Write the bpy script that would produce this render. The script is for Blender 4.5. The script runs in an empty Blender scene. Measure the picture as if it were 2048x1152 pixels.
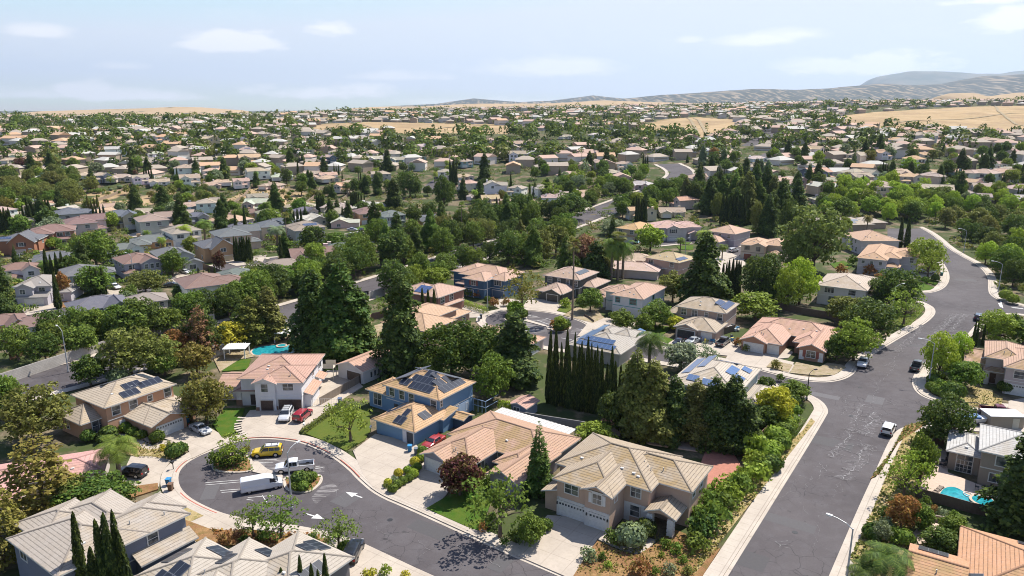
import bpy, bmesh, math, random
import numpy as np
from mathutils import Vector, Matrix
R = math.radians
random.seed(7); rng = np.random.default_rng(11)
S = bpy.context.scene
COL = S.collection
# ---------------------------------------------------------------- camera, sun, sky, exposure
F = 1440.0; H = 54.0; PT = math.atan(359 / F); SN, CS = math.sin(PT), math.cos(PT)
cd = bpy.data.cameras.new('camera'); cam = bpy.data.objects.new('camera', cd); COL.objects.link(cam)
cd.sensor_width = 36; cd.lens = 36 * F / 2048; cd.clip_start = 1; cd.clip_end = 60000
cam.location = (0, 0, H); cam.rotation_euler = (R(90) - PT, 0, 0); S.camera = cam
S.view_settings.view_transform = 'Standard'; S.view_settings.look = 'None'; S.view_settings.gamma = 1
S.view_settings.exposure = 0.66
SUN_EL, SUN_AZ = R(57), R(40)          # azimuth counted from +X towards +Y
sd = Vector((math.cos(SUN_AZ) * math.cos(SUN_EL), math.sin(SUN_AZ) * math.cos(SUN_EL), math.sin(SUN_EL)))
sl = bpy.data.lights.new('sun', 'SUN'); sl.energy = 5.0; sl.angle = R(0.5); sl.color = (1, .955, .88)
so = bpy.data.objects.new('sun', sl); COL.objects.link(so); so.rotation_euler = sd.to_track_quat('Z', 'Y').to_euler()
W = bpy.data.worlds.new('World'); S.world = W; W.use_nodes = True
wt = W.node_tree; wt.nodes.clear()
def nd(t, ty, **k):
    n = t.nodes.new(ty)
    for a, b in k.items():
        if a.startswith('i_'): n.inputs[a[2:].replace('_', ' ')].default_value = b
        elif a[0] == 'n' and a[1:].isdigit(): n.inputs[int(a[1:])].default_value = b
        else: setattr(n, a, b)
    return n
def mth(t, op, a, b=None, c=None, clamp=False):
    n = t.nodes.new('ShaderNodeMath'); n.operation = op; n.use_clamp = clamp
    for i, v in enumerate((a, b, c)):
        if v is None: continue
        if isinstance(v, (int, float)): n.inputs[i].default_value = v
        else: t.links.new(v, n.inputs[i])
    return n.outputs[0]
def mix(t, f, a, b, bt='MIX'):
    n = t.nodes.new('ShaderNodeMix'); n.data_type = 'RGBA'; n.blend_type = bt; n.clamp_factor = True
    for s, v in ((0, f), (6, a), (7, b)):
        if isinstance(v, (int, float)): n.inputs[s].default_value = v
        elif isinstance(v, tuple): n.inputs[s].default_value = (*v, 1) if len(v) == 3 else v
        else: t.links.new(v, n.inputs[s])
    return n.outputs[2]
sky = nd(wt, 'ShaderNodeTexSky', sky_type='NISHITA', sun_disc=False, sun_elevation=SUN_EL, sun_rotation=R(90) - SUN_AZ,
         altitude=50, air_density=1.0, dust_density=.6, ozone_density=1.0)
def cloud_layer():
    t = wt; co = nd(t, 'ShaderNodeTexCoord')
    nz = nd(t, 'ShaderNodeTexNoise', noise_dimensions='3D', i_Scale=9, i_Detail=8, i_Roughness=.6)
    mp = nd(t, 'ShaderNodeMapping'); mp.inputs['Scale'].default_value = (1, 1, 3.2); t.links.new(co.outputs['Generated'], mp.inputs[0]); t.links.new(mp.outputs[0], nz.inputs[0])
    wob = mth(t, 'SUBTRACT', nz.outputs['Fac'], .5)
    tot = None
    # clouds: px u, v, half-width, half-height, density
    for u, v, a, b, k in ((490, 90, 85, 21, 1.0), (650, 55, 46, 24, .85), (1745, 134, 105, 24, 1.2), (1515, 80, 60, 14, .5), (640, 188, 130, 20, .75), (165, 184, 40, 16, .8),
                          (270, 194, 90, 13, .6), (92, 66, 40, 12, .45), (1960, 3, 60, 10, .8), (2035, 48, 60, 22, .9), (1620, 130, 60, 14, .45), (1100, 140, 120, 20, .5), (235, 133, 40, 8, .35),
                          (1600, 70, 60, 14, .45), (800, 155, 90, 10, .35), (60, 190, 60, 12, .4), (1380, 80, 20, 8, .35), (960, 205, 200, 10, .35)):
        d = Vector(((u - 1024) / F, CS + (576 - v) / F * SN, -SN + (576 - v) / F * CS)); d.normalize()
        e = Vector((d.y, -d.x, 0)).normalized(); upv = e.cross(d).normalized()
        dx = nd(t, 'ShaderNodeVectorMath', operation='DOT_PRODUCT'); dx.inputs[1].default_value = e * (F / a); t.links.new(co.outputs['Generated'], dx.inputs[0])
        dy = nd(t, 'ShaderNodeVectorMath', operation='DOT_PRODUCT'); dy.inputs[1].default_value = upv * (F / b); t.links.new(co.outputs['Generated'], dy.inputs[0])
        yb = mth(t, 'MULTIPLY', mth(t, 'MINIMUM', dy.outputs['Value'], 0), .9)
        r2 = mth(t, 'ADD', mth(t, 'POWER', mth(t, 'ABSOLUTE', dx.outputs['Value']), 2), mth(t, 'POWER', mth(t, 'ABSOLUTE', mth(t, 'ADD', dy.outputs['Value'], yb)), 2))
        m = mth(t, 'MULTIPLY', mth(t, 'SUBTRACT', 1.25, mth(t, 'ADD', mth(t, 'SQRT', r2), mth(t, 'MULTIPLY', wob, -4.2)), clamp=True), k * 2.2)
        m = mth(t, 'MULTIPLY', m, mth(t, 'SUBTRACT', 2.2, mth(t, 'SQRT', r2), clamp=True))
        tot = m if tot is None else mth(t, 'MAXIMUM', tot, m)
    veil = mth(t, 'MULTIPLY', mth(t, 'SUBTRACT', nz.outputs['Fac'], .56, clamp=True), 1.0)
    return mth(t, 'MAXIMUM', tot, veil), nz
cl, cnz = cloud_layer()
bg = nd(wt, 'ShaderNodeBackground'); bg.inputs[1].default_value = 0.115
wo = nd(wt, 'ShaderNodeOutputWorld')
gco = nd(wt, 'ShaderNodeTexCoord'); gsp = nd(wt, 'ShaderNodeSeparateXYZ'); wt.links.new(gco.outputs['Generated'], gsp.inputs[0])
glow = mth(wt, 'ADD', 1., mth(wt, 'MULTIPLY', mth(wt, 'POWER', 2.718, mth(wt, 'MULTIPLY', mth(wt, 'MAXIMUM', gsp.outputs[2], 0), -5.)), .16))   # milky air low over the horizon
gcl = nd(wt, 'ShaderNodeCombineXYZ')
for k_ in range(3): wt.links.new(mth(wt, 'MULTIPLY', glow, (.95, .91, .97)[k_]), gcl.inputs[k_])
skc = mix(wt, mth(wt, 'MULTIPLY', cl, .9), mix(wt, 1., mix(wt, 1., sky.outputs[0], gcl.outputs[0], 'MULTIPLY'), (4.55, 4.95, 5.5), 'DARKEN'), (6.2, 6.2, 6.3))
wt.links.new(skc, bg.inputs[0]); wt.links.new(bg.outputs[0], wo.inputs[0])
S.cycles.use_denoising = True; S.cycles.pixel_filter_type = 'BLACKMAN_HARRIS'; S.cycles.filter_width = 1.0
S.cycles.max_bounces = 6; S.cycles.diffuse_bounces = 3; S.cycles.glossy_bounces = 2; S.cycles.transmission_bounces = 3; S.cycles.transparent_max_bounces = 6; S.cycles.volume_bounces = 0
S.cycles.use_adaptive_sampling = True; S.cycles.adaptive_threshold = .02; S.cycles.sample_clamp_indirect = 6

# ---------------------------------------------------------------- placing: terrain heights and pixel -> ground
UC = np.array([-900, 0, 350, 700, 1024, 1400, 1700, 2048, 3000.])
DC = np.array([-200, 330, 430, 520, 700, 920, 1150, 1500, 2100, 3000, 5000, 9000.])
HC = np.array([[0, 0, 1, 10, 27, 32, 34, 35, 28, 12, 0, 0],
 [0, 0, 1, 10, 27, 32, 34, 35, 28, 12, 0, 0],
 [0, 0, 1, 10, 27, 33, 34, 33, 20, 8, 0, 0],
 [0, 0, 1, 10, 27, 34, 40, 44, 44, 28, 5, 0],
 [0, 0, 2, 10, 26, 33, 40, 47, 52, 46, 24, 0],
 [0, 0, 7, 15, 28, 36, 43, 54, 62, 56, 30, 0],
 [0, 0, 11, 20, 32, 36, 46, 62, 68, 60, 30, 0],
 [0, 0, 12, 23, 33, 36, 54, 67, 72, 60, 30, 0],
 [0, 0, 12, 23, 33, 36, 54, 67, 72, 60, 30, 0.]])
def hgt(x, y):
    y = min(max(y, -199.), 8999.)
    if y <= 330: return 0.0
    u = 1024 + F * x / (y * CS + 13)
    u = min(max(u, -899.), 2999.)
    i = int(np.searchsorted(UC, u)) - 1; j = int(np.searchsorted(DC, y)) - 1
    a = (u - UC[i]) / (UC[i + 1] - UC[i]); b = (y - DC[j]) / (DC[j + 1] - DC[j])
    b = b * b * (3 - 2 * b) if j < 3 else b
    h = (HC[i, j] * (1 - a) + HC[i + 1, j] * a) * (1 - b) + (HC[i, j + 1] * (1 - a) + HC[i + 1, j + 1] * a) * b
    k = min(1, max(0, (y - 520) / 300))
    return h + k * (1.6 * math.sin(x * .011 + 1) * math.sin(y * .013) + 1.0 * math.sin(x * .027 + y * .02))
def ray(u, v):
    x = (u - 1024) / F; y = (576 - v) / F
    return x, CS + y * SN, -SN + y * CS
def P(u, v, z=0.):
    d = ray(u, v); t = (z - H) / d[2]
    return Vector((d[0] * t, d[1] * t, z))
def G(u, v, dz=0.):
    """the point where the line of sight through a photo pixel meets the terrain raised by dz"""
    d = ray(u, v); t = 60.
    while t < 9000:
        if H + d[2] * t < hgt(d[0] * t, d[1] * t) + dz: break
        t *= 1.01
    lo, hi = t / 1.01, t
    for _ in range(12):
        m = (lo + hi) / 2
        if H + d[2] * m < hgt(d[0] * m, d[1] * m) + dz: hi = m
        else: lo = m
    x, y = d[0] * hi, d[1] * hi
    return Vector((x, y, hgt(x, y)))
def proj(p):
    zc = p[1] * CS - (p[2] - H) * SN; yc = p[1] * SN + (p[2] - H) * CS
    return 1024 + F * p[0] / zc, 576 - F * yc / zc, F / zc
def inpoly(x, y, poly):
    c = False; n = len(poly); j = n - 1
    for i in range(n):
        if (poly[i][1] > y) != (poly[j][1] > y) and x < (poly[j][0] - poly[i][0]) * (y - poly[i][1]) / (poly[j][1] - poly[i][1]) + poly[i][0]: c = not c
        j = i
    return c

# ---------------------------------------------------------------- tagging
def tag(o, label=None, cat=None, group=None, kind=None):
    if label: o['label'] = label
    if cat: o['category'] = cat
    if group: o['group'] = group
    if kind: o['kind'] = kind
    return o
def empty(name, loc=(0, 0, 0), rz=0.):
    o = bpy.data.objects.new(name, None); COL.objects.link(o); o.location = loc; o.rotation_euler = (0, 0, rz); o.empty_display_size = .5
    return o
def dup(root, loc, rz, sc=None):
    r = root.copy(); COL.objects.link(r); r.location = loc; r.rotation_euler = (0, 0, rz)
    if sc is not None: r.scale = sc if hasattr(sc, '__len__') else (sc, sc, sc)
    for ch in KIDS.get(root.name, ()):
        c = ch.copy(); COL.objects.link(c); c.parent = r; KIDS.setdefault(r.name, []).append(c)
        for g in KIDS.get(ch.name, ()):
            d = g.copy(); COL.objects.link(d); d.parent = c; KIDS.setdefault(c.name, []).append(d)
    return r
KIDS = {}
def kid(o, parent):
    o.parent = parent; KIDS.setdefault(parent.name, []).append(o); return o

# ---------------------------------------------------------------- mesh collector
class MB:
    def __init__(s): s.v = []; s.f = []; s.m = []; s.uv = []
    def face(s, pts, m=0, uv=None):
        i = len(s.v); s.v += [tuple(p) for p in pts]; s.f.append(tuple(range(i, i + len(pts)))); s.m.append(m)
        s.uv += (uv if uv else [(0, 0)] * len(pts))
    def box(s, x0, x1, y0, y1, z0, z1, m=0, rot=0., c=(0, 0, 0), skip=''):
        cr, sr = math.cos(rot), math.sin(rot)
        def T(x, y, z): return (c[0] + x * cr - y * sr, c[1] + x * sr + y * cr, c[2] + z)
        a = [T(x, y, z) for z in (z0, z1) for y in (y0, y1) for x in (x0, x1)]
        dx, dy, dz = x1 - x0, y1 - y0, z1 - z0
        for k, q, d in (('b', (0, 2, 3, 1), (dy, dx)), ('t', (4, 5, 7, 6), (dx, dy)), ('f', (0, 1, 5, 4), (dx, dz)), ('k', (3, 2, 6, 7), (dx, dz)), ('l', (2, 0, 4, 6), (dy, dz)), ('r', (1, 3, 7, 5), (dy, dz))):
            if k in skip: continue
            s.face([a[i] for i in q], m, [(0, 0), (d[0], 0), (d[0], d[1]), (0, d[1])])
    def tube(s, a, b, r0, r1=None, n=8, m=0, caps=True):
        a = Vector(a); b = Vector(b); r1 = r0 if r1 is None else r1; d = (b - a)
        if d.length < 1e-6: return
        e = d.orthogonal().normalized(); g = d.normalized().cross(e)
        A = [a + (e * math.cos(2 * math.pi * i / n) + g * math.sin(2 * math.pi * i / n)) * r0 for i in range(n)]
        B = [b + (e * math.cos(2 * math.pi * i / n) + g * math.sin(2 * math.pi * i / n)) * r1 for i in range(n)]
        for i in range(n): j = (i + 1) % n; s.face([A[i], A[j], B[j], B[i]], m)
        if caps: s.face(A[::-1], m); s.face(B, m)
    def prism(s, pts, z0, z1, m=0):
        ar = sum(pts[i][0] * pts[(i + 1) % len(pts)][1] - pts[(i + 1) % len(pts)][0] * pts[i][1] for i in range(len(pts)))
        if ar < 0: pts = pts[::-1]
        s.face([(p[0], p[1], z1) for p in pts], m, [(p[0], p[1]) for p in pts])
        for i in range(len(pts)):
            a, b = pts[i], pts[(i + 1) % len(pts)]
            s.face([(a[0], a[1], z0), (b[0], b[1], z0), (b[0], b[1], z1), (a[0], a[1], z1)], m)
    def beam(s, a, b, w, h, m=0):
        a = Vector(a); b = Vector(b); d = (b - a).normalized(); sd_ = Vector((-d.y, d.x, 0))
        if sd_.length < 1e-4: sd_ = Vector((1, 0, 0))
        sd_.normalize(); up = d.cross(sd_); up = up if up.z > 0 else -up
        q = [sd_ * (w / 2), up * h * .6 + sd_ * (w / 4), up * h * .6 - sd_ * (w / 4), -sd_ * (w / 2)]
        for i in range(3): s.face([a + q[i], b + q[i], b + q[i + 1], a + q[i + 1]], m)
        s.face([a + x for x in q], m); s.face([b + x for x in q[::-1]], m)
    def build(s, name, mats, parent=None, color=None, smooth=False):
        if not s.v: return None
        me = bpy.data.meshes.new(name); me.from_pydata(s.v, [], s.f)
        if not isinstance(mats, (list, tuple)): mats = [mats]
        for m in mats: me.materials.append(m)
        if len(mats) > 1: me.polygons.foreach_set('material_index', s.m)
        uv = me.uv_layers.new(name='UVMap'); uv.data.foreach_set('uv', [c for p in s.uv for c in p])
        if smooth: me.polygons.foreach_set('use_smooth', [True] * len(s.f))
        me.update()
        o = bpy.data.objects.new(name, me); COL.objects.link(o)
        if parent is not None: kid(o, parent)
        if color: o.color = (*color, 1)
        return o
# ---------------------------------------------------------------- materials
MATS = {}
def mat(name, fn):
    m = bpy.data.materials.new(name); m.use_nodes = True; t = m.node_tree
    b = t.nodes['Principled BSDF']; fn(t, b); MATS[name] = m; return m
def L(t, a, b): t.links.new(a, b)
def objc(t): return t.nodes.new('ShaderNodeObjectInfo').outputs['Color']
def noise(t, scale, detail=4, vec=None, rough=.55):
    n = nd(t, 'ShaderNodeTexNoise', i_Scale=scale, i_Detail=detail, i_Roughness=rough)
    if vec is None: vec = nd(t, 'ShaderNodeTexCoord').outputs['Object']
    L(t, vec, n.inputs[0]); return n.outputs['Fac']
def ramp(t, f, lo, hi): return mth(t, 'DIVIDE', mth(t, 'SUBTRACT', f, lo), hi - lo, clamp=True)
def world(t): return nd(t, 'ShaderNodeNewGeometry').outputs['Position']
def bump(t, b, h, st=.5, dist=.05):
    n = nd(t, 'ShaderNodeBump', i_Strength=st, i_Distance=dist); L(t, h, n.inputs['Height']); L(t, n.outputs[0], b.inputs['Normal'])
def plain(c, rough=.6, metal=0., spec=.3, nz=0.):
    def fn(t, b):
        if nz:
            L(t, mix(t, mth(t, 'MULTIPLY', ramp(t, noise(t, 3.0), .35, .7), nz), c, tuple(x * .6 for x in c)), b.inputs['Base Color'])
        else: b.inputs['Base Color'].default_value = (*c, 1)
        b.inputs['Roughness'].default_value = rough; b.inputs['Metallic'].default_value = metal; b.inputs['Specular IOR Level'].default_value = spec
    return fn
def roof(course, moss, width=0.28, lk=.80):
    def fn(t, b):
        uv = nd(t, 'ShaderNodeUVMap').outputs[0]; sp = nd(t, 'ShaderNodeSeparateXYZ'); L(t, uv, sp.inputs[0])
        fr = mth(t, 'FRACT', mth(t, 'DIVIDE', sp.outputs[1], course)); row = mth(t, 'FLOOR', mth(t, 'DIVIDE', sp.outputs[1], course))
        line = ramp(t, fr, .24, .10)
        fu = mth(t, 'FRACT', mth(t, 'ADD', mth(t, 'DIVIDE', sp.outputs[0], width), mth(t, 'MULTIPLY', row, .5)))
        ul = ramp(t, mth(t, 'ABSOLUTE', mth(t, 'SUBTRACT', fu, .5)), .40, .5)
        cell = nd(t, 'ShaderNodeTexWhiteNoise', noise_dimensions='2D'); cv = nd(t, 'ShaderNodeCombineXYZ')
        L(t, mth(t, 'FLOOR', mth(t, 'ADD', mth(t, 'DIVIDE', sp.outputs[0], width), mth(t, 'MULTIPLY', row, .5))), cv.inputs[0]); L(t, row, cv.inputs[1]); L(t, cv.outputs[0], cell.inputs[0])
        c = objc(t)
        n1 = noise(t, .55, 5); n2 = noise(t, 3.5, 5)
        c1 = mix(t, mth(t, 'MULTIPLY', cell.outputs[0], .30), c, mix(t, .5, c, (.10, .07, .05)))
        c1 = mix(t, mth(t, 'MULTIPLY', ramp(t, n2, .42, .68), .35), c1, mix(t, .6, c, (.45, .40, .35)))
        if moss:
            ns = nd(t, 'ShaderNodeSeparateXYZ'); L(t, nd(t, 'ShaderNodeTexCoord').outputs['Normal'], ns.inputs[0]); side = mth(t, 'ADD', .25, mth(t, 'MULTIPLY', ramp(t, ns.outputs[1], -.05, -.25), .9))   # moss favours the damp street side
            c1 = mix(t, mth(t, 'MULTIPLY', mth(t, 'MULTIPLY', ramp(t, n1, .34, .60), moss), side, clamp=True), c1, (.30, .205, .092))
        c1 = mix(t, mth(t, 'MULTIPLY', mth(t, 'MULTIPLY', line, lk), ramp(t, noise(t, 1.7, 3), .18, .55)), c1, mix(t, .78, c, (.015, .012, .01)))
        c1 = mix(t, mth(t, 'MULTIPLY', ul, .22), c1, mix(t, .6, c, (.03, .02, .02)))
        L(t, c1, b.inputs['Base Color']); b.inputs['Roughness'].default_value = .85; b.inputs['Specular IOR Level'].default_value = .25
        bump(t, b, mth(t, 'ADD', mth(t, 'MULTIPLY', fr, -1), mth(t, 'MULTIPLY', n2, .4)), .7, .05)
    return fn
M_TILE = mat('concrete_tile', roof(.43, .30, lk=.62)); M_MOSS = mat('mossy_concrete_tile', roof(.43, .75)); M_FAR = mat('weathered_tile', roof(.6, .30, .9, .45))
def shingle(t, b):
    c = objc(t); n1 = noise(t, 1.1, 4); n2 = noise(t, 9, 4)
    c1 = mix(t, mth(t, 'MULTIPLY', ramp(t, n1, .35, .7), .35), c, mix(t, .5, c, (.3, .27, .24)))
    c1 = mix(t, mth(t, 'MULTIPLY', ramp(t, n2, .4, .6), .35), c1, mix(t, .6, c, (.02, .02, .02)))
    L(t, c1, b.inputs['Base Color']); b.inputs['Roughness'].default_value = .9; bump(t, b, n2, .5, .03)
M_SHING = mat('asphalt_shingle', shingle)
def capm(t, b):
    n = noise(t, 4); L(t, mix(t, mth(t, 'MULTIPLY', n, .5), objc(t), (.12, .08, .05)), b.inputs['Base Color']); b.inputs['Roughness'].default_value = .85
M_CAP = mat('ridge_tile', capm)
def stucco(t, b):
    c = objc(t); n = noise(t, .7, 5); n2 = noise(t, 14, 3)
    c1 = mix(t, mth(t, 'MULTIPLY', ramp(t, n, .35, .75), .22), c, mix(t, .55, c, (.12, .10, .08)))
    L(t, c1, b.inputs['Base Color']); b.inputs['Roughness'].default_value = .9; b.inputs['Specular IOR Level'].default_value = .15; bump(t, b, n2, .35, .02)
M_STUC = mat('stucco', stucco)
def paint(t, b):
    n = noise(t, 2.5, 4); L(t, mix(t, mth(t, 'MULTIPLY', ramp(t, n, .45, .8), .25), objc(t), (.2, .18, .15)), b.inputs['Base Color']); b.inputs['Roughness'].default_value = .55
M_PAINT = mat('painted_trim', paint)
M_TRIM = mat('white_trim', plain((.62, .60, .57), .6, nz=.3))
def glass(t, b):
    n = noise(t, .9, 2); L(t, mix(t, ramp(t, n, .4, .6), (.035, .045, .055), (.16, .16, .15)), b.inputs['Base Color'])
    b.inputs['Roughness'].default_value = .12; b.inputs['Specular IOR Level'].default_value = .7
M_GLASS = mat('window_glass', glass)
M_CARGL = mat('car_glass', plain((.02, .024, .03), .06, spec=.8))
def solar(t, b):
    uv = nd(t, 'ShaderNodeUVMap').outputs[0]; sp = nd(t, 'ShaderNodeSeparateXYZ'); L(t, uv, sp.inputs[0])
    def ln(o, w, th): return ramp(t, mth(t, 'ABSOLUTE', mth(t, 'SUBTRACT', mth(t, 'FRACT', mth(t, 'DIVIDE', o, w)), .5)), .5 - th, .5)
    a = mth(t, 'MAXIMUM', ln(sp.outputs[0], 1.02, .05), ln(sp.outputs[1], 1.66, .035)); a2 = mth(t, 'MAXIMUM', ln(sp.outputs[0], .17, .08), ln(sp.outputs[1], .166, .08))
    c = mix(t, mth(t, 'MULTIPLY', a2, .35), objc(t), (.10, .12, .16)); c = mix(t, mth(t, 'MULTIPLY', a, .55), c, (.30, .32, .35))
    L(t, c, b.inputs['Base Color']); b.inputs['Roughness'].default_value = .28; b.inputs['Specular IOR Level'].default_value = .35
M_SOLAR = mat('solar_cells', solar)
def asphalt(t, b):
    p = world(t); big = noise(t, .06, 5, p); med = noise(t, .45, 6, p, .65); fine = noise(t, 6, 4, p, .7)
    c = mix(t, ramp(t, big, .35, .68), (.074, .064, .066), (.120, .106, .107))
    c = mix(t, mth(t, 'MULTIPLY', ramp(t, med, .45, .72), .55), c, (.135, .125, .130))
    c = mix(t, mth(t, 'MULTIPLY', ramp(t, fine, .35, .65), .35), c, (.05, .045, .05))
    c = mix(t, mth(t, 'MULTIPLY', ramp(t, noise(t, .8, 3, p), .66, .74), .55), c, (.03, .028, .028))
    mq = nd(t, 'ShaderNodeMapping'); mq.inputs['Rotation'].default_value = (0, 0, R(33)); mq.inputs['Scale'].default_value = (.10, .10, 1); L(t, p, mq.inputs[0]); vq = nd(t, 'ShaderNodeTexVoronoi', distance='CHEBYCHEV', i_Scale=1.); L(t, mq.outputs[0], vq.inputs['Vector'])
    c = mix(t, mth(t, 'MULTIPLY', vq.outputs['Color'], .22), c, (.045, .04, .042))
    # fine crazing of old asphalt
    vo = nd(t, 'ShaderNodeTexVoronoi', feature='DISTANCE_TO_EDGE', i_Scale=.42); wv = nd(t, 'ShaderNodeVectorMath', operation='ADD'); nn = nd(t, 'ShaderNodeTexNoise', i_Scale=.7, i_Detail=5); L(t, p, nn.inputs[0])
    L(t, p, wv.inputs[0]); L(t, nn.outputs['Color'], wv.inputs[1]); L(t, wv.outputs[0], vo.inputs['Vector'])
    cr = ramp(t, vo.outputs['Distance'], .022, .0); msk = ramp(t, noise(t, .1, 3, p), .48, .58)
    c = mix(t, mth(t, 'MULTIPLY', mth(t, 'MULTIPLY', cr, msk), .7), c, (.02, .018, .02))
    L(t, c, b.inputs['Base Color']); b.inputs['Roughness'].default_value = .85; b.inputs['Specular IOR Level'].default_value = .2; bump(t, b, fine, .4, .02)
M_ASPH = mat('asphalt', asphalt)
def faded(t, b):
    asphalt(t, b); c = b.inputs['Base Color'].links[0].from_socket; p = world(t)
    mp = nd(t, 'ShaderNodeMapping'); mp.inputs['Rotation'].default_value = (0, 0, R(33)); mp.inputs['Scale'].default_value = (.25, 1.6, 1); L(t, p, mp.inputs[0])
    n = noise(t, .8, 5, mp.outputs[0], .7); L(t, mix(t, mth(t, 'MULTIPLY', ramp(t, n, .47, .62), .7), c, (.30, .28, .27)), b.inputs['Base Color'])
M_FADED = mat('worn_asphalt', faded)
def concrete(t, b):
    p = world(t); n = noise(t, .25, 5, p); n2 = noise(t, 2.2, 5, p)
    c = mix(t, ramp(t, n, .3, .7), (.35, .295, .24), (.44, .375, .305)); c = mix(t, mth(t, 'MULTIPLY', ramp(t, n2, .45, .7), .35), c, (.30, .25, .20))
    rt = nd(t, 'ShaderNodeMapping'); rt.inputs['Rotation'].default_value = (0, 0, R(33)); L(t, p, rt.inputs[0])
    br = nd(t, 'ShaderNodeTexBrick', i_Scale=1, offset=0.); br.inputs['Brick Width'].default_value = 3; br.inputs['Row Height'].default_value = 3; br.inputs['Mortar Size'].default_value = .035
    L(t, rt.outputs[0], br.inputs[0]); L(t, mix(t, mth(t, 'MULTIPLY', br.outputs['Fac'], .45), c, (.16, .13, .10)), b.inputs['Base Color'])
    b.inputs['Roughness'].default_value = .85
M_CONC = mat('concrete', concrete)
def walk(t, b):
    p = world(t); n = noise(t, .3, 5, p); n2 = noise(t, 3, 5, p)
    uv = nd(t, 'ShaderNodeUVMap').outputs[0]; sp = nd(t, 'ShaderNodeSeparateXYZ'); L(t, uv, sp.inputs[0])
    c = mix(t, ramp(t, n, .3, .7), (.37, .315, .26), (.46, .40, .335)); c = mix(t, mth(t, 'MULTIPLY', ramp(t, n2, .5, .7), .3), c, (.30, .25, .2))
    j = ramp(t, mth(t, 'ABSOLUTE', mth(t, 'SUBTRACT', mth(t, 'FRACT', mth(t, 'DIVIDE', sp.outputs[0], 1.5)), .5)), .47, .5)
    j2 = ramp(t, mth(t, 'ABSOLUTE', mth(t, 'SUBTRACT', sp.outputs[1], .42)), .07, .02)
    L(t, mix(t, mth(t, 'MULTIPLY', mth(t, 'MAXIMUM', j, j2), .5), c, (.15, .12, .09)), b.inputs['Base Color']); b.inputs['Roughness'].default_value = .85
M_WALK = mat('sidewalk_concrete', walk)
def lawn(t, b):
    p = world(t); n = noise(t, .6, 6, p); n2 = noise(t, 9, 4, p, .7); n3 = noise(t, .25, 3, p)
    g = mix(t, ramp(t, n, .3, .7), objc(t), mix(t, .55, objc(t), (.16, .15, .03)))
    g = mix(t, mth(t, 'MULTIPLY', ramp(t, n2, .35, .65), .5), g, mix(t, .6, objc(t), (.01, .02, .003)))
    L(t, g, b.inputs['Base Color']); b.inputs['Roughness'].default_value = .95; b.inputs['Specular IOR Level'].default_value = .1; bump(t, b, n2, .8, .06)
M_LAWN = mat('lawn_grass', lawn)
def dirt(a, c_, d):
    def fn(t, b):
        p = world(t); n = noise(t, .35, 7, p, .62); n2 = noise(t, 5, 5, p, .7); n3 = noise(t, 1.3, 4, p)
        c = mix(t, ramp(t, n, .38, .62), a, c_); c = mix(t, mth(t, 'MULTIPLY', ramp(t, n3, .5, .66), .8), c, d)
        c = mix(t, mth(t, 'MULTIPLY', ramp(t, n2, .4, .62), .45), c, tuple(x * .35 for x in a))
        L(t, c, b.inputs['Base Color']); b.inputs['Roughness'].default_value = .95; b.inputs['Specular IOR Level'].default_value = .1; bump(t, b, n2, .8, .08)
    return fn
M_MULCH = mat('bark_mulch', dirt((.22, .11, .055), (.33, .20, .09), (.16, .12, .04)))
M_SAND = mat('dry_yard', dirt((.40, .32, .22), (.30, .23, .14), (.22, .20, .08)))
M_DRYG = mat('dry_grass', dirt((.34, .25, .11), (.42, .33, .17), (.14, .15, .04)))
M_DECK = mat('pool_deck', plain((.48, .37, .29), .8, nz=.3)); M_REDP = mat('red_paving', plain((.40, .17, .12), .85, nz=.5))
def ground(t, b):
    p = world(t); at = nd(t, 'ShaderNodeAttribute', attribute_name='field').outputs['Fac']
    n = noise(t, .035, 6, p, .6); n2 = noise(t, .3, 6, p, .65); n3 = noise(t, 2.5, 4, p)
    f = mix(t, ramp(t, n, .35, .65), (.40, .285, .16), (.32, .225, .12)); f = mix(t, mth(t, 'MULTIPLY', ramp(t, noise(t, .014, 5, p, .6), .48, .62), .7), f, (.24, .165, .095)); f = mix(t, mth(t, 'MULTIPLY', ramp(t, noise(t, .05, 5, p, .7), .54, .68), .45), f, (.20, .17, .08))
    f = mix(t, mth(t, 'MULTIPLY', ramp(t, n2, .5, .7), .45), f, (.46, .35, .23))
    g = mix(t, ramp(t, n2, .42, .60), (.10, .085, .05), (.22, .17, .11)); g = mix(t, mth(t, 'MULTIPLY', ramp(t, noise(t, .11, 5, p), .44, .52), .9), g, (.05, .075, .02))
    g = mix(t, mth(t, 'MULTIPLY', ramp(t, n3, .4, .65), .4), g, (.05, .045, .03))
    msk = mth(t, 'ADD', at, mth(t, 'MULTIPLY', mth(t, 'SUBTRACT', n2, .5), .5), clamp=True)
    L(t, mix(t, ramp(t, msk, .42, .58), g, f), b.inputs['Base Color']); b.inputs['Roughness'].default_value = .95; b.inputs['Specular IOR Level'].default_value = .1
M_GROUND = mat('earth', ground)
def oak(t, b):
    p = world(t); vo = nd(t, 'ShaderNodeTexVoronoi', i_Scale=.032); mp = nd(t, 'ShaderNodeMapping'); mp.inputs['Scale'].default_value = (1, .02, 1.2); L(t, p, mp.inputs[0]); L(t, mp.outputs[0], vo.inputs['Vector'])
    dots = ramp(t, vo.outputs['Distance'], .72, .55); msk = ramp(t, noise(t, .0028, 6, p, .65), .26, .40)
    g = mix(t, noise(t, .01, 4, p), (.27, .21, .14), (.19, .145, .09))
    L(t, mix(t, mth(t, 'MULTIPLY', dots, msk), g, (.030, .038, .028)), b.inputs['Base Color']); b.inputs['Roughness'].default_value = 1
M_OAK = mat('oak_savanna', oak)
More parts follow.
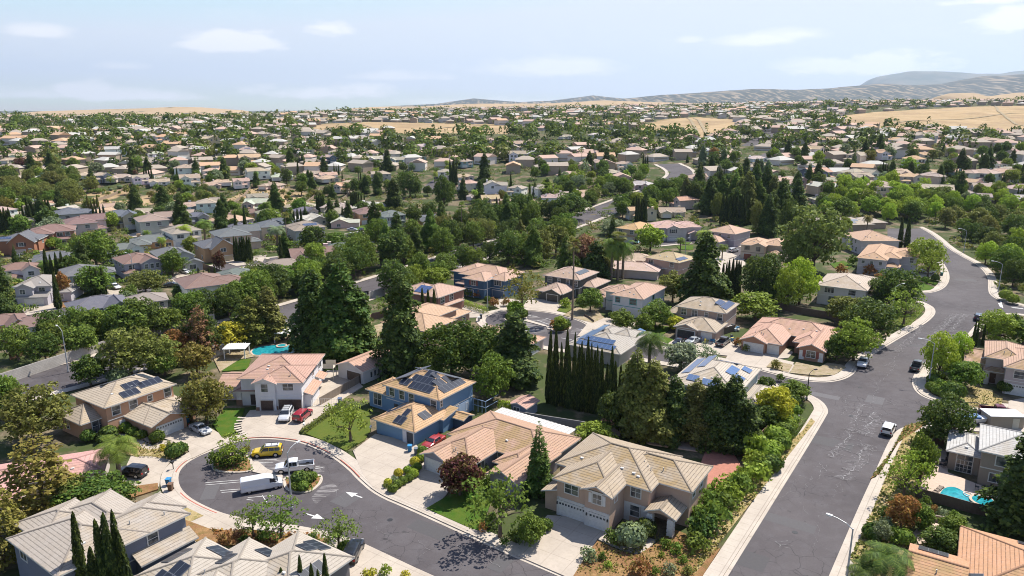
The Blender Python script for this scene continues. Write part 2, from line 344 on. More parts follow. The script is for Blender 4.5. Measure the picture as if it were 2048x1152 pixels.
def gold(t, b):
    p = world(t); vo = nd(t, 'ShaderNodeTexVoronoi', i_Scale=.012); L(t, p, vo.inputs['Vector']); d = ramp(t, vo.outputs['Distance'], .25, .15); msk = ramp(t, noise(t, .004, 4, p), .52, .6)
    g = mix(t, noise(t, .008, 5, p), (.40, .285, .165), (.30, .21, .115)); L(t, mix(t, mth(t, 'MULTIPLY', d, msk), g, (.05, .06, .03)), b.inputs['Base Color']); b.inputs['Roughness'].default_value = 1
M_GOLD = mat('golden_grass', gold)
def mtn(t, b):
    p = world(t); L(t, mix(t, ramp(t, noise(t, .0018, 6, p, .6), .4, .6), (.05, .065, .035), (.14, .12, .07)), b.inputs['Base Color']); b.inputs['Roughness'].default_value = 1
M_MTN = mat('chaparral', mtn)
def leaf(rough=.6, tr=.22):
    def fn(t, b):
        gi = nd(t, 'ShaderNodeNewGeometry'); c = objc(t); rn = gi.outputs['Random Per Island']
        dark = mix(t, .45, c, (.006, .010, .003)); light = mix(t, .38, c, (.40, .46, .07))
        c1 = mix(t, ramp(t, rn, .0, .40), dark, c); c1 = mix(t, mth(t, 'MULTIPLY', ramp(t, rn, .55, 1.), .85), c1, light)
        n = noise(t, .35, 3); c1 = mix(t, mth(t, 'MULTIPLY', ramp(t, n, .45, .7), .35), c1, mix(t, .35, c, (.20, .16, .03)))
        L(t, c1, b.inputs['Base Color']); b.inputs['Roughness'].default_value = rough; b.inputs['Specular IOR Level'].default_value = .10
        tl = nd(t, 'ShaderNodeBsdfTranslucent'); L(t, mix(t, .35, c1, (.16, .20, .02)), tl.inputs[0]); ms = nd(t, 'ShaderNodeMixShader'); ms.inputs[0].default_value = tr
        L(t, b.outputs[0], ms.inputs[1]); L(t, tl.outputs[0], ms.inputs[2]); L(t, ms.outputs[0], t.nodes['Material Output'].inputs[0])
    return fn
M_LEAF = mat('foliage', leaf(.55, .34))
M_BARK = mat('bark', plain((.13, .095, .07), .9, nz=.7)); M_PALMBARK = mat('palm_bark', plain((.24, .18, .13), .9, nz=.6))
def wood(t, b):
    co = nd(t, 'ShaderNodeUVMap').outputs[0]; sp = nd(t, 'ShaderNodeSeparateXYZ'); L(t, co, sp.inputs[0])
    bd = mth(t, 'DIVIDE', sp.outputs[0], .15); wn = nd(t, 'ShaderNodeTexWhiteNoise', noise_dimensions='1D'); L(t, mth(t, 'FLOOR', bd), wn.inputs['W'])
    gp = ramp(t, mth(t, 'ABSOLUTE', mth(t, 'SUBTRACT', mth(t, 'FRACT', bd), .5)), .42, .5)
    c = mix(t, mth(t, 'MULTIPLY', wn.outputs[0], .6), objc(t), mix(t, .5, objc(t), (.05, .035, .025))); c = mix(t, mth(t, 'MULTIPLY', gp, .8), c, (.01, .008, .006))
    L(t, mix(t, mth(t, 'MULTIPLY', noise(t, 3, 4), .3), c, (.28, .24, .2)), b.inputs['Base Color']); b.inputs['Roughness'].default_value = .85
M_WOOD = mat('fence_wood', wood)
def block(t, b):
    n = noise(t, .5, 5); uv = nd(t, 'ShaderNodeUVMap').outputs[0]; br = nd(t, 'ShaderNodeTexBrick', i_Scale=1); br.inputs['Brick Width'].default_value = .6; br.inputs['Row Height'].default_value = .3; br.inputs['Mortar Size'].default_value = .02
    L(t, uv, br.inputs[0]); c = mix(t, mth(t, 'MULTIPLY', ramp(t, n, .4, .7), .4), objc(t), (.16, .14, .12)); L(t, mix(t, mth(t, 'MULTIPLY', br.outputs['Fac'], .4), c, (.12, .11, .1)), b.inputs['Base Color']); b.inputs['Roughness'].default_value = .9
M_BLOCK = mat('block_wall', block)
def water(t, b):
    n = noise(t, 1.6, 4, world(t)); L(t, mix(t, ramp(t, n, .35, .7), (.010, .18, .22), (.03, .32, .36)), b.inputs['Base Color']); b.inputs['Roughness'].default_value = .06; b.inputs['Specular IOR Level'].default_value = .5
    bump(t, b, noise(t, 2.5, 3, world(t)), .15, .05)
M_WATER = mat('pool_water', water)
def carp(t, b):
    L(t, objc(t), b.inputs['Base Color']); b.inputs['Roughness'].default_value = .28; b.inputs['Coat Weight'].default_value = .8; b.inputs['Coat Roughness'].default_value = .06; b.inputs['Metallic'].default_value = .15
M_CAR = mat('car_paint', carp)
M_TYRE = mat('rubber', plain((.018, .018, .018), .8)); M_RIM = mat('alloy', plain((.45, .45, .46), .3, .8)); M_DKPL = mat('dark_plastic', plain((.03, .03, .032), .5))
M_LAMP = mat('lamp_lens', plain((.7, .7, .68), .15)); M_TAIL = mat('tail_lens', plain((.35, .01, .01), .25))
M_STEEL = mat('galvanised_steel', plain((.42, .43, .44), .5, .35, nz=.2)); M_WHITE = mat('white_paint', plain((.72, .71, .69), .5, nz=.15)); M_LINE = mat('worn_line_paint', plain((.55, .54, .52), .8, nz=.5))
M_RED = mat('red_kerb_paint', plain((.42, .13, .09), .8, nz=.6)); M_ROCK = mat('boulder', plain((.30, .24, .19), .9, nz=.8)); M_ANY = mat('painted_object', paint)
M_BRICK = mat('brick', dirt((.30, .12, .07), (.36, .16, .10), (.22, .09, .06)))
def sealm(t, b):
    asphalt(t, b); c = b.inputs['Base Color'].links[0].from_socket; n = noise(t, 3.2, 5, world(t), .7); L(t, mix(t, mth(t, 'MULTIPLY', ramp(t, n, .40, .62), .85), c, (.36, .35, .35)), b.inputs['Base Color'])
def wash(t, b):
    asphalt(t, b); c = b.inputs['Base Color'].links[0].from_socket; n = noise(t, 1.3, 6, world(t), .75); L(t, mix(t, mth(t, 'MULTIPLY', ramp(t, n, .50, .72), .55), c, (.30, .29, .29)), b.inputs['Base Color'])
M_SEAL = mat('crack_filler', sealm); M_WASH = mat('worn_streaks', wash)
# ---------------------------------------------------------------- houses
RC = dict(G=(.15, .17, .155), S=(.125, .135, .155), B=(.24, .14, .115), T=(.33, .275, .22), P=(.42, .29, .23), O=(.45, .29, .18), W=(.42, .40, .36), D=(.10, .10, .105))
WC = dict(g=(.42, .40, .38), t=(.58, .47, .37), b=(.27, .33, .37), w=(.74, .70, .65), p=(.62, .48, .41), o=(.50, .33, .19), r=(.34, .17, .11), n=(.12, .15, .20), y=(.55, .45, .28))
RN = dict(G='grey-green', S='slate grey', B='brown', T='tan', P='pinkish', O='orange', W='pale grey', D='dark grey')
WN = dict(g='grey', t='beige', b='blue-grey', w='white', p='pink', o='ochre', r='brick-red', n='navy', y='cream')
TW = (.60, .58, .55)
def lift(w, x, y):
    """height of wing w's roof plane above the point, by its own slopes"""
    x0, x1, y0, y1, zE, ty, p = w[:7]; o = w[8] if len(w) > 8 else .5
    ds = {'F': y - (y0 - o), 'B': (y1 + o) - y, 'L': x - (x0 - o), 'R': (x1 + o) - x}
    return ds
def roof_wing(mb, cap, w, i):
    x0, x1, y0, y1, zE, ty, p = w[:7]; o = w[8] if len(w) > 8 else .5
    a, b, c, d = x0 - o, x1 + o, y0 - o, y1 + o; z = zE + .006 * i; t = .17
    def fc(pts, ax, org):
        # uv: u along the eave, v up the slope
        k = math.sqrt(1 + p * p); uv = []
        for q in pts:
            if ax == 'x': uv.append((q[0], abs(q[1] - org) * k))
            else: uv.append((q[1], abs(q[0] - org) * k))
        mb.face(pts, 0, uv)
    if ty in ('hip', 'hipx', 'hipy'):
        wx, wy = b - a, d - c
        if (wx >= wy and ty != 'hipy') or ty == 'hipx':
            h = wy / 2; zr = z + p * h; m = (c + d) / 2; r0, r1 = (a + h, m, zr), (b - h, m, zr)
            if r0[0] > r1[0]: r0 = r1 = ((a + b) / 2, m, zr)
        else:
            h = wx / 2; zr = z + p * h; m = (a + b) / 2; r0, r1 = (m, c + h, zr), (m, d - h, zr)
            if r0[1] > r1[1]: r0 = r1 = (m, (c + d) / 2, zr)
        A, B, C, D = (a, c, z), (b, c, z), (b, d, z), (a, d, z)
        if wx >= wy and ty != 'hipy' or ty == 'hipx':
            fc([A, B, r1, r0], 'x', c); fc([C, D, r0, r1], 'x', d); fc([B, C, r1], 'y', b); fc([D, A, r0], 'y', a)
        else:
            fc([D, A, r0, r1], 'y', a); fc([B, C, r1, r0], 'y', b); fc([A, B, r0], 'x', c); fc([C, D, r1], 'x', d)
        if r0 != r1: cap.beam(r0, r1, .34, .14)
        near0 = [A, B, C, D]
        for q in near0:
            e = min((r0, r1), key=lambda r: (r[0] - q[0]) ** 2 + (r[1] - q[1]) ** 2); cap.beam(q, e, .30, .12)
        lo = [(q[0], q[1], z - t) for q in near0]
        for k in range(4): j = (k + 1) % 4; mb.face([lo[k], lo[j], near0[j], near0[k]], 1)
        mb.face(lo[::-1], 1)
    elif ty in ('gy', 'gx'):
        if ty == 'gy':
            m = (a + b) / 2; zr = z + p * (b - a) / 2; A, B, C, D = (a, c, z), (b, c, z), (b, d, z), (a, d, z); r0, r1 = (m, c, zr), (m, d, zr)
            fc([D, A, r0, r1], 'y', a); fc([B, C, r1, r0], 'y', b); ends = [(A, r0), (r0, B), (C, r1), (r1, D)]; eav = [(D, A), (B, C)]
        else:
            m = (c + d) / 2; zr = z + p * (d - c) / 2; A, B, C, D = (a, c, z), (b, c, z), (b, d, z), (a, d, z); r0, r1 = (a, m, zr), (b, m, zr)
            fc([A, B, r1, r0], 'x', c); fc([C, D, r0, r1], 'x', d); ends = [(D, r0), (r0, A), (B, r1), (r1, C)]; eav = [(A, B), (C, D)]
        cap.beam(r0, r1, .34, .14)
        dn = lambda q: (q[0], q[1], q[2] - t)
        for q, s in ends + eav: mb.face([dn(q), dn(s), s, q], 1)
        for q, s in (((A, B, r0), 0), ((C, D, r1), 0)): pass
        if ty == 'gy': mb.face([dn(A), dn(D), dn(r1), dn(r0)], 1); mb.face([dn(r0), dn(r1), dn(C), dn(B)], 1)
        else: mb.face([dn(A), dn(r0), dn(r1), dn(B)], 1); mb.face([dn(D), dn(C), dn(r1), dn(r0)], 1)
    elif ty[0] == 's':      # lean-to: sF falls to the front, sR to the right ...
        s = ty[1]
        hz = {'F': lambda x, y: y - c, 'B': lambda x, y: d - y, 'L': lambda x, y: x - a, 'R': lambda x, y: b - x}[s]
        q = [(x, y, z + p * hz(x, y)) for x, y in ((a, c), (b, c), (b, d), (a, d))]
        fc(q, 'x' if s in 'FB' else 'y', {'F': c, 'B': d, 'L': a, 'R': b}[s]); lo = [(v[0], v[1], v[2] - t) for v in q]
        for k in range(4): j = (k + 1) % 4; mb.face([lo[k], lo[j], q[j], q[k]], 1)
        mb.face(lo[::-1], 1)
def wall_wing(mb, w, i):
    x0, x1, y0, y1, zE, ty, p = w[:7]; z0 = w[7] if len(w) > 7 else 0; o = w[8] if len(w) > 8 else .5
    e = .012 * (i % 9); a, b, c, d = x0 + e, x1 - e, y0 + e, y1 - e; zt = zE + p * o - .03 - .004 * i
    mb.box(a, b, c, d, z0, zt, 0, skip='t' + ('b' if z0 == 0 else ''))
    if ty == 'gy':
        m = (a + b) / 2; zr = zt + p * (b - a) / 2 - .1
        for y in (c, d): mb.face([(a, y, zt), (b, y, zt), (m, y, zr)])
    elif ty == 'gx':
        m = (c + d) / 2; zr = zt + p * (d - c) / 2 - .1
        for x in (a, b): mb.face([(x, c, zt), (x, d, zt), (x, m, zr)])
    elif ty[0] == 's':
        k = ty[1]; h = p * ((y1 - y0) if k in 'FB' else (x1 - x0)) - .05
        q = {'F': [(a, c, zt), (b, c, zt), (b, d, zt + h), (a, d, zt + h)], 'B': [(a, c, zt + h), (b, c, zt + h), (b, d, zt), (a, d, zt)], 'L': [(a, c, zt), (b, c, zt + h), (b, d, zt + h), (a, d, zt)], 'R': [(a, c, zt + h), (b, c, zt), (b, d, zt), (a, d, zt + h)]}[k]
        for u in range(4):
            v = (u + 1) % 4; mb.face([(q[u][0], q[u][1], zt), (q[v][0], q[v][1], zt), q[v], q[u]])
def on_wall(w, side, i):
    """origin and axes of a wall face: returns f(s, z, out) -> point, s measured along the wall from its left end seen from outside"""
    x0, x1, y0, y1 = w[:4]; e = .012 * (i % 9)
    if side == 'F': return lambda s, z, o: (x0 + s, y0 + e - o, z)
    if side == 'B': return lambda s, z, o: (x1 - s, y1 - e + o, z)
    if side == 'R': return lambda s, z, o: (x1 - e + o, y0 + s, z)
    return lambda s, z, o: (x0 + e - o, y1 - s, z)
def slab(mb, f, s0, s1, z0, z1, o0, o1, m=0, uv=False):
    q = [f(s0, z0, o1), f(s1, z0, o1), f(s1, z1, o1), f(s0, z1, o1)]; r = [f(s0, z0, o0), f(s1, z0, o0), f(s1, z1, o0), f(s0, z1, o0)]
    mb.face(q, m, [(s0, z0), (s1, z0), (s1, z1), (s0, z1)])
    for k in range(4): j = (k + 1) % 4; mb.face([r[k], r[j], q[j], q[k]], m)
def window(par, f, s, z, w, h, panes, rich, tcol=None, arch=False, shut=None):
    fr = MB(); t = .13 if rich else .14
    for a in ((s - t, s, z - t, z + h + t), (s + w, s + w + t, z - t, z + h + t), (s, s + w, z + h, z + h + t), (s, s + w, z - t, z)): slab(fr, f, a[0], a[1], a[2], a[3], 0, .07)
    nx, nz = panes
    for k in range(1, nx): slab(fr, f, s + w * k / nx - .035, s + w * k / nx + .035, z, z + h, .01, .05)
    for k in range(1, nz): slab(fr, f, s, s + w, z + h * k / nz - .03, z + h * k / nz + .03, .01, .046)
    if arch: 
        n = 8; pts = [(s + w / 2 + math.cos(math.pi * k / n) * (w / 2 + t), z + h + t + math.sin(math.pi * k / n) * w * .22) for k in range(n + 1)]
        fr.face([f(a, b, .07) for a, b in pts[::-1]])
    if rich:
        o = fr.build('window', M_PAINT, par, tcol or TW); g = MB(); slab(g, f, s, s + w, z, z + h, 0, .018); g.build('pane', M_GLASS, o)
    else:
        n0 = len(fr.f); slab(fr, f, s, s + w, z, z + h, 0, .018, 1); o = fr.build('window', [M_TRIM, M_GLASS], par)
    if shut:
        for a in (s - t - .02 - w * .36, s + w + t + .02):
            m = MB(); slab(m, f, a, a + w * .36, z - .05, z + h + .05, 0, .06); m.build('shutter', M_PAINT, par, shut)
    return o
def garage(par, f, s, w, h=2.15, col=(.60, .58, .55), lights=False, rich=True):
    m = MB(); slab(m, f, s, s + w, 0.02, h, 0, .03, 0); n = 4
    for k in range(n): slab(m, f, s + .03, s + w - .03, .05 + k * h / n, (k + 1) * h / n - .03, .03, .055, 0)
    o = m.build('garage_door', M_PAINT, par, col)
    t = MB()
    for a in ((s - .16, s, 0, h + .16), (s + w, s + w + .16, 0, h + .16), (s, s + w, h, h + .16)): slab(t, f, a[0], a[1], a[2], a[3], 0, .09)
    if rich: t.build('garage_frame', M_TRIM, par)
    if lights:
        k = int(w / .42)
        for i in range(k): g = MB(); slab(g, f, s + .08 + i * w / k, s + (i + 1) * w / k - .1, h * .80, h * .93, .055, .062); g.build('door_light', M_GLASS, o)
    return o
def solar_on(par, w, side, s0, up, nx, ny, i=0, col=(.015, .018, .028), pw=1.02, ph=1.66):
    """an array of nx by ny modules lying on the slope that falls to the side; s0 along the eave, up metres up the slope"""
    x0, x1, y0, y1, zE, ty, p = w[:7]; o = w[8] if len(w) > 8 else .5; k = math.sqrt(1 + p * p); m = MB()
    def f(s, v, out):
        d = v / k; z = zE + .006 * i + p * d + out
        return {'F': (x0 + s, y0 - o + d, z), 'B': (x1 - s, y1 + o - d, z), 'R': (x1 + o - d, y0 + s, z), 'L': (x0 - o + d, y1 - s, z)}[side]
    a, b, c, d = s0, s0 + nx * pw, up, up + ny * ph
    q = [f(a, c, .16), f(b, c, .16), f(b, d, .16), f(a, d, .16)]; r = [f(a, c, .04), f(b, c, .04), f(b, d, .04), f(a, d, .04)]
    m.face(q, 0, [(0, 0), (nx * 1.02, 0), (nx * 1.02, ny * 1.66), (0, ny * 1.66)])
    for u in range(4): v = (u + 1) % 4; m.face([r[u], r[v], q[v], q[u]])
    m.build('solar_array', M_SOLAR, par, col)
def house(name, label, cat, loc, th, wings, rc, wc, rmat=None, win=(), gar=(), sol=(), rich=True, doors=(), vents=4, trim=True, tcol=None, group=None, chim=None, mixw=None):
    root = empty(name, loc, R(th)); tag(root, label, cat, group)
    rmat = rmat or M_TILE
    cols = {}
    for i, w in enumerate(wings):
        c = w[9] if len(w) > 9 and w[9] else wc; cols.setdefault(c, []).append((i, w))
    for c, ws in cols.items():
        mb = MB()
        for i, w in ws:
            if w[5] != 'none_wall' and not (len(w) > 10 and w[10]): wall_wing(mb, w, i)
        o = mb.build('wall', M_STUC, root, c)
    rb, cap = MB(), MB()
    for i, w in enumerate(wings): roof_wing(rb, cap, w, i)
    ro = rb.build('roof', [rmat, M_TRIM], root, rc)
    if rmat is not M_SHING or True: cap.build('ridge_cap', M_CAP, ro, tuple(x * (.72 if rich else .95) for x in rc))
    rs = random.Random(len(label) if label else 3)
    if rich and vents:
        for k in range(vents):
            w = wings[0 if k % 2 == 0 or len(wings) < 2 else 1]; x0, x1, y0, y1, zE, ty, p = w[:7]
            sx = rs.uniform(x0 + 2, x1 - 2) if x1 - x0 > 5 else (x0 + x1) / 2; yy = rs.uniform(.8, max(1., min(x1 - x0, y1 - y0) * .28)); m = MB(); z = zE + p * (yy + .5)
            if k % 2: m.tube((sx, y0 + yy, z - .1), (sx, y0 + yy, z + .45), .07, n=6)
            else: m.box(sx - .22, sx + .22, y0 + yy - .12, y0 + yy + .15, z - .1, z + .14)
            m.build('roof_vent', M_STEEL if k % 2 else M_TRIM, ro)
    for q in win:      # (wing, side, s, z, w, h, (nx, nz)[, arch[, shutter colour]])
        window(root, on_wall(wings[q[0]], q[1], q[0]), q[2], q[3], q[4], q[5], q[6] if len(q) > 6 else (1, 2), rich, tcol, q[7] if len(q) > 7 else False, q[8] if len(q) > 8 else None)
    for q in gar:      # (wing, side, s, w[, colour, lights])
        garage(root, on_wall(wings[q[0]], q[1], q[0]), q[2], q[3], 2.15, q[4] if len(q) > 4 else (.60, .58, .55), q[5] if len(q) > 5 else False, rich)
    for q in doors:    # (wing, side, s[, colour])
        f = on_wall(wings[q[0]], q[1], q[0]); m = MB(); slab(m, f, q[2], q[2] + 1, .15, 2.2, 0, .05); o = m.build('door', M_PAINT, root, q[3] if len(q) > 3 else (.16, .10, .07))
        if rich: m = MB(); slab(m, f, q[2] + .82, q[2] + .9, 1.1, 1.2, .05, .11); m.build('handle', M_STEEL, o)
    for q in sol: solar_on(root, wings[q[0]], q[1], q[2], q[3], q[4], q[5], q[0], q[6] if len(q) > 6 else (.015, .018, .028))
    if trim and rich:
        m = MB()
        for i, w in enumerate(wings):
            if len(w) > 10 and w[10]: continue
            if w[4] > 4 and (w[7] if len(w) > 7 else 0) == 0:
                f = on_wall(w, 'F', i); slab(m, f, .02, w[1] - w[0] - .02, 2.75, 2.9, 0, .05); f = on_wall(w, 'R', i); slab(m, f, .02, w[3] - w[2] - .02, 2.75, 2.9, 0, .05)
        m.build('belt_course', M_PAINT, root, tcol or TW)
    if chim:
        m = MB(); x, y, z = chim; m.box(x - .7, x + .7, y - .4, y + .4, 0, z); m.box(x - .8, x + .8, y - .5, y + .5, z, z + .2); m.build('chimney', M_STUC, root, wc)
    return root
# ---------------------------------------------------------------- plants
def quads(name, cen, nor, size, mat_, asp=1.0, up=None, color=None, parent=None, twist=True):
    """many small leaf-clump quads: centres, normals and sizes as arrays"""
    n = len(cen); nor = nor / np.maximum(np.linalg.norm(nor, axis=1, keepdims=True), 1e-6)
    ref = rng.normal(size=(n, 3)) if up is None else up + rng.normal(size=(n, 3)) * .15
    t = np.cross(nor, ref); t /= np.maximum(np.linalg.norm(t, axis=1, keepdims=True), 1e-6); b = np.cross(nor, t)
    s = size[:, None]; w = s * .5; h = s * .5 * asp
    k = rng.uniform(.75, 1.25, (n, 4, 1))
    v = np.stack([cen - t * w * k[:, 0] - b * h * .35, cen - t * w * .25 + b * h * k[:, 1], cen + t * w * k[:, 2] + b * h * .3, cen + t * w * .2 - b * h * k[:, 3]], 1).reshape(-1, 3)
    me = bpy.data.meshes.new(name); me.vertices.add(4 * n); me.vertices.foreach_set('co', v.ravel().astype(np.float32))
    me.loops.add(4 * n); me.loops.foreach_set('vertex_index', np.arange(4 * n, dtype=np.int32)); me.polygons.add(n); me.polygons.foreach_set('loop_start', np.arange(0, 4 * n, 4, dtype=np.int32))
    me.materials.append(mat_); me.update(calc_edges=True); me.validate()
    o = bpy.data.objects.new(name, me); COL.objects.link(o)
    if parent is not None: kid(o, parent)
    if color: o.color = (*color, 1)
    return o
def lobes(cs, rs, dens, leaf, squash=.85, top=.15):
    C, N, Z = [], [], []
    for c, r in zip(cs, rs):
        n = max(8, int(dens * r * r)); d = rng.normal(size=(n, 3)); d /= np.linalg.norm(d, axis=1, keepdims=True)
        d[:, 2] = np.where(d[:, 2] < -.45, -d[:, 2] * .6, d[:, 2]); rr = r * rng.uniform(.72, 1.08, (n, 1))
        C.append(np.array(c) + d * rr * np.array([1, 1, squash])); N.append(d + rng.normal(size=(n, 3)) * .55 + np.array([0, 0, top])); Z.append(leaf * rng.uniform(.6, 1.45, n))
    return np.concatenate(C), np.concatenate(N), np.concatenate(Z)
def trunk_mesh(h, r, limbs, top, kind=0):
    m = MB(); lean = rng.uniform(-.25, .25, 2); p0 = Vector((0, 0, -.3)); pr = r
    P_ = [p0, Vector((lean[0] * .5, lean[1] * .5, h * .45)), Vector((lean[0], lean[1], h))]
    m.tube(P_[0], P_[1], r * 1.25, r * .85, 7); m.tube(P_[1], P_[2], r * .85, r * .5, 7)
    for t in limbs:
        a = P_[1].lerp(P_[2], rng.uniform(.1, 1)); b = Vector(t); mid = a.lerp(b, .5) + Vector((0, 0, .25)); m.tube(a, mid, r * .42, r * .27, 5, caps=False); m.tube(mid, b, r * .27, r * .08, 5, caps=False)
    return m
def broad(name, h=7., rad=3., nl=42, dens=62, leaf=.34, base=.28, sq=.9, open_=0., lobe=.30, flat=1.0):
    """tree with a lobed crown over a forked trunk; unit size h, copied at other scales"""
    root = empty(name); cz = h * (base + (1 - base) / 2); rz = h * (1 - base) / 2
    cs, rs = [], []
    for k in range(nl):
        t = (k + .5) / nl; ph = k * 2.39996 + rng.uniform(-.3, .3); zz = 1 - 1.85 * t; q = math.sqrt(max(.02, 1 - zz * zz)); f = rng.uniform(.58, 1.0 + open_ * .2)
        cs.append((math.cos(ph) * q * rad * f, math.sin(ph) * q * rad * f, cz + zz * rz * f * flat)); rs.append(rad * lobe * rng.uniform(.5, 1.35))
    for k in range(int(nl * .25)):
        d = rng.normal(size=3); d /= np.linalg.norm(d); d *= rng.uniform(0, .5); cs.append((d[0] * rad, d[1] * rad, cz + d[2] * rz)); rs.append(rad * lobe * 1.1)
    C, N, Z = lobes(cs, rs, dens, leaf, sq)
    tips = [cs[i] for i in range(0, len(cs), 5)]
    trunk_mesh(h * (base + .28), .05 * rad + .07, tips, 1).build('trunk', M_BARK, root); quads('crown', C, N, Z, M_LEAF, 1.1, parent=root)
    root['h'] = h; root['r'] = rad * 1.08
    return root
def conifer(name, h=16., rad=3., layers=26, leaf=.40, dens=1., droop=.25, prof=.75, gaps=.1, base=.06, per=15, rag=.1):
    root = empty(name); C, N, Z = [], [], []
    for i in range(layers):
        t = i / (layers - 1); z = h * (base + (1 - base) * t); r = rad * min(1, (1 - t) ** prof * 1.12 + .03) * (.75 + .25 * min(1, t * 6 + .3)); nb = max(3, int(per * (r / rad) ** .8) + 2)
        for k in range(nb):
            if rng.random() < gaps: continue
            ph = k * 2 * math.pi / nb + rng.uniform(-.4, .4) + i * 1.3; rl = r * rng.uniform(.70, 1.15) * (1 + rag * math.sin(ph * 2 + i * .9) * math.cos(i * .55))
            m = int(max(5, rl / rad * 46 * dens)); s = np.sqrt(rng.uniform(.08, 1, m)); wd = (1.05 - s) * rl * .36 + .16
            lat = rng.normal(size=m) * wd; x = s * rl; zz = z - droop * x * s + rng.normal(size=m) * .13 * (1 + rl * .2) + .12 * rl * np.sin(s * 3)
            cx = x * math.cos(ph) - lat * math.sin(ph); cy = x * math.sin(ph) + lat * math.cos(ph)
            C.append(np.stack([cx, cy, zz], 1)); nn = np.stack([cx / rad * .8, cy / rad * .8, np.full(m, .85)], 1) + rng.normal(size=(m, 3)) * .5; N.append(nn); Z.append(leaf * rng.uniform(.6, 1.4, m) * (.55 + .45 * min(1, r / rad * 1.5)))
    m = MB(); m.tube((0, 0, -.3), (0, 0, h * .55), .022 * h, .012 * h, 7); m.tube((0, 0, h * .55), (0, 0, h * .98), .012 * h, .03, 6); m.build('trunk', M_BARK, root)
    quads('crown', np.concatenate(C), np.concatenate(N), np.concatenate(Z), M_LEAF, 1.2, parent=root); root['h'] = h * 1.01; root['r'] = rad
    return root
def cypress(name, h=12., rad=.85, n=2300, tipp=.5):
    root = empty(name); t = rng.uniform(0, 1, n) ** 1.1; ph = rng.uniform(0, 2 * math.pi, n)
    r = rad * np.minimum(1, (1 - t) ** tipp * 1.05) * np.minimum(1, .55 + t * 5) * (1 + .16 * np.sin(ph * 5 + t * 9) + .07 * rng.normal(size=n)); z = .25 + t * h * .985
    C = np.stack([r * np.cos(ph), r * np.sin(ph), z], 1); N = np.stack([np.cos(ph), np.sin(ph), np.full(n, .25)], 1) + rng.normal(size=(n, 3)) * .3
    m = MB(); m.tube((0, 0, -.3), (0, 0, h * .8), .14, .03, 6); m.build('trunk', M_BARK, root)
    quads('crown', C, N, .30 * rng.uniform(.6, 1.4, n) * (.5 + .5 * (1 - t)), M_LEAF, 2.6, up=np.array([0, 0, 1.]), parent=root); root['h'] = h; root['r'] = rad
    return root
def frond(m, base, ph, el, ln, dr, w, fan=False, seg=9):
    """one palm frond: a drooping rib with leaflets on both sides"""
    p = Vector(base); d = Vector((math.cos(ph) * math.cos(el), math.sin(ph) * math.cos(el), math.sin(el))); step = ln / seg; side = Vector((-math.sin(ph), math.cos(ph), 0))
    for k in range(seg):
        q = p + d * step; t = (k + .5) / seg; wl = w * (math.sin(math.pi * min(1, t * .85 + .12)) ** .7)
        for s in (-1, 1):
            for j in range(3):
                a = p.lerp(q, j / 3); b = p.lerp(q, (j + .75) / 3); tip = a.lerp(b, .5) + side * s * wl + d * wl * .45 - Vector((0, 0, wl * .45)); m.face([a, b, tip + (b - a) * .5, tip])
        p = q; d = (d - Vector((0, 0, dr * step / ln * 2.2 * (1 + t)))).normalized()
def palm(name, h=9., fr=26, ln=3.2, w=.75, fan=False, tr=.22):
    root = empty(name); m = MB(); k = 6; pts = [Vector((math.sin(i * .5) * .08 * h / 9, .02 * i, h * i / k)) for i in range(k + 1)]
    for i in range(k): m.tube(pts[i] - Vector((0, 0, .3 if i == 0 else 0)), pts[i + 1], tr * (1.35 - .5 * i / k), tr * (1.3 - .5 * (i + 1) / k), 8, caps=False)
    m.build('trunk', M_PALMBARK, root); c = MB(); top = pts[-1]
    if fan:
        for i in range(fr * 2):
            ph = i * 2.4; el = rng.uniform(-.75, 1.35); pl = 1.0 * rng.uniform(.8, 1.2); d = Vector((math.cos(ph) * math.cos(el), math.sin(ph) * math.cos(el), math.sin(el))); b = top + d * pl; sd_ = Vector((-math.sin(ph), math.cos(ph), 0)); up = d.cross(sd_)
            c.face([top - sd_ * .03, top + sd_ * .03, b])
            for j in range(9):
                a = (j - 4) * .30; e = d * math.cos(a) + sd_ * math.sin(a); e2 = d * math.cos(a + .13) + sd_ * math.sin(a + .13); e3 = d * math.cos(a - .13) + sd_ * math.sin(a - .13); R_ = ln * .42
                c.face([b, b + e3 * R_ * .6, b + e * R_ - Vector((0, 0, .22)), b + e2 * R_ * .6])
    else:
        for i in range(fr): frond(c, top, i * 2.39996, 1.25 - 1.65 * (i / fr) + rng.uniform(-.12, .12), ln * rng.uniform(.85, 1.1), 1.0 + rng.uniform(-.2, .3), w)
    c.build('crown', M_LEAF, root); root['h'] = h + ln * .45; root['r'] = ln * .8
    return root
def shrub(name, h=1.3, rad=.9, nl=9, dens=170, leaf=.17, ball=False):
    if ball:
        n = 900; d = rng.normal(size=(n, 3)); d /= np.linalg.norm(d, axis=1, keepdims=True); d[:, 2] = np.abs(d[:, 2]) * rng.choice([1, 1, 1, -.45], n)
        C = d * np.array([rad, rad, h * .52]) * (1 + .07 * rng.normal(size=(n, 1)) + .06 * np.sin(d[:, :1] * 7) * np.cos(d[:, 1:2] * 6)) + np.array([0, 0, h * .46]); N = d + rng.normal(size=(n, 3)) * .3; Z = leaf * rng.uniform(.7, 1.4, n)
    else:
        cs = [(rng.uniform(-.55, .55) * rad, rng.uniform(-.55, .55) * rad, h * rng.uniform(.25, .72)) for _ in range(nl)]; rs = [rad * rng.uniform(.36, .55) for _ in range(nl)]; C, N, Z = lobes(cs, rs, dens / (rad * rad), leaf)
        C[:, 2] = np.maximum(C[:, 2], .03)
    o = quads(name, C, N, Z, M_LEAF, 1.1); o['h'] = h; o['r'] = rad
    return o
